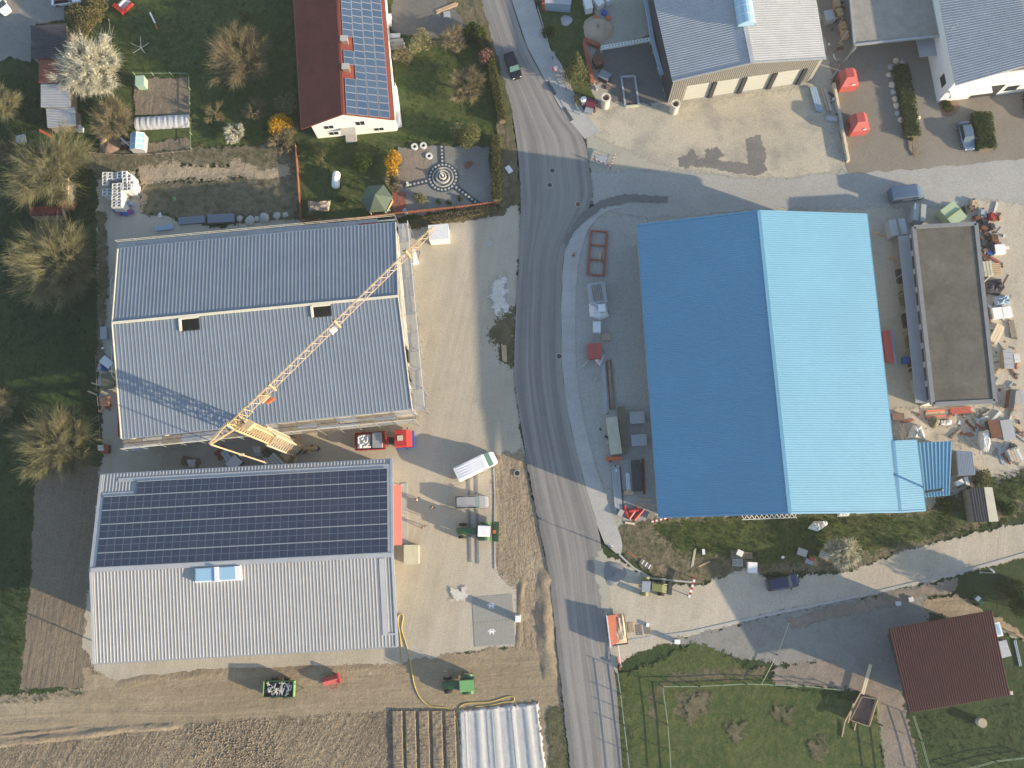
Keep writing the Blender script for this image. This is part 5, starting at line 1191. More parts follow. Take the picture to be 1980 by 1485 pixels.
# west of blue hall: red frame, sacks
T=thing('steel_frame','faded red rectangular steel frame lying on the concrete west of the blue hall','frame',G(1155,490,0),hdg(1150,538,1157,452))
L=(G(1157,452)-G(1150,538)).length/2;w_=1.15
for s in(-1,1):MB().box(-L,L,s*w_-.16,s*w_+.16,.1,.45).build('side_beam','brick_red',T)
for x in(-L,-L*.33,L*.33,L-.1):MB().box(x-.08,x+.12,-w_+.16,w_-.16,.15,.35).build('cross_beam','brick_red',T)
MB().box(-L*.4,L*.05,w_*-.35-.1,w_*-.35+.1,.1,.3).build('prop','crane_yellow',T)
T=crate('pale machine bed wrapped in plastic with slats on top',1152,547,1158,585,2.4,1.2,'tarp_white','container_grey','machine_bed','machine')
for k in range(6):MB().box(-1.2,1.2,-.7+k*.25,-.58+k*.25,1.24,1.32).build('slat','old_timber',T)
tarp('white plastic sheet lump below the machine bed',[(1138,588),(1172,585),(1178,612),(1160,620),(1140,612)],.9,'tarp_white')
crate('white box on the plastic sheet lump',1157,596,1170,595,1.0,.5,'white_paint',z=.8);crate('white square crate between the plastic lump and the orange box',1147,632,1161,632,1.5,1.2,'white_paint','tarp_white')
crate('pale pink patterned board beside the orange box',1164,652,1180,651,.9,.3,'fur_beige')
crate('orange red square metal box west of the blue hall',1137,679,1163,678,2.1,1.4,'brick_red','red_bin','metal_box','box');tarp('white torn plastic under the orange box corner',[(1147,694),(1172,684),(1160,708)],.4,'tarp_white',rough=.5)
pile('long brown rusty beams lying south of the orange box',1177,698,1184,790,.8,4,2,'rust',mats=['rust','old_timber','brick_brown'],name='beam_stack')
pile('grey profiles lying left of the rusty beams',1166,705,1172,800,.5,3,1,'galv',part='profile',name='profile_stack')
crate('cream ribbed roof panel stack left of the olive board',1182,808,1192,878,1.4,1.5,'mesh_cream','mesh_cream','panel_stack','panels')
for o in [C.objects[-1]]: pass
pile('cream corrugated sheets on top of the panel stack',1184,806,1194,877,1.3,6,1,'mesh_cream',part='rib',name='sheet_bundle',cat='sheets',z=1.55,th=.12,jit=0)
crate('long olive board right of the cream panels',1201,786,1208,876,.9,.9,'board_olive','board_olive','board_stack','boards')
crate('orange and white rack under the cream panels',1172,887,1202,886,.4,.8,'orange_paint','orange_paint','rack','rack')
crate('grey topped table near the blue hall wall, northern of two',1218,808,1246,807,1.6,.9,'board_olive','container_grey','work_table','table');crate('pinkish topped table near the blue hall wall, southern of two',1221,852,1250,850,1.5,.9,'container_grey','container_grey','work_table','table')
pile('dark steel beam bundle by the pavement edge',1191,900,1198,985,1.3,6,2,'dark_metal',part='beam',mats=['dark_metal','dark_metal','container_grey'],name='beam_stack')
pile('white tubes standing beside the dark steel beams',1214,916,1216,950,.6,3,1,'white_paint',part='tube',round_=True,name='tube_bundle',cat='tubes')
pile('brown timber beam near the hall, beside a black skip',1243,888,1246,955,.35,1,2,'rust',name='beam_stack')
crate('black open skip between white tubes and brown beam',1229,890,1233,950,1.2,.9,'dark_metal','dark_metal','skip','skip')
crate('pale board under the white tubes',1207,953,1226,952,.5,.3,'timber','timber','board','board')
for i,(a,b,c,d) in enumerate([(1207,978,1213,1000),(1232,980,1216,1003),(1244,985,1226,1005),(1216,988,1234,985)]):
    pipe(['red plastic pipe, leftmost of the group at the hall corner','red plastic pipe in the middle of the group at the hall corner','red plastic pipe, rightmost and longest of the group','short red plastic pipe behind the others'][i],a,b,c,d,.26,'red_paint',z=0 if i<3 else .1)
pile('pale broken timber heap at the hall corner',1246,972,1272,978,1.2,5,1,'timber',jit=.35,name='timber_heap');crate('grey concrete block near the beam bundle',1197,990,1204,994,.9,.6,'concrete');crate('wooden box beside the timber heap',1254,995,1264,1000,.9,.6,'old_timber')
pile('pale timber plank south of the red pipes',1208,1010,1226,1013,.3,1,1,'pale_timber',name='plank',part='plank')
# white truss south of the blue hall
T=thing('lattice_girder','white lattice girder lying at the south wall of the blue hall','girder',G(1486,998,0),hdg(1437,1002,1534,998))
L=3.7;A=[(-L,.25,.4),(-L,-.35,.4)];Bb=[(L,.25,.4),(L,-.35,.4)]
for k in range(11):
    x=-L+2*L*k/11;A+=[(x,.25,.4),(x+L/11,-.35,.4)];Bb+=[(x+L/11,-.35,.4),(x+2*L/11,.25,.4)]
MB().bars(A,Bb,.05).build('truss','white_paint',T)
tarp('white wrapped bale by the south wall of the blue hall',[(1617,988),(1645,985),(1640,998),(1618,999)],.5,'tarp_white')
crate('pale green panel leaning at the south wall of the blue hall',1656,988,1685,986,.8,.4,'plastic_green')
tarp('crumpled grey plastic sheet on the grass bank',[(1560,1022),(1572,1008),(1598,1007),(1600,1014),(1580,1028)],.6,'tarp_white',rough=.4)
crate('grey stone block with a dark hole on the bank, left of two',1543,1065,1560,1071,.9,.5,'concrete');crate('grey stone block on the bank beside the blossom bush, right of two',1586,1070,1602,1077,.9,.5,'concrete')
crate('small red hydrant box between the two stone blocks',1566,1079,1575,1083,.4,.5,'red_bin');crate('grey board under the small red box',1558,1084,1572,1088,.6,.1,'container_grey')
crate('white cube tank on the lane edge, beside the pallets',1447,1097,1464,1098,1.35,1.1,'tarp_white','white_paint','water_tank','tank')
pallet('pallet with a purple crate beside the white cube tank',1424,1072,-.05,.0,1.6,1.1,'old_timber');pallet('pallet directly left of the white cube tank',1426,1088,-.05,.0,1.4,1.0,'concrete');pallet('pallet nearest the bank, right of the purple crate',1445,1074,-.02,.0,1.3,.9,'old_timber')
crate('purple grey crate on the pallet by the lane',1426,1067,1436,1072,.7,.6,'cloth_white')
crate('white canister on the grass bank',1513,1076,1515,1079,.3,.5,'white_paint',name='canister',cat='canister')
pile('white bundle of poles standing on the bank path',1344,1062,1338,1096,.3,2,1,'mesh_cream',part='pole',name='pole_bundle',cat='poles',round_=True);pile('pale post lying by the pole bundle',1350,1096,1372,1086,.2,1,1,'timber',part='post',name='post_piece');crate('small blue-white sack on the bank path',1360,1062,1361,1072,.3,.3,'tarp_white')
pile('red-orange barrier lath behind the pavement tip',1214,1068,1232,1078,.1,1,1,'orange_paint',part='lath',name='barrier_lath',cat='lath',th=.1)
# junction island wreck: red sand-filled tipper
T=thing('sand_trailer','red sided trailer loaded with sand beside the road junction','trailer',Vector((*G(1192,1218,.8).xy,0)),hdg(1178,1190,1185,1245))
MB().box(-2.0,2.0,-1.0,1.3,.5,.65).build('floor','dark_metal',T);MB().box(-2.05,2.05,-1.15,-1.05,.6,1.7).build('side_board','white_paint',T);MB().add([(-2,-1.05,1.6),(1.9,-1.05,1.6),(1.5,.3,.9),(-2,.5,.95)],[(0,1,2,3)]).build('slide_panel','brick_red',T)
mb=MB();N=8;V=[]
for i in range(N):
    for j in range(N):
        x=-2+3.8*i/(N-1);y=-.6+1.8*j/(N-1);e=min(i,j,N-1-i,N-1-j);V.append((x,y,.66+(.0 if e==0 else .45+random.uniform(-.1,.1))))
mb.add(V,np.array([(i*N+j,(i+1)*N+j,(i+1)*N+j+1,i*N+j+1) for i in range(N-1) for j in range(N-1)]));mb.build('sand_load','fur_beige',T)
for s in(-1,1):
    for x in(-1,1):wheel(T,x,s*1.05,.4,.25)
MB().bars([(2,0,.6)],[(4.6,0,.7)],.07).build('drawbar','white_paint',T);MB().box(4.5,4.8,-.15,.15,.5,.9).build('hitch','old_timber',T)
for k,(x,y,l) in enumerate([(1220,1213,'timber pallet nearest the sand trailer'),(1236,1218,'timber pallet, middle of three by the sand trailer'),(1252,1216,'timber pallet farthest from the sand trailer')]):pallet(l,x,y,PI/2+.1,0,1.3,.8,'timber' if k==0 else 'old_timber')
crate('small white bucket on the kerb by the pallets',1250,1208,1255,1209,.45,.4,'white_paint',name='bucket',cat='bucket');crate('small utility box on the soil south of the lane kerb',1305,1241,1315,1241,.5,.9,'concrete','white_paint','utility_box','utility box')
pile('orange barrier pole leaning by the road verge',1194,1272,1200,1296,.12,1,1,'orange_paint',part='pole',name='barrier_pole',cat='pole',th=.5)
pile('wooden planks lying in the verge patch beside the road',974,666,976,698,.7,4,1,'timber',part='plank',name='plank_stack')
crate('pale metal drain box by the hedge verge',980,322,988,333,.7,.3,'container_grey','white_paint','drain_box','box')
T=thing('manhole','round concrete manhole cover in the left yard','manhole',G(946,471,0));MB().cyl((0,0,0),(0,0,.07),.42,n=20,hollow=.28).build('ring','concrete',T);MB().cyl((0,0,0),(0,0,.06),.27,n=20).build('cover','galv',T)
for k,(x,y,l) in enumerate([(1068,330,'manhole cover in the road north of the junction'),(1118,395,'rusty manhole cover on the junction corner'),(1063,358,'manhole cover near the road centre by the junction'),(1081,689,'round gully cover at the pavement kerb'),(1000,915,'dark gully hole in the dirt verge')]):
    T=thing('manhole',l,'manhole',G(x,y,zR));MB().cyl((0,0,0),(0,0,.015),.36,n=16).build('cover',['dark_metal','rust','dark_metal','dark_metal','dark_void'][k],T);MB().cyl((0,0,0),(0,0,.012),.45,n=16,hollow=.36).build('ring','concrete',T)
# sump, brick wall, white beam, sand heap near the grey hall
T=thing('sump','deep rectangular open sump with pale stone rim west of the grey hall','pit',G(1220,178,0))
q=[G(1201,150),(G(1227,148)),G(1235,205),G(1209,207)]
for i in range(4):
    a,b_=q[i],q[(i+1)%4];t=(b_-a).normalized();n_=Vector((-t.y,t.x,0))*.13;mb=MB();mb.prism([a-n_,b_-n_,b_+n_,a+n_],0,.3);mb.build('rim_wall','mesh_cream' if i==2 else 'container_grey',T,world=True)
mb=MB();mb.prism(q[::-1],0,.06);mb.build('water','dark_void',T,world=True)
T=thing('brick_wall','low red brick wall forming a corner round the sand heap','wall',G(1140,95,0))
for a,b_ in((G(1128,80),G(1160,94)),(G(1129,84),G(1146,165))):
    t=(b_-a).normalized();n_=Vector((-t.y,t.x,0))*.28;L=(b_-a).length;k=int(L/.5)
    for i in range(k):
        for r in range(3):
            p=a+t*(i*.5+(.25 if r%2 else 0));mb=MB();mb.prism([p-n_,p+t*.48-n_,p+t*.48+n_,p+n_],r*.3,r*.3+.28);mb.build('brick','brick_red',T,world=True)
T=thing('concrete_beam','long pale perforated beam bridging the sump yard','beam',G(1210,85,0));a=G(1163,93,1.2);b_=G(1260,76,1.2)
bar(T,'beam','white_block',a,b_,.55,.4)
for k in range(16):
    p=a.lerp(b_,(k+.5)/16);mb=MB();mb.cyl((p.x,p.y,1.4),(p.x,p.y,1.42),.09,n=8);mb.build('hole','dark_void',T,world=True)
for p in(a,b_):bar(T,'support','concrete',(p.x,p.y,0),(p.x,p.y,1.0),.4,.4)
T=thing('grey_pipe','long pale blue plastic gutter along the west wall of the grey hall','gutter',G(1262,80,0));wb(T,'tube','tarp_blue',[G(1247,-10,2.0),G(1262,80,2.0)],[G(1262,80,2.0),G(1280,145,2.0)],.35)
def heap(label,cx,cy,r,h,mat,name='sand_heap',cat='sand',sq=1):
    T=thing(name,label,cat,G(cx,cy,0));N=28;M_=10;V=[];mb=MB()
    for j in range(M_):
        f=1-j/(M_-1)
        for i in range(N):
            a=2*PI*i/N;rr=r*f*(1+.08*math.sin(3*a+1)+random.uniform(-.03,.03));V.append((math.cos(a)*rr,math.sin(a)*rr*sq,h*(1-f**1.6)*random.uniform(.92,1.05)))
    mb.add(V,[(j*N+i,j*N+(i+1)%N,(j+1)*N+(i+1)%N,(j+1)*N+i) for j in range(M_-1) for i in range(N)]);mb.build('mound',mat,T,smooth=True);return T
heap('round pale sand heap in the brick corner',1156,58,2.4,1.2,'pale_timber' if 0 else 'fur_beige')
heap('grey stone ring mound in the shaded garden',1095,40,1.0,.4,'container_grey','stone_ring','stones')
heap('long dry earth berm beside the road',1028,1175,1.7,.55,'dry_earth' if 'dry_earth' in MT else 'fur_beige','earth_berm','earth') if 0 else None
T=crate('bluish grey machine in the shade, north of the tall pipe',1160,140,1178,150,1.2,1.1,'dark_metal','anthracite_sheet','machine','machine');T=crate('dark brown drum machine in the shade, beside the brick wall',1153,108,1160,125,1.3,1.3,'dark_metal','rust','machine','machine')
# things at top: lorries etc
for k,(a,b,c,d,w_,h,m1,m2,l) in enumerate([(1055,-8,1105,-4,2.2,2.2,'tarp_blue','container_grey','blue-grey canopy box at the top edge by the garden'),(1048,-2,1075,-4,1.6,1.9,'brick_red','red_bin','red roofed hutch at the top edge by the road garden'),(1134,-6,1140,16,1.1,1.6,'tarp_white','tarp_white','white upright bag, leftmost of three at the top edge'),(1150,-10,1163,8,1.1,1.4,'tarp_white','tarp_white','white upright bag, middle of three at the top edge'),(1168,-14,1180,0,1.0,1.3,'tarp_white','tarp_white','white upright bag, rightmost of three at the top edge')]):crate(l,a,b,c,d,w_,h,m1,m2,'bag' if 'bag' in l else 'hutch','bag' if 'bag' in l else 'hutch')
crate('blue plastic tub on the concrete by the sand heap',1165,22,1173,25,.7,.5,'blue_paint',name='tub',cat='tub');crate('orange tub right of the blue tub',1173,32,1179,37,.6,.4,'orange_paint',name='tub',cat='tub');crate('orange ring tub on the sand heap rim',1148,33,1155,33,.5,.3,'orange_paint',name='tub',cat='tub',z=.2)
# things by the canopy right of the grey hall
pile('pale blue metal sheet stack at the forecourt corner',1572,168,1585,214,.95,3,3,'tarp_blue',part='sheet',name='sheet_bundle',cat='metal sheets')
pile('old timber pile between the blue sheets and the wall',1592,170,1606,215,.7,4,2,'old_timber',mats=['old_timber','timber','concrete']);crate('grey L-shaped slab below the timber pile',1598,228,1618,230,.6,.5,'container_grey')
crate('grey pallet box under the flat canopy edge',1601,20,1606,38,1.3,1.4,'container_grey','galv')
for k,(x,y) in enumerate([(1618,5),(1623,22),(1630,48),(1634,64)]):crate(['timber crate under the canopy edge, first from the top','timber crate under the canopy edge, second from the top','timber crate under the canopy edge, third from the top','timber crate under the canopy edge, lowest'][k],x-2,y-6,x+3,y+7,.8,1.0,'timber','timber',ribs_=2)
T=thing('retaining_wall','low wooden edged wall between forecourt and paved court','wall',G(1635,290,0))
for i in range(10):
    a=G(1610,165).lerp(G(1638,315),i/10);b_=G(1610,165).lerp(G(1638,315),(i+.96)/10);wallq(T,'wall_block','pale_timber' if i<3 or i>5 else 'concrete',a,b_,0,.8,.35)
# scrap yard clutter
cl=[('rust',1860,412),('dark_metal',1868,405),('brick_brown',1880,400),('crane_yellow',1884,392),('container_grey',1902,410),('rust',1892,420),('red_paint',1919,418),('dark_metal',1905,430),('brick_brown',1889,436),('rust',1902,440),('dark_metal',1918,438),('rust',1910,452),('dark_metal',1896,455),('brick_brown',1921,455),('dark_metal',1902,468),('galv',1915,450),('rust',1923,462),('dark_metal',1912,472),('brick_brown',1906,484),('blue_paint',1914,487),('rust',1898,492),('rust',1906,500),('dark_metal',1921,478)]
names={'rust':'rusty','dark_metal':'blackened','brick_brown':'brown','crane_yellow':'yellow','container_grey':'grey','red_paint':'red','galv':'galvanised','blue_paint':'blue'}
cl.sort(key=lambda a:a[2]);cnt={};NW=['northernmost','second from the north','third from the north','fourth from the north','fifth from the north','sixth from the north','seventh from the north','eighth from the north']
for i,(m_,x,y) in enumerate(cl):
    k_=cnt.get(m_,0);cnt[m_]=k_+1;tot=sum(1 for a in cl if a[0]==m_)
    p=G(x,y,.6);T=thing('machine_part',f'{names[m_]} engine part in the scrap rows'+(f', {NW[k_]} of the {names[m_]} ones' if tot>1 else ''),'machine part',(p.x,p.y,0),random.uniform(-.4,.4),f'{names[m_]} scrap parts in rows')
    w_=random.uniform(.35,.65);l=random.uniform(.4,.7);h=random.uniform(.4,.9)
    MB().box(-l,l,-w_,w_,.05,h*.6).box(-l*.6,l*.5,-w_*.6,w_*.6,h*.6,h).build('casing',m_,T)
    MB().cyl((0,-w_*1.15,h*.5),(0,w_*1.15,h*.5),h*.28,n=10).build('shaft','rust' if i%2 else 'dark_metal',T);MB().cyl((l*.8,0,h*.3),(l*.8,0,h*1.1),.12,n=8).build('pipe_stub','galv' if i%3==0 else 'dark_metal',T)
crate('white square lid box at the east edge of the scrap rows',1925,482,1944,481,1.3,.9,'tarp_white','white_paint')
crate('cream pallet stack beside the roof parapet, east side',1900,520,1918,519,2.1,1.0,'mesh_cream','mesh_cream',ribs_=3);pallet('pallet right of the cream stack',1926,520,.0,.0,1.3,1.8,'timber',6)
tarp('dark green tarpaulin heap east of the flat-roofed building',[(1896,545),(1932,540),(1940,560),(1930,572),(1900,568)],1.3,'cloth_dark');pile('pale pole propped on the dark tarpaulin',1900,548,1922,528,.15,1,1,'pale_timber',part='pole',name='timber_pole',z=1.3)
tarp('silver foil covered stack below the dark tarpaulin',[(1918,575),(1945,572),(1952,590),(1922,592)],1.0,'tarp_blue')
crate('white flat crate, left of a pair east of the flat roof',1921,606,1938,604,1.5,.8,'cloth_white','white_paint');crate('white flat crate, right of a pair east of the flat roof',1940,604,1956,602,1.5,.8,'cloth_white','white_paint')
pile('rusty beams tucked along the east parapet',1905,592,1912,625,.8,4,2,'rust');pile('pale slanting board stack east of the flat roof',1920,662,1936,630,1.2,3,2,'pale_timber',part='board',name='board_stack');pile('dark boards at the right of the slanting boards',1955,618,1961,650,.8,4,2,'old_timber',part='board',name='board_stack')
crate('grey stone slabs on pallet, east of the boards',1948,677,1952,712,1.2,1.0,'old_timber','container_grey',ribs_=3);crate('small white blocks pallet at the right edge',1965,685,1968,700,.7,.7,'white_block','white_block',ribs_=2)
crate('dark machine block at the right edge by the flat roof corner',1952,770,1962,772,2.6,1.2,'rust','dark_metal','machine','machine');pallet('grey pallet rack at the right edge, right of the dark machine',1974,768,.1,.6,2.0,2.0,'container_grey',5)
pile('red brick row under the south wall of the flat-roofed building',1838,795,1878,792,.9,8,3,'brick_red',part='brick_row',name='brick_stack',cat='bricks',mats=['brick_red','red_bin']);pile('pale brick and timber row left of the red bricks',1790,803,1828,800,1.3,5,2,'timber',mats=['timber','pink_awning','old_timber'],part='board',name='board_stack')
heap('dark green bush-like earth heap beside the brick rows',1806,815,1.0,.8,'board_olive','earth_heap','earth');tarp('white sack by the earth heap',[(1828,812),(1838,812),(1838,822),(1827,822)],.5,'white_paint',name='sack',cat='sack');tarp('pale grey rubble sack left of the white sack',[(1815,813),(1827,812),(1826,822),(1816,824)],.5,'white_block',name='sack',cat='sack')
pile('bundled pale laths beside the canopy, near the blue hall corner',1742,825,1750,850,.9,5,1,'pale_timber',jit=.1,part='lath',name='lath_bundle');tarp('crumpled white and red plastic heap at the blue hall corner',[(1764,822),(1778,822),(1788,850),(1774,850),(1752,848)],.9,'tarp_white',rough=.4);crate('brown grating box beside the blue hall east eave',1726,806,1748,805,.9,.5,'brick_brown')
def debris(pix,dn,mats,seed):
    P=scatter(pix,dn);mb=MB();r=random.Random(seed)
    for x,y in P:
        l=r.choice([.15,.2,.3,.5,.9]);w_=r.uniform(.06,.22);h=r.uniform(.05,.35);mb.box(x-l,x+l,y-w_,y+w_,r.choice([0,.05]),h,r.randrange(len(mats)),r.uniform(0,PI))
    mb.build('debris',mats,kind='stuff')
def inpoly(P,poly):
    x,y=P[:,0],P[:,1];c=np.zeros(len(P),bool);n=len(poly)
    for i in range(n):
        x0,y0=poly[i].x,poly[i].y;x1,y1=poly[(i+1)%n].x,poly[(i+1)%n].y
        c^=((y0>y)!=(y1>y))&(x<(x1-x0)*(y-y0)/(y1-y0+1e-12)+x0)
    return c
def scatter(pix,dn,excl=()):
    poly=[G(a,b) for a,b in pix];xs=[p.x for p in poly];ys=[p.y for p in poly];A=(max(xs)-min(xs))*(max(ys)-min(ys));n=int(A*dn)
    P=np.stack([rng.uniform(min(xs),max(xs),n),rng.uniform(min(ys),max(ys),n)],1);m=inpoly(P,poly)
    for e in excl:m&=~inpoly(P,[G(a,b) for a,b in e])
    return P[m]
DM=['timber','rust','dark_metal','old_timber','concrete','white_block','brick_red','board_olive','galv']
debris([(1738,800),(1880,795),(1985,790),(1985,925),(1880,870),(1840,845),(1780,845),(1745,850)],.75,DM,1)
debris([(1888,395),(1930,395),(1950,500),(1965,620),(1975,760),(1930,770),(1905,560)],.7,DM,2)
debris([(1130,700),(1175,700),(1195,900),(1240,985),(1200,1000),(1175,900)],.30,DM,3)
debris([(1595,0),(1630,0),(1645,110),(1640,160),(1610,170),(1600,90)],.5,DM,4)
debris([(1600,170),(1625,170),(1640,300),(1615,240)],.6,DM,5)
debris([(200,270),(250,265),(245,295),(190,292)],.8,DM,6)
debris([(1140,110),(1165,110),(1185,180),(1150,175)],.8,DM,7)
debris([(785,640),(818,640),(815,760),(800,760)],.6,['pale_timber','timber','concrete','brick_brown'],8)
debris([(192,690),(212,690),(214,800),(198,800)],.9,DM,9)
debris([(500,855),(600,850),(600,885),(500,900)],.5,['crane_yellow','old_timber','dark_metal','rust'],10)
T=tarp('pale grey covered boat-like shape in the scrap yard',[(1892,835),(1908,830),(1912,860),(1908,876),(1896,872),(1890,855)],1.0,'white_block',rough=.03,name='covered_boat',cat='boat')
crate('purple grey flat slab in the scrap yard',1945,812,1953,850,1.6,.5,'container_grey');crate('dark stacked box left of the purple grey slab',1920,812,1928,846,1.4,1.1,'dark_metal','rust');pile('diagonal timber beam at the right edge of the scrap yard',1960,820,1982,838,.3,1,2,'timber');pile('dark sheet pile at the right edge',1955,880,1962,858,.0+1.0,3,2,'dark_metal',part='sheet',name='sheet_bundle',cat='metal sheets')
pile('light timber planks lying across the scrap yard',1885,812,1912,806,.35,2,1,'white_block',part='plank',name='plank_stack')
def rshed(label,pts,z,mat,nr,group=None):
    q=[G(a,b,z) for a,b in pts];T=thing('shed',label,'shed',cen(q));ribs(q,nr,.05,'roof',[mat],T);W=inset(q,.15)
    for i in range(4):wallq(T,'wall','old_timber',W[i],W[(i+1)%4],0,z-.15)
    return T
rshed('small shed with grey corrugated roof east of the blue canopy',[(1849,871),(1880,873),(1886,918),(1853,920)][::-1],2.3,'container_grey',10)
T=rshed('black hut with a cream strip roof by the lane',[(1874,944),(1905,942),(1915,1008),(1885,1010)],2.2,'cloth_dark',6);q=[G(1903,942,2.3),G(1918,942,2.2),G(1930,1008,2.2),G(1913,1009,2.3)];mb=MB();mb.prism(q[::-1],2.1,2.3);mb.build('awning_strip','mesh_cream',T,world=True)
T=crate('white garden furniture set south of the grey shed',1868,922,1872,938,.4,.6,'white_paint',name='garden_bench',cat='bench');crate('white round table near the black hut',1849,936,1862,930,.6,.7,'cloth_white','white_paint','garden_table','table')
pile('stone slabs stacked as a wall at the right edge, pale',1958,868,1968,890,1.6,4,3,'white_block',part='slab',name='slab_stack',mats=['white_block','timber','concrete'],th=.35)
pile('metal ladder lying in the right scrap yard',1928,862,1942,900,.5,2,1,'galv',part='stile',name='ladder',cat='ladder')
# lower right items
T=thing('log_tank','round pale concrete tank lid standing on the grass by the barn','tank',Vector((*G(1900,1398,.9).xy,0)));MB().cyl((0,0,0),(0,0,.85),.55,n=20).build('barrel','pipe_concrete',T);MB().cyl((0,0,.85),(0,0,.92),.58,n=20).build('lid','fur_beige',T)
pile('long pale plank leaning from the dark yard to the manure bay',1684,1285,1668,1343,.45,2,1,'pale_timber',part='plank',name='plank_ramp',cat='planks',z=.6)
T=thing('manure_bay','dark timber sided bay with brown muck at the paddock corner','pen',G(1662,1375,0));q=[G(1662,1345),(G(1692,1350)),G(1676,1402),G(1640,1390)]
for i in range(4):wallq(T,'side_board','old_timber' if i!=1 else 'timber',q[i],q[(i+1)%4],0,1.0,.1)
wb(T,'pole','timber',[G(1664,1340,1),G(1650,1360,1),G(1634,1395,.3),G(1655,1398,.3)],[G(1634,1395,1),G(1640,1398,1),G(1628,1425,.2),G(1652,1412,.2)],.09)
mb=MB();mb.prism([p for p in q][::-1],0,.35);mb.build('muck','brick_brown',T,world=True)
T=thing('excavator_toy','dark little garden tractor by the east barn fence','garden tractor',G(1888,1160,0),-.8);MB().box(-.7,.7,-.35,.35,.3,.75).build('body','green_paint',T);MB().box(-.5,-.1,-.3,.3,.75,1.1).build('seat','cloth_white',T)
for s in(-1,1):
    for x in(-.45,.5):wheel(T,x,s*.42,.28,.2)
crate('grey clutter box on the east side of the maroon barn',1936,1240,1946,1270,1.3,.9,'container_grey','galv');pile('blue-white pipes beside the maroon barn',1963,1240,1974,1290,.4,2,1,'tarp_blue',part='tube',round_=True,name='tube_bundle',cat='tubes')
crate('bright blue tarpaulin box at the right edge by the trees',1976,1130,1984,1155,1.8,1.2,'blue_paint');crate('small pale box at the soil strip by the lane',1733,1167,1742,1167,.5,.4,'white_block');crate('round white feed bucket at the barn corner',1954,1340,1958,1340,.4,.5,'pipe_concrete',name='bucket',cat='bucket')
crate('small stone on the soil strip beside the lane',1758,1160,1766,1158,.5,.4,'white_block')
# person builder ----------------------------------------------------
def skinmesh(name,verts,edges,rad,mat,parent,sub=1):
    me=bpy.data.meshes.new(name);me.from_pydata(verts,edges,[]);o=link(name,me,parent);me.materials.append(MT[mat])
    m_=o.modifiers.new('skin','SKIN');
    for i,r in enumerate(rad):me.skin_vertices[0].data[i].radius=(r,r*.85) if not isinstance(r,tuple) else r
    me.skin_vertices[0].data[0].use_root=True
    s=o.modifiers.new('sub','SUBSURF');s.levels=sub;s.render_levels=sub;return o
def person(label,cx,cy,ang,shirt,trouser,step=.22,red_helmet=False):
    T=thing('person',label,'person',Vector((*G(cx,cy,.9).xy,0)),ang)
    V=[(0,0,.95),(0,0,1.2),(0,0,1.42),(.01,0,1.53),(.03,0,1.64),(.03,0,1.74)];E=[(0,1),(1,2),(2,3),(3,4),(4,5)];R=[.13,.13,.14,.055,.095,.07]
    for s in(-1,1):
        k=len(V);V+=[(0,s*.1,.9),(s*step*.5,s*.1,.5),(s*step,s*.1,.09),(s*step+.15,s*.11,.05)];E+=[(0,k),(k,k+1),(k+1,k+2),(k+2,k+3)];R+=[.095,.065,.042,.035]
        k=len(V);V+=[(0,s*.19,1.42),(-s*.08,s*.26,1.15),(-s*.02+.08,s*.27,.92),(.12-s*.02,s*.26,.82)];E+=[(2,k),(k,k+1),(k+1,k+2),(k+2,k+3)];R+=[.065,.045,.035,.03]
    skinmesh('body',V,E,R,'skin',T)
    V=[(0,0,.98),(0,0,1.2),(0,0,1.44)];E=[(0,1),(1,2)];R=[.155,.16,.16]
    for s in(-1,1):
        k=len(V);V+=[(0,s*.2,1.42),(-s*.06,s*.25,1.22)];E+=[(2,k),(k,k+1)];R+=[.085,.07]
    skinmesh('shirt',V,E,R,shirt,T)
    V=[(0,0,.95)];E=[];R=[.15]
    for s in(-1,1):
        k=len(V);V+=[(0,s*.1,.88),(s*step*.5,s*.1,.5),(s*step*.95,s*.1,.14)];E+=[(0,k),(k,k+1),(k+1,k+2)];R+=[.11,.082,.06]
    skinmesh('trousers',V,E,R,trouser,T)
    mb=MB();N=10;VV=[]
    for j in range(4):
        a=PI/2*j/3.2
        for i in range(N):VV.append((.01+math.cos(2*PI*i/N)*.115*math.cos(a),math.sin(2*PI*i/N)*.10*math.cos(a),1.70+.125*math.sin(a)))
    mb.add(VV,[(j*N+i,j*N+(i+1)%N,(j+1)*N+(i+1)%N,(j+1)*N+i) for j in range(3) for i in range(N)]+[tuple(range(3*N,4*N))]);mb.build('hair' if not red_helmet else 'cap','hair' if not red_helmet else 'red_paint',T,smooth=True)
    for s in(-1,1):MB().box(s*step-.05,s*step+.2,s*.1-.05,s*.1+.05,0,.09).build('shoe','cloth_dark',T)
person('person in a white top walking on the gravel, nearest the awning',806,965,.3,'cloth_white','cloth_dark');person('person in dark clothes on the gravel between the other two',836,981,2.6,'cloth_dark','denim');person('person in a brown top on the gravel, southernmost of three',818,1019,.2,'cloth_brown','cloth_dark');person('person in a red top and blue trousers on the roadside pavement',1109,493,-.9,'cloth_red','denim',red_helmet=True)
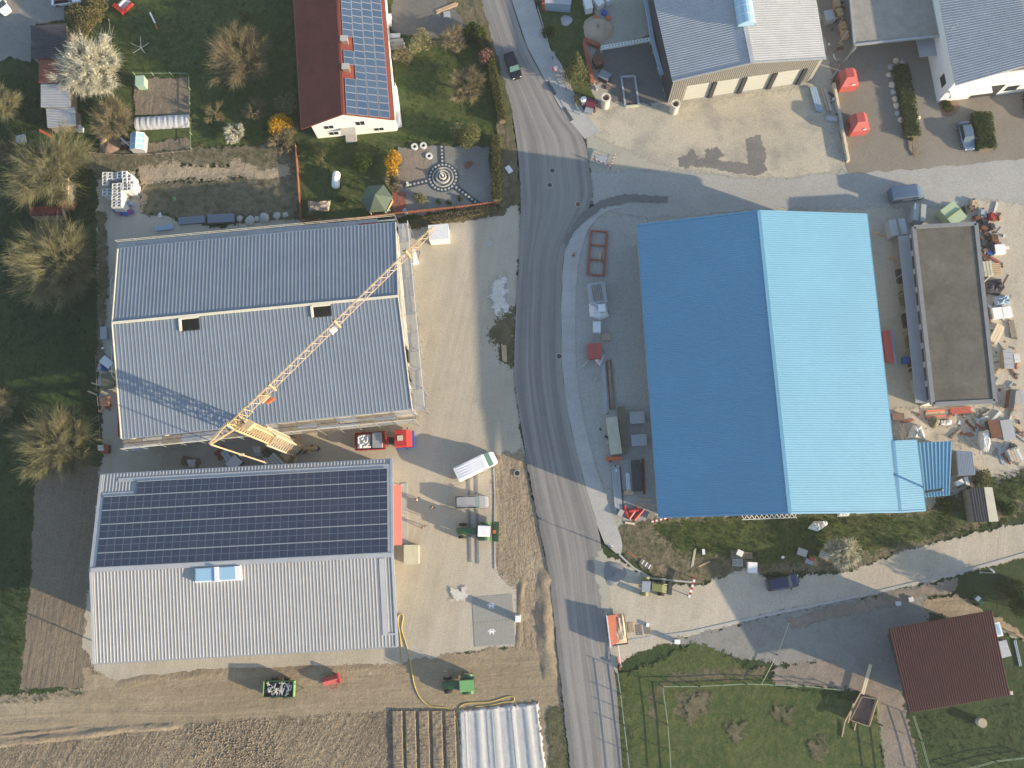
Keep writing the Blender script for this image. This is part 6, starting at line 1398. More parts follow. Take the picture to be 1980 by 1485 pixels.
# ================================================================== vegetation
def tree(label,cx,cy,rpx,h,leaf,bark='bark',name='tree',cat='tree',n1=8,n2=7,n3=7,leaves=3000,ls=.10,elong=None,spiky=.5,group=None,squash=.55,trunk_r=.16,dens_=1.0,ell=1.0):
    zc=h*.62;c=G(cx,cy,zc);R=(G(cx+rpx,cy,zc)-c).length*1.15;T=thing(name,label,cat,(c.x,c.y,0),0,group);leaves=int(leaves*1.6);n3=n3+3
    tz=h*.28;mb=MB();mb.bars([(0,0,0)],[(0.05,0,tz)],trunk_r*1.2,trunk_r*.85,n=8);A=[];B=[];R0=[];R1=[]
    rg=np.random.default_rng(int(cx*7+cy));tips=[];mids=[]
    for i in range(n1):
        a=2*PI*(i+rg.uniform(-.3,.3))/n1;e=rg.uniform(.25,1.15) if i%3 else rg.uniform(1.0,1.4);l=R*rg.uniform(.45,.62)
        p0=np.array([0.05,0,tz*rg.uniform(.75,1)]);d=np.array([math.cos(a)*math.cos(e),math.sin(a)*math.cos(e)*ell,math.sin(e)*squash*h/R*.75])
        p1=p0+d*l;A.append(p0);B.append(p1);R0.append(trunk_r*.5);R1.append(trunk_r*.28)
        for j in range(n2):
            f=rg.uniform(.35,1);q0=p0+(p1-p0)*f;d2=d/np.linalg.norm(d)+rg.normal(size=3)*.55;d2[2]=abs(d2[2])*.8+.15;d2/=np.linalg.norm(d2);q1=q0+d2*R*rg.uniform(.25,.42)
            A.append(q0);B.append(q1);R0.append(trunk_r*.22);R1.append(trunk_r*.1)
            for k in range(n3):
                f=rg.uniform(.3,1);s0=q0+(q1-q0)*f;d3=d2+rg.normal(size=3)*spiky;out=np.array([s0[0],s0[1],0]);out/=np.linalg.norm(out)+.1;d3+=out*.45;d3/=np.linalg.norm(d3);s1=s0+d3*R*rg.uniform(.14,.30)
                A.append(s0);B.append(s1);R0.append(.028);R1.append(.008);tips.append((s0,s1))
    mb.bars(A[:n1],B[:n1],R0[:n1],R1[:n1],n=6);mb.build('trunk',bark,T)
    tw=MB();tw.bars(A[n1:],B[n1:],np.array(R0[n1:])*.8,np.array(R1[n1:]),n=3)
    tips_=np.array([(s,e) for s,e in tips]);idx=rg.integers(0,len(tips_),leaves);f=rg.uniform(.15,1.1,(leaves,1));P=tips_[idx,0]*(1-f)+tips_[idx,1]*f+rg.normal(size=(leaves,3))*.07*R/3
    # fine twiglets
    m_=leaves//2;ix=rg.integers(0,len(P),m_);D=tips_[idx,1]-tips_[idx,0];D=D/(np.linalg.norm(D,axis=1,keepdims=True)+1e-6);tw.bars(P[ix],P[ix]+(D[ix]+rg.normal(size=(m_,3))*.4)*R*.16,.018,.006,n=3,mi=1)
    tw.quads(P,rg.uniform(ls*.5,ls*1.2,leaves),mi=1,asp=.5);tw.build('crown',[bark,leaf],T);return T
def bush(label,cx,cy,rpx,h,leaf,name='bush',cat='bush',n=1800,ls=.12,group=None,ell=1.0,ang=0,lumps=7):
    c=G(cx,cy,h*.5);R=(G(cx+rpx,cy,h*.5)-c).length;T=thing(name,label,cat,(c.x,c.y,0),ang,group);rg=np.random.default_rng(int(cx*3+cy*5))
    mb=MB();a=rg.uniform(0,2*PI,9);mb.bars(np.zeros((9,3)),np.stack([np.cos(a)*R*.6,np.sin(a)*R*.6*ell,np.full(9,h*.75)],1),.04,.015,n=4);mb.build('stem','bark',T)
    L=rg.normal(size=(lumps,3));L/=np.linalg.norm(L,axis=1,keepdims=True);L*=np.array([R*.55,R*.55*ell,h*.25]);L[:,2]=abs(L[:,2])+h*.4
    i=rg.integers(0,lumps,n);d=rg.normal(size=(n,3));d/=np.linalg.norm(d,axis=1,keepdims=True);P=L[i]+d*rg.uniform(.6,1.05,(n,1))*np.array([R*.5,R*.5*min(1,ell*1.2),h*.38]);P[:,2]=np.abs(P[:,2])
    fo=MB();fo.quads(P,rg.uniform(ls*.6,ls*1.3,n),asp=.6);fo.build('foliage',leaf,T);return T
tree('large white blossoming tree over the old shed roofs',160,125,62,7,'f_blossom','bark_pale',n1=12,n2=9,leaves=14000,ls=.17,squash=.5,ell=1.15)
tree('brown leafless tree below the white blossoming tree',212,225,46,5,'f_brown',leaves=3500,ls=.07)
tree('brown round bare tree in the middle of the lawn',460,100,62,6.5,'f_brown','bark',leaves=7500,ls=.08,n1=11,n2=8)
tree('small white flowering bush on the lawn left of the forsythia',452,255,22,2.6,'f_blossom','bark_pale',leaves=1800,ls=.13,n1=6,n2=5,n3=5)
tree('big olive tinged bare tree at the upper left meadow edge',85,315,80,8,'f_olive','bark_pale',leaves=9500,ls=.10,n1=12,n2=8,spiky=.4)
tree('big olive twiggy tree west of the unfinished hall',97,497,82,9,'f_olive','bark_pale',leaves=9500,ls=.10,n1=12,n2=8,spiky=.35)
tree('large olive twiggy tree west of the solar hall',92,860,82,8.5,'f_olive','bark_pale',leaves=8500,ls=.09,n1=12,n2=8,spiky=.38)
tree('olive tree cut off by the left edge below the meadow strip',-12,785,36,7,'f_olive','bark_pale',leaves=3000,ls=.1)
tree('olive tree cut off at the upper left edge',-8,195,40,7,'f_olive','bark_pale',leaves=3500,ls=.1)
tree('olive tree at the far left edge below the drive',2,290,30,6,'f_brown','bark_pale',leaves=2500,ls=.08)
bush('golden willow bush above the white blossoming tree',162,35,38,3.5,'f_drygrass',n=5000,ls=.14,ell=.9);bush('ochre shrub left of the red playhouse',185,5,22,3,'f_drygrass',n=2500)
tree('small bare shrub above the polytunnel strip, right side',410,215,22,2.6,'f_brown',leaves=900,n1=6,n2=4,n3=5);tree('grey bare shrub between lawn tree and forsythia',492,208,26,3,'f_brown',leaves=1100,n1=7,n2=4,n3=5)
bush('small blue-green conifer near the top of the lawn',473,28,12,2.2,'f_conifer',n=900,ls=.1)
bush('bright yellow forsythia at the farmhouse left corner',542,240,26,2.6,'f_yellow',n=2600,ls=.12);bush('olive yellow shrub above the left forsythia',552,198,24,2.4,'f_olive',n=1700,ls=.11);tree('brown shrub beneath the left forsythia',545,270,30,1.8,'f_brown',leaves=1600,n1=7,n2=5,n3=5)
bush('bright yellow forsythia in the gravel garden',767,315,25,2.6,'f_yellow',n=3000,ls=.12,ell=1.3);tree('brown twiggy shrub beneath the gravel garden forsythia',758,352,20,1.6,'f_brown',leaves=1200,n1=6,n2=5,n3=5)
bush('olive green rounded evergreen at the garden corner',897,258,32,4.4,'f_conifer',n=4200,ls=.13);bush('dark green rounded bush on the farmhouse lawn',700,313,21,2.6,'f_green',n=2200,ls=.12);tree('pale sparse sapling on the farmhouse lawn',618,300,20,2.6,'f_conifer','bark_pale',leaves=700,n1=6,n2=4,n3=4)
bush('olive rounded shrub at the right of the farmhouse steps',812,82,25,4.2,'f_olive',n=2600,ls=.11,ell=1.2);tree('pale bare tree with visible limbs near the black yard',872,68,30,4.5,'f_brown','bark_pale',leaves=1800,ls=.07);bush('leafy green bush against the road verge',914,62,20,2.4,'f_green',n=2400,ls=.14);bush('reddish brown bush beside the farmhouse terrace',778,105,22,1.6,'f_brown',n=1200)
tree('brown bare tree on the eastern farmhouse lawn',900,158,38,5,'f_brown',leaves=3400,ls=.07);bush('pinkish dry shrub at the hedge beside the road',940,108,18,2,'f_pink',n=1100);bush('small pink heather clump in the shaded gravel garden',907,318,10,.7,'f_pink',n=400,ls=.08)
bush('olive bush in the south of the gravel garden',811,383,14,1.3,'f_olive',n=1000,ls=.1)
for k,(x,y) in enumerate([(847,390),(868,391),(888,383)]):bush(['leftmost','middle','rightmost'][k]+' of the three small clipped ball bushes below the ring path',x,y,6.5,.7,'f_green',n=450,ls=.08,group='three clipped ball bushes',lumps=4)
bush('small green tuft on the lawn beneath the white tank',662,385,10,.9,'f_green',n=400,ls=.1);bush('dry ochre bush at the fence behind the scaffold',602,420,14,1.2,'f_drygrass',n=700,ls=.1)
# conifer by the pavement
T=thing('conifer','tall blue-green conifer between pavement and brick wall','tree',Vector((*G(1112,150,0.3).xy,0)));MB().bars([(0,0,0)],[(0,0,7.2)],.14,.03,n=8).build('trunk','bark',T)
n=7000;z=rng.uniform(.6,7.4,n);r=(7.6-z)*.30*rng.uniform(.3,1.0,n)*(1+.25*np.sin(z*9));a=rng.uniform(0,2*PI,n);mb=MB();mb.quads(np.stack([r*np.cos(a),r*np.sin(a),z],1),rng.uniform(.08,.17,n),asp=.45);mb.build('crown','f_conifer',T)
bush('yellow green shrub south of the tall conifer',1118,190,14,1.2,'f_olive',n=900,ls=.1);bush('dark shrub at the top left of the road garden',1060,60,14,1.4,'f_green',n=700)
tree('pale green budding willow bush on the bank by the lane',1636,1068,37,3.6,'f_blossom','bark_pale',leaves=3200,ls=.12,spiky=.6,n1=9)
for k,(x,y,r,l) in enumerate([(1958,1140,26,'dark evergreen tree at the right edge above the maroon barn'),(1985,1180,30,'dark bushy tree cut by the right edge beside the barn'),(1830,975,20,'dark green bush beneath the blue canopy'),(1945,985,18,'green bush right of the black hut'),(1900,925,20,'grey green brambles behind the scrap yard')]):bush(l,x,y,r,5.0 if k<2 else 1.5,'f_green' if k!=4 else 'f_conifer',n=3200 if k<2 else 1500,ls=.14)
bush('small round planter bush in front of the white hall',1834,205,14,.9,'f_hedge',n=1200,ls=.1);heap('ring of reddish stones round the planter bush',1834,207,1.8,.25,'brick_brown','stone_ring','stones')
for k,(x,y,r) in enumerate([(0,1,1)]):pass
# hedges -----------------------------------------------------------
def hedge(label,pts,w_,h,leaf='f_hedge',dens__=260,ls=.11,name='hedge'):
    P=[G(a,b) for a,b in pts];T=thing(name,label,'hedge',P[0]);mb=MB();fo=MB()
    for a,b in zip(P,P[1:]):
        L=(b-a).length;t=(b-a).normalized();n_=Vector((-t.y,t.x,0));k=int(L*dens__);u=rng.uniform(0,L,k);s=rng.uniform(-1,1,k);z=rng.uniform(0,1,k);side=rng.integers(0,3,k)
        s=np.where(side==0,np.sign(s),s)*w_/2*rng.uniform(.85,1.15,k);z=np.where(side!=0,1,z)*h*rng.uniform(.85,1.1,k)
        V=np.array([a.x,a.y,0])+u[:,None]*np.array([t.x,t.y,0])+s[:,None]*np.array([n_.x,n_.y,0]);V[:,2]=z;fo.quads(V,rng.uniform(ls*.6,ls*1.4,k),asp=.6)
        q=[a-n_*w_*.38,b-n_*w_*.38,b+n_*w_*.38,a+n_*w_*.38];mb.prism(q,0,h*.85)
    mb.build('inner_branches','bark',T,world=True);fo.build('foliage',leaf,T,world=True);return T
hedge('long clipped hedge between the farmhouse garden and the road',[(928,62),(948,120),(962,185),(972,240)],1.2,1.3,'f_hedge');hedge('tall hedge along the east side of the gravel garden',[(958,268),(960,330),(962,395)],1.3,1.6,'f_hedge')
hedge('low dry hedge strip north of the left yard',[(775,440),(840,425),(905,416),(960,405)],1.1,.7,'f_drygrass',160)
T=hedge('box shaped clipped hedge planter beside the blue car',[(1893,222),(1903,293)],2.6,1.1,'f_green',500)
T=hedge('dark green planting strip edged with rocks in the paved court',[(1738,130),(1750,190),(1757,235),(1762,268)],2.1,.9,'f_green',320)
for k,(x,y,r) in enumerate([(1722,130,.5),(1718,145,.4),(1725,165,.55),(1727,178,.45),(1730,192,.5),(1733,205,.5),(1735,220,.45),(1742,232,.5),(1755,236,.45),(1768,232,.5),(1775,228,.4),(1732,118,.5),(1744,120,.4)]):boulder(x,y,r,'rock edging the planting strip, '+['just inside its north-west corner','second down its west side','third down its west side','fourth down its west side','fifth down its west side','sixth down its west side','lowest on its west side','western of three at its south end','middle of three at its south end','eastern of three at its south end','lowest on its east side','outermost at its north-west tip','on its northern tip'][k],'pale_timber' if k%3 else 'concrete',group='rocks edging the planting strip')
for pt in ([(1345,1345),(1375,1338),(1368,1375),(1335,1400),(1318,1370)],[(1500,1360),(1540,1370),(1530,1400),(1495,1390)],[(1560,1440),(1600,1430),(1590,1470)],[(1400,1410),(1440,1400),(1430,1440)]):sheet('bare_patch','g_rough',pt,3.0,amp=.6)
sheet('track_stain','g_stain',[(1110,1060),(1165,1050),(1180,1090),(1150,1120),(1115,1100)],3.0) if 0 else None
sheet('planting_tail','g_soil',[(1745,240),(1775,240),(1778,300),(1765,305),(1755,280)],.5)
for k,y in enumerate([248,258,268]):bush(['northern','middle','southern'][k]+' of three small round bushes in the planting strip tail',1757+k*2,y,6,.6,'f_hedge',n=350,ls=.08,group='box bushes in the tail of the planting strip',lumps=4)
# ornamental path -----------------------------------------------------
cx,cy=857,344;c=G(cx,cy);Rr=(G(cx+27,cy)-c).length
T=thing('garden_path','ring shaped dark slate path with white stepping stones round a fountain','path',c)
def ringm(r0,r1,z0,z1,N=40):
    mb=MB();V=[];
    for r,z in((r0,z0),(r1,z0),(r1,z1),(r0,z1)):
        for i in range(N):V.append((r*math.cos(2*PI*i/N),r*math.sin(2*PI*i/N),z))
    mb.add(V,[(k*N+i,k*N+(i+1)%N,((k+1)%4)*N+(i+1)%N,((k+1)%4)*N+i) for k in range(4) for i in range(N)]);return mb
ringm(Rr*.78,Rr*1.12,.0,LV[0]+.03).build('slate_bed','slate_path',T)
ringm(Rr*1.12,Rr*1.16,.0,.12).build('edging','kerb_stone',T)
sm=MB().cyl((0,0,0),(0,0,LV[0]+.06),.17,n=10);so=sm.build('stepping_stone','concrete',T);so.location=(Rr*.95,0,0)
def st(x,y):
    o=so.copy();C.objects.link(o);o.parent=T;o.location=(x,y,0)
for i in range(1,23):a=2*PI*i/23;st(Rr*.95*math.cos(a),Rr*.95*math.sin(a))
for (ex,ey,n_) in((854,282,5),(783,361,6),(928,398,8)):
    e=G(ex,ey)-c;d=e.normalized();s=Vector((-d.y,d.x,0));a=d*Rr*1.1;mb=MB();mb.prism([a-s*.42,e-s*.42,e+s*.42,a+s*.42],0,LV[0]+.025);mb.build('slate_bed','slate_path',T)
    for k in(-1,1):mb=MB();q=s*.45*k;mb.prism([a+q-s*.04,e+q-s*.04,e+q+s*.04,a+q+s*.04],0,.1);mb.build('edging','kerb_stone',T)
    for i in range(n_):p=a.lerp(e,(i+.5)/n_);st(p.x,p.y)
T=thing('fountain','round tiered stone fountain in the middle of the ring path','fountain',c)
ringm(Rr*.68,Rr*.76,0,.35).build('outer_rim','concrete',T);ringm(Rr*.40,Rr*.5,0,.6).build('middle_rim','concrete',T);ringm(Rr*.18,Rr*.26,0,.85).build('inner_rim','pipe_concrete',T);MB().cyl((0,0,0),(0,0,.1),Rr*.67,n=24).build('basin','moss_roof',T);MB().cyl((0,0,0),(0,0,1.3),.2,.12,n=10).build('column','white_block',T)
for k,(x,y,l) in enumerate([(802,285,'white tyre planter, leftmost of three in the gravel garden'),(819,283,'white tyre planter, upper right of three'),(830,303,'white tyre planter nearest the ring path')]):
    T=thing('tyre_planter',l,'planter',G(x,y));ringm(.24,.52,0,.35,18).build('rim','white_block',T);MB().cyl((0,0,0),(0,0,.2),.24,n=12).build('soil','dark_void',T)
heap('dark grey grit heap at the mouth of the gravel lane',1186,1108,1.8,.6,'dark_metal' if 0 else 'roof_edge','grit_heap','grit')
for k,(x,y,l) in enumerate([(1066,172,'dark ribbed grating set in the pavement, northern of two'),(1098,222,'dark ribbed grating set in the pavement, southern of two')]):
    T=thing('grating',l,'grating',G(x,y,0)+Vector((0,0,.13)),hdg(1055,155,1108,238));MB().box(-1.3,1.3,-.35,.35,0,.03).build('frame','concrete',T)
    for i in range(9):MB().box(-1.2+i*.27,-1.0+i*.27,-.28,.28,.032,.05).build('grate_bar','dark_metal',T)
T=thing('barrier_fence','red and white barrier frame enclosing a slab at the road bend','barrier',G(1168,318,0),0)
bq=[G(1146,312),G(1180,327),G(1189,303)]
for a,b_ in((bq[0],bq[1]),(bq[1],bq[2])):
    bar(T,'rail','white_paint',a+Vector((0,0,1.0)),b_+Vector((0,0,1.0)),.06,.2)
    for i in range(4):
        p=a.lerp(b_,(i+.1)/4);q_=a.lerp(b_,(i+.6)/4);bar(T,'stripe','red_paint',p+Vector((0,0,1.0)),q_+Vector((0,0,1.0)),.075,.21)
    for i in range(5):p=a.lerp(b_,i/4);bar(T,'post','galv',p,p+Vector((0,0,1.1)),.06,.06)
    bar(T,'rail','galv',a+Vector((0,0,.3)),b_+Vector((0,0,.3)),.05,.05)
mb=MB();mb.prism([G(1150,300),G(1176,303),G(1172,320),G(1152,314)][::-1],0,.08);mb.build('slab','container_grey',T,world=True)
for k,(x0,y0,x1,y1,l) in enumerate([(906,926,909,1087,'dark drain channel across the left yard, western of two'),(921,915,924,1090,'dark drain channel across the left yard, eastern of two')]):
    T=thing('drain_channel',l,'drain',G(x0,y0,0));a=G(x0,y0,.075);b_=G(x1,y1,.075);n_=14
    for i in range(n_):p=a.lerp(b_,i/n_);q_=a.lerp(b_,(i+.97)/n_);bar(T,'grate','roof_edge',p,q_,.34,.03)
kerb('kerb',[(955,905),(957,960),(956,1020),(957,1100)],w=.2,h=.1)
for k in range(4):pass
# gazebo, tank, cover, deck
p=G(727,382,2.6);T=thing('gazebo','hexagonal green roofed garden gazebo by the deck','gazebo',(p.x,p.y,0));mb=MB();R=2.35
for i in range(6):
    a0=PI/3*i+.1;a1=PI/3*(i+1)+.1;mb=MB();mb.add([(R*math.cos(a0),R*math.sin(a0),2.2),(R*math.cos(a1),R*math.sin(a1),2.2),(0,0,3.6)],[(0,1,2)]);mb.build('roof_panel','gazebo_green',T)
    MB().bars([(R*.9*math.cos(a0),R*.9*math.sin(a0),0)],[(R*.9*math.cos(a0),R*.9*math.sin(a0),2.3)],.07).build('post','timber',T)
for i in (0,5): 
    a0=PI/3*i+.1;a1=PI/3*(i+1)+.1;mb=MB();mb.add([(R*.88*math.cos(a0),R*.88*math.sin(a0),.1),(R*.88*math.cos(a1),R*.88*math.sin(a1),.1),(R*.88*math.cos(a1),R*.88*math.sin(a1),.95),(R*.88*math.cos(a0),R*.88*math.sin(a0),.95)],[(0,1,2,3)]);mb.build('side_panel','timber',T)
crate('pale green garden bench box beside the gazebo',741,408,752,402,.9,.7,'plastic_green','plastic_green','garden_bench','bench')
T=thing('gas_tank','white capsule shaped gas tank on the farmhouse lawn','tank',G(652,352,0),PI/2-.03);mb=MB();N=14;S=[(-1.35,.05),(-1.28,.35),(-1.05,.55),(-.8,.6),(.8,.6),(1.05,.55),(1.28,.35),(1.35,.05)];V=[]
for x,r in S:
    for i in range(N):V.append((x,r*math.cos(2*PI*i/N),.8+r*math.sin(2*PI*i/N)))
mb.add(V,[(j*N+i,j*N+(i+1)%N,(j+1)*N+(i+1)%N,(j+1)*N+i) for j in range(len(S)-1) for i in range(N)]);mb.build('vessel','white_paint',T,smooth=True)
for x in(-.8,.8):MB().box(x-.1,x+.1,-.4,.4,0,.5).build('foot','concrete',T)
MB().cyl((0,0,1.35),(0,0,1.6),.18,n=10).build('dome','white_paint',T)
T=tarp('pale folded canvas cover lying on the lawn by the orange fence',[(595,389),(616,391),(640,388),(636,408),(597,410)],.5,'fur_beige',rough=.35)
T=thing('timber_deck','reddish brown timber deck right of the gazebo','deck',G(772,392))
for i in range(8):a=G(760+3.4*i,372);b_=G(762+3.4*i,412);bar(T,'plank','brick_red' if i%3 else 'brick_brown',a+Vector((0,0,.2)),b_+Vector((0,0,.2)),.22,.1)
crate('grey slab table at the foot of the timber deck',781,404,786,412,.5,.6,'container_grey');crate('small chair like white object on the gravel garden edge',787,352,789,358,.3,.5,'white_block')
# fences --------------------------------------------------------------
def fence(label,pts,h,mat,post=2.2,boards=0,rails=2,pm=None,name='fence',slat=.16):
    P=[G(a,b) for a,b in pts];T=thing(name,label,'fence',P[0])
    for a,b in zip(P,P[1:]):
        L=(b-a).length;t=(b-a).normalized();k=max(1,round(L/post))
        for i in range(k+1):q=a+t*L*i/k;bar(T,'post',pm or mat,(q.x,q.y,0),(q.x,q.y,h+.1),.09,.09)
        for r in range(rails):z=h*(r+1)/(rails+.3);bar(T,'rail',mat,a+Vector((0,0,z)),b+Vector((0,0,z)),.05,.07)
        if boards:
            n_=Vector((-t.y,t.x,0))*.06;m_=int(L/boards)
            for i in range(m_):
                q=a+t*boards*i;mb=MB();mb.prism([q-n_,q+t*boards*.85-n_,q+t*boards*.85+n_*.4,q+n_*.4],.05,h+random.uniform(-.03,.03));mb.build('board',mat,T,world=True)
    return T
paint('fence_green',(.22,.29,.18),.7)
paint('fence_orange',(.28,.105,.05),.8,0,.2,2)
fence('rust orange board fence along the south of the farmhouse garden',[(586,432),(700,424),(790,413),(880,404),(966,394)],1.0,'fence_orange',boards=.45)
fence('rust orange board fence down the west of the farmhouse lawn',[(574,285),(578,340),(584,430)],1.0,'fence_orange',boards=.5)
fence('green paddock rail fence, long north side',[(1280,1326),(1350,1326),(1440,1321),(1550,1325),(1625,1333)],1.1,'fence_green',3.0);fence('green paddock rail fence, west side',[(1280,1326),(1290,1400),(1297,1500)],1.1,'fence_green',3.0)
fence('pale wire fence at the west side of the soil path',[(1692,1350),(1700,1400),(1713,1500)],1.1,'fence_green',3.0);fence('pale wire fence at the east side of the soil path',[(1762,1382),(1778,1430),(1797,1500)],1.1,'fence_green',3.0)
fence('low paddock fence at the lower right corner',[(1850,1490),(1920,1470),(1990,1462)],1.0,'fence_green',3.0);fence('thin pole fence crossing the grey gravel patch',[(1523,1205),(1500,1265),(1470,1322)],.9,'mesh_cream',3.5,rails=1)
fence('wire fence with slim posts beside the lower road',[(1192,1290),(1199,1340),(1206,1400),(1212,1450),(1218,1510)],1.2,'galv',2.6,pm='olive_paint')
fence('green mesh fence round the vegetable bed',[(262,146),(368,146),(372,290)],.9,'fence_green',2.5,rails=1);fence('pale garden path edging fence beside the willow bush',[(212,40),(216,70),(218,110)],.4,'galv',3,rails=1)
fence('wire fence between meadow and the halls',[(190,690),(192,760),(196,800),(198,850)],1.0,'old_timber',3,rails=1);fence('low timber rail under the scrub strip of the garden',[(175,297),(240,302),(300,300),(370,293)],.5,'old_timber',3,rails=1)
fence('grey metal railing between pavement and the road garden',[(1040,20),(1068,115),(1095,175),(1122,222)],.9,'container_grey',2.5,rails=2)
fence('wooden rail fence right of the gravel lane near the right edge',[(1930,1208),(1990,1240)],.8,'timber',2.5)
# garden objects ------------------------------------------------------
T=thing('rotary_dryer','thin five armed rotary clothes dryer on the lawn','clothes dryer',G(281,103,0));MB().bars([(0,0,0)],[(0,0,2.0)],.04,n=6).build('pole','galv',T)
for i in range(5):
    a=2*PI*i/5+.3;MB().bars([(0,0,1.5)],[(1.5*math.cos(a),1.5*math.sin(a),2.1)],.03).build('arm','galv',T)
T=crate('pale mint green plastic garden cabinet by the vegetable bed',262,156,278,155,1.5,1.6,'plastic_green','plastic_green','garden_cabinet','cabinet')
T=thing('polytunnel','long low white plastic row tunnel below the vegetable bed','polytunnel',G(315,237,0),hdg(264,240,367,234));L=(G(264,240)-G(367,234)).length/2;mb=MB();N=9;K=26;V=[]
for k in range(K):
    for i in range(N):
        a=PI*i/(N-1);r=1.05*(1+.03*math.sin(k*2.1));V.append((-L+2*L*k/(K-1),r*math.cos(a),(.75+.05*math.sin(k*2.4))*math.sin(a)))
mb.add(V,[(k*N+i,k*N+i+1,(k+1)*N+i+1,(k+1)*N+i) for k in range(K-1) for i in range(N-1)]+[tuple(range(N)),tuple(range(K*N-1,(K-1)*N-1,-1))]);mb.build('cover','foil',T)
T=thing('greenhouse','small greenhouse with white framed roof panes by the hedge bottom','greenhouse',G(269,277,.9),.03);T.location.z=0;MB().box(-.95,.95,-1.3,1.3,0,1.5).build('glass_walls','foil',T)
for s in(-1,1):
    for k in range(3):
        mb=MB();y0=-1.3+.87*k;mb.add([(0,y0+.04,2.0),(0,y0+.83,2.0),(s*1.0,y0+.83,1.52),(s*1.0,y0+.04,1.52)],[(0,1,2,3)]);mb.build('roof_pane','glass_sky',T)
A=[];Bb=[]
for k in range(4):
    y=-1.3+.87*k
    for s in(-1,1):A.append((0,y,2.02));Bb.append((s*1.0,y,1.54))
A+=[(0,-1.3,2.02),(-1,-1.3,1.54),(1,-1.3,1.54)];Bb+=[(0,1.3,2.02),(-1,1.3,1.54),(1,1.3,1.54)];MB().bars(A,Bb,.045).build('frame','white_paint',T)
T=thing('playhouse','red and grey garden playhouse with sandpit at the top edge','playhouse',G(240,12,0),hdg(232,30,252,10));MB().box(-1.2,1.2,-1.0,1.0,0,.1).build('floor','container_grey',T)
mb=MB();mb.box(-1.25,-.6,-1.1,1.0,.1,.7).box(-.6,1.1,-1.1,-.7,.1,.6);mb.build('red_seat','red_paint',T);MB().box(-.5,.8,.2,.4,.1,.6).build('white_rail','white_paint',T);MB().add([(-1.3,1.0,1.9),(1.3,1.0,1.9),(1.2,2.4,1.2),(-1.2,2.4,1.2)],[(0,1,2,3)]).build('roof','container_grey',T)
T=pile('pale and orange toy lying on the lawn',290,25,300,45,.25,1,1,'white_paint',name='garden_toy',cat='toy',part='piece',th=.2);pile('orange cord beside the pale toy on the lawn',298,42,304,56,.15,1,1,'orange_paint',name='skipping_rope',cat='rope',part='piece',th=.08)
# old sheds at top left
def roofq(name,label,pts,z0,z1,mat,nr,wallm='old_timber'):
    q=[G(pts[0][0],pts[0][1],z0),G(pts[1][0],pts[1][1],z0),G(pts[2][0],pts[2][1],z1),G(pts[3][0],pts[3][1],z1)];T=thing(name,label,'shed',cen(q));ribs(q,nr,.06,'roof',[mat],T);W=inset(q,.2);Z=[z0,z0,z1,z1]
    for i in range(4):wallq(T,'wall',wallm,W[i],W[(i+1)%4],0,Z[i]-.15,z1b=Z[(i+1)%4]-.15)
    return T
roofq('shed','dark slate roofed shed beneath the blossoming tree',[(60,50),(60,113),(128,113),(128,45)],2.6,2.6,'anthracite_sheet' if 0 else 'cloth_dark',14)
roofq('shed','old shed roof of faded red sheets below the slate shed',[(75,114),(75,160),(120,160),(120,114)],2.2,2.4,'brick_red',12,'white_wall');roofq('shed','corrugated grey metal shed roof below the red sheets',[(79,163),(79,207),(135,207),(135,163)],2.2,2.4,'grey_sheet',14);roofq('shed','lower corrugated grey shed roof beside the white bin',[(89,209),(92,247),(146,243),(144,207)],1.9,2.1,'grey_sheet',12)
crate('white bin at the corner of the lower corrugated shed',147,246,156,246,.7,1.0,'white_paint',name='bin',cat='bin');crate('light blue lidded box at the left meadow edge',32,270,47,266,1.1,.6,'glass_sky' if 0 else 'tarp_blue');pile('orange red laths near the left trees',76,252,98,262,.4,3,1,'orange_paint',part='lath',name='lath_bundle')
T=roofq('shed','small pale boarded shed under the olive tree',[(126,345),(133,345),(132,388),(127,388)],2.0,1.6,'pale_timber',5);T=roofq('shed','dark maroon sheet shelter under the olive trees',[(55,400),(56,418),(120,416),(118,398)],1.8,1.8,'red_sheet',12)
crate('brown red tub beside the maroon shelter',118,392,140,398,1.1,.9,'brick_red')
heap('brown compost heap beside the greenhouse',212,283,1.6,.8,'brick_brown','compost_heap','compost');heap('pale rubble heap on the compost',205,275,.9,.9,'timber','rubble_heap','rubble')
T=pile('broken timber wall planks at the black yard',845,22,885,6,.6,3,2,'timber',part='plank',name='plank_stack');crate('grey slab below the broken timber planks',858,28,870,27,.9,.3,'container_grey');pile('pale post lying by the black yard edge',811,20,814,38,.2,1,1,'pale_timber',part='post',name='post_piece')
# yellow hose ----------------------------------------------------------
def hose(label,pts,r,mat,name='hose'):
    T=thing(name,label,'hose',G(*pts[0]));cu=bpy.data.curves.new(name,'CURVE');cu.dimensions='3D';sp=cu.splines.new('NURBS');sp.points.add(len(pts)-1)
    for i,(a,b) in enumerate(pts):p=G(a,b);sp.points[i].co=(p.x-T.location.x,p.y-T.location.y,.05,1)
    sp.use_endpoint_u=True;sp.order_u=4;cu.bevel_depth=r;cu.bevel_resolution=1;cu.resolution_u=6;o=bpy.data.objects.new('line',cu);bpy.context.view_layer.update()
    dg=bpy.context.evaluated_depsgraph_get();C.objects.link(o);dg=bpy.context.evaluated_depsgraph_get();me=bpy.data.meshes.new_from_object(o.evaluated_get(dg));bpy.data.objects.remove(o);me.materials.clear();me.materials.append(MT[mat]);link('tube',me,T)
paint('hose_yellow',(.48,.36,.11),.6)
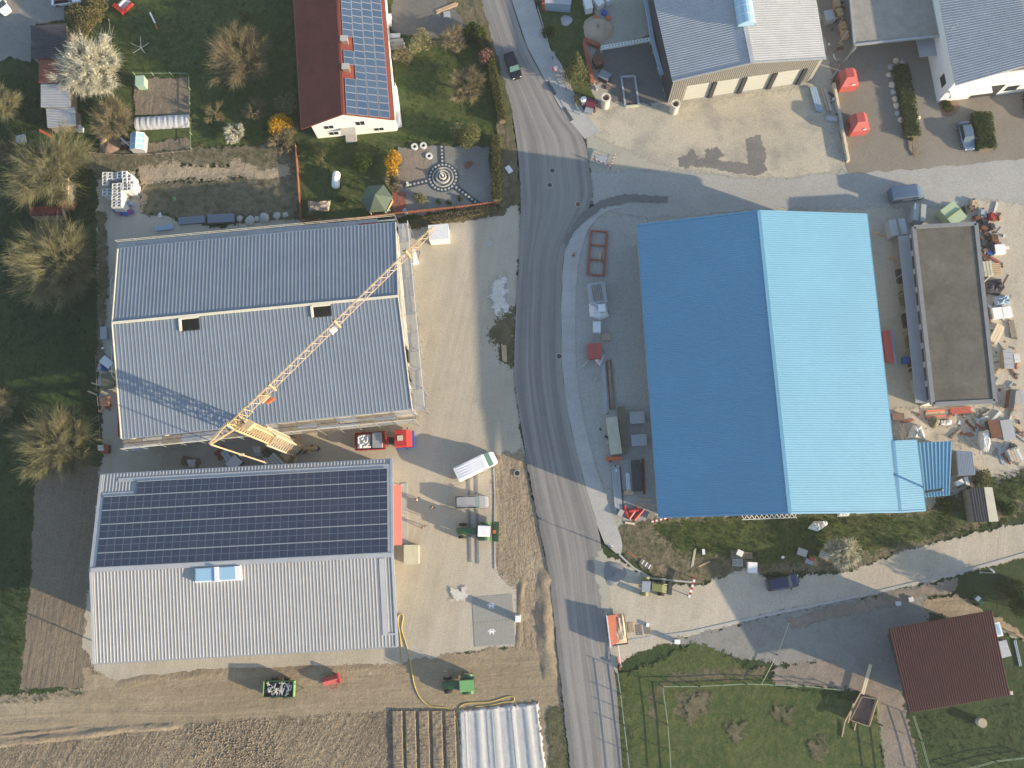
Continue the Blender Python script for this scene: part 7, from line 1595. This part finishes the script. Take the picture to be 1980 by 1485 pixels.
hose('yellow hose running from the solar hall across the dirt to the fleece bed',[(777,1280),(776,1240),(770,1210),(768,1192),(774,1186),(781,1190),(778,1203),(775,1215),(782,1235),(790,1260),(797,1300),(800,1325),(812,1352),(828,1366),(850,1367),(868,1368),(880,1382),(886,1400),(889,1440),(893,1490)],.085,'hose_yellow')
hose('looped yellow hose lying on the north edge of the fleece bed',[(884,1378),(888,1364),(900,1359),(925,1358),(950,1358),(975,1348),(992,1345),(996,1352),(990,1358),(975,1355),(955,1364),(920,1366)],.075,'hose_yellow')
# fleece bed + earth beds ------------------------------------------------
q=[G(887,1372),G(1040,1358),G(1062,1545),G(893,1545)]
T=thing('fleece_bed','white crop fleece stretched over planting rows beside the road','crop cover',cen(q));mb=MB();NU=70;NV=60;V=[]
for j in range(NV):
    for i in range(NU):
        u=i/(NU-1);v=j/(NV-1);p=quadpt(q,u,v);e=min(i,NU-1-i,j,NV-1-j);z=.16+.11*max(0,math.sin(u*PI*2*5))**.6+.025*math.sin(v*170+u*9)+.02*random.random()+(.1*random.random() if e<3 else 0)
        if e==0:z=.01;p=p+Vector((random.uniform(-.15,.15),random.uniform(-.15,.15),0))
        V.append((p.x,p.y,z))
f=np.array([(j*NU+i,(j+1)*NU+i,(j+1)*NU+i+1,j*NU+i+1) for j in range(NV-1) for i in range(NU-1)]);mb.add(V,f);mb.build('fleece','fleece',T,world=True,smooth=True)
for u in(.13,.42,.70):
    a=quadpt(q,u,.03);b_=quadpt(q,u,1);bar(T,'rope','cloth_white',a+Vector((0,0,.42)),b_+Vector((0,0,.42)),.04,.04)
for i in range(14):
    s=random.choice([0,1]);p=quadpt(q,s*.98+.01,random.random()) if i>5 else quadpt(q,random.random(),.01);MB().add(*(lambda m:(m.V[0],m.F[0][0]))(MB().box(p.x-.15,p.x+.15,p.y-.12,p.y+.12,0,.22))).build('weight_stone','rust',T,world=True)
for i in range(5):
    a=G(768+25.5*i,1374);b_=G(772+26*i,1545);bmm=MB();t=(b_-a).normalized();n_=Vector((-t.y,t.x,0));V=[];K=60
    for k in range(K):
        p=a.lerp(b_,k/(K-1))
        for s,z in((-.74,0),(-.58,.28),(-.2,.30),(.2,.29),(.58,.28),(.74,0)):V.append(tuple(p+n_*s*random.uniform(.95,1.05)+Vector((0,0,z*random.uniform(.8,1.15)))))
    bmm.add(V,np.array([(k*6+j,(k+1)*6+j,(k+1)*6+j+1,k*6+j+1) for k in range(K-1) for j in range(5)]));o=bmm.build('raised_bed','g_bed_solid',None);tag(o,['leftmost raised soil bed left of the fleece bed','raised soil bed second from the left','middle one of the five raised soil beds','raised soil bed second from the fleece bed','raised soil bed right against the fleece bed'][i],'planting bed','raised soil beds in the field')
# berms and ruts: low relief meshes on the dirt
def berm(name,label,pts,wd,h,mat,seed=1):
    P=[G(a,b) for a,b in pts];d=dens(P,.6,0,1,False);mb=MB();V=[];K=len(d);S=9;r=random.Random(seed)
    for k in range(K):
        t=(d[min(k+1,K-1)]-d[max(k-1,0)]).normalized();n_=Vector((-t.y,t.x,0));e=min(1,min(k,K-1-k)/3)
        for j in range(S):
            s=(j/(S-1)-.5)*2;V.append(tuple(d[k]+n_*(s+.06*math.sin(k*.35+seed)+.05*math.sin(k*1.1))*wd/2*r.uniform(.85,1.15)+Vector((0,0,-.006+h*e*(.8+.3*math.sin(k*.5+seed*2))*max(0,math.cos(s*PI/2))**1.3*r.uniform(.6,1.35)))))
    mb.add(V,np.array([(k*S+j,(k+1)*S+j,(k+1)*S+j+1,k*S+j+1) for k in range(K-1) for j in range(S-1)]));o=mb.build(name,mat,kind='structure',smooth=True);return o
berm('earth_bank','',[(1056,1095),(1055,1140),(1056,1200),(1060,1270),(1066,1320)],3.0,.38,'g_dirt_solid');berm('earth_bank','',[(1012,1105),(1008,1150),(1003,1235),(1000,1262)],1.2,.15,'g_dirt_solid',3)
berm('earth_ridge','',[(-20,1440),(120,1425),(260,1408),(360,1402)],1.2,.22,'g_dirt_solid',4);berm('earth_ridge','',[(-20,1425),(80,1415),(160,1405)],.6,.15,'g_dirt_solid',5);berm('earth_ridge','',[(215,1328),(300,1312),(420,1302),(560,1298),(700,1293),(780,1300)],1.6,.10,'g_dirt_solid',6);berm('earth_ridge','',[(956,900),(960,960),(957,1010),(955,1100)],.6,.10,'g_dirt_solid',7)
# stones, clods, grass tufts (uncountable) ------------------------------
def inpoly(P,poly):
    x,y=P[:,0],P[:,1];c=np.zeros(len(P),bool);n=len(poly)
    for i in range(n):
        x0,y0=poly[i].x,poly[i].y;x1,y1=poly[(i+1)%n].x,poly[(i+1)%n].y
        c^=((y0>y)!=(y1>y))&(x<(x1-x0)*(y-y0)/(y1-y0+1e-12)+x0)
    return c
def scatter(pix,dn,excl=()):
    poly=[G(a,b) for a,b in pix];xs=[p.x for p in poly];ys=[p.y for p in poly];A=(max(xs)-min(xs))*(max(ys)-min(ys));n=int(A*dn)
    P=np.stack([rng.uniform(min(xs),max(xs),n),rng.uniform(min(ys),max(ys),n)],1);m=inpoly(P,poly)
    for e in excl:m&=~inpoly(P,[G(a,b) for a,b in e])
    return P[m]
def tufts(name,mat,P,h,sp=.12,blades=5):
    N=len(P);B=np.repeat(P,blades,0);n=len(B);a=rng.uniform(0,2*PI,n);off=rng.normal(size=(n,2))*sp;hh=rng.uniform(.5,1.2,n)*h;w_=.035+.02*rng.random(n)
    b=B+off;d=np.stack([np.cos(a),np.sin(a)],1);lean=rng.normal(size=(n,2))*.35*hh[:,None]
    V=np.zeros((n,3,3));V[:,0,:2]=b-d*w_[:,None];V[:,1,:2]=b+d*w_[:,None];V[:,2,:2]=b+lean;V[:,2,2]=hh
    mb=MB();mb.add(V.reshape(-1,3),np.arange(n*3).reshape(-1,3));return mb.build(name,mat,kind='stuff')
def stones(name,mat,P,s0,s1,label=None):
    n=len(P);r=rng.uniform(s0,s1,n);V=np.zeros((n,5,3));a=rng.uniform(0,2*PI,n)
    for k in range(4):V[:,k,0]=P[:,0]+np.cos(a+k*PI/2)*r;V[:,k,1]=P[:,1]+np.sin(a+k*PI/2)*r*rng.uniform(.6,1,n)
    V[:,4,:2]=P+rng.normal(size=(n,2))*r[:,None]*.2;V[:,4,2]=r*rng.uniform(.5,1.1,n)
    F=(np.array([(0,1,4),(1,2,4),(2,3,4),(3,0,4)])[None]+(np.arange(n)*5)[:,None,None]).reshape(-1,3);mb=MB();mb.add(V.reshape(-1,3),F);return mb.build(name,mat,kind='stuff')
LAWN=[(205,-30),(560,-30),(575,235),(585,420),(960,395),(965,200),(905,-30),(760,-30),(775,260),(600,275),(575,285),(255,288),(215,180)]
EX=[[(262,152),(366,152),(368,290),(262,290)],[(765,280),(950,280),(958,402),(755,425)],[(762,-60),(905,-60),(940,10),(900,80),(800,70),(758,60)],[(560,-40),(780,-40),(790,262),(600,275)]]
tufts('grass','f_grass',scatter(LAWN,5,EX),.13);tufts('grass','f_grass',scatter([(-40,150),(60,140),(180,330),(188,700),(195,860),(70,935),(60,1120),(38,1335),(-40,1340)],4),.25)
tufts('grass','f_grass',scatter([(1260,1020),(1330,1008),(1800,995),(1900,935),(2000,905),(2000,930),(1830,1030),(1700,1060),(1530,1085),(1440,1080),(1310,1060)],9),.28)
tufts('grass','f_grass',scatter([(1205,1315),(1280,1280),(1340,1245),(1420,1278),(1500,1328),(1690,1365),(1715,1500),(1215,1500)],4),.12);tufts('grass','f_grass',scatter([(1770,1385),(1960,1350),(2000,1300),(2000,1500),(1800,1500)],4),.12)
tufts('dry_grass','f_drygrass',scatter([(1205,1020),(1280,1008),(1500,1100),(1400,1118),(1345,1128),(1280,1115),(1205,1070)],5),.22);tufts('dry_grass','f_drygrass',scatter([(255,292),(440,287),(575,285),(580,325),(470,325),(330,318),(190,345),(150,300)],7),.3)
tufts('dry_grass','f_drygrass',scatter([(285,360),(560,345),(575,420),(480,418),(420,430),(280,412)],2),.25);tufts('weeds','f_green',scatter([(272,325),(560,350),(575,420),(285,410)],.8),.2,.2,8)
tufts('dry_grass','f_drygrass',scatter([(975,605),(1000,590),(998,705),(970,695),(950,640)],4),.15);tufts('weeds','f_green',scatter([(1192,1300),(1216,1300),(1230,1500),(1200,1500)],7),.3);tufts('weeds','f_green',scatter([(1062,1370),(1085,1370),(1105,1500),(1070,1500)],6),.25);tufts('weeds','f_hedge',scatter([(1845,930),(2000,900),(2000,1000),(1800,1045)],4),.4)
tufts('dry_grass','f_drygrass',scatter([(1790,805),(1900,800),(1910,880),(1800,850)],3),.3);tufts('weeds','f_green',scatter([(0,1336),(140,1332),(170,1340),(80,1358),(0,1360)],6),.2)
stones('clods','soil_solid',scatter([(-30,1440),(200,1425),(360,1400),(560,1385),(740,1375),(740,1500),(-30,1500)],5),.05,.16);stones('clods','soil_solid',scatter([(370,1400),(520,1390),(560,1500),(380,1500)],10),.08,.22);stones('clods','soil_solid',scatter([(960,880),(1012,870),(1050,1050),(1070,1200),(1000,1260),(1003,1150),(955,1100)],3),.05,.14)
stones('rubble','concrete',scatter([(1330,1245),(1500,1200),(1520,1285),(1420,1270)],8),.04,.10);stones('gravel_stones','g_gravel_solid',scatter([(190,345),(262,330),(276,412),(560,440),(765,440),(960,410),(1000,400),(1000,640),(1010,860),(950,1100),(1000,1250),(780,1290),(200,1320)],1.2),.03,.07)
stones('rubble','concrete',scatter([(1780,790),(1990,780),(1990,900),(1800,900)],2),.08,.22)

m=bpy.data.materials.new('haze');m.use_nodes=True;n_=m.node_tree;n_.nodes.remove(n_.nodes['Principled BSDF']);pv=n_.nodes.new('ShaderNodeVolumePrincipled');pv.inputs['Color'].default_value=(.93,.95,1,1);pv.inputs['Density'].default_value=HAZE;pv.inputs['Anisotropy'].default_value=.2
n_.links.new(pv.outputs[0],n_.nodes['Material Output'].inputs['Volume']);MT['haze']=m
if HAZE>0: MB().box(-1000,1000,-1000,1000,-1.1,126.5).build('haze','haze',kind='stuff')
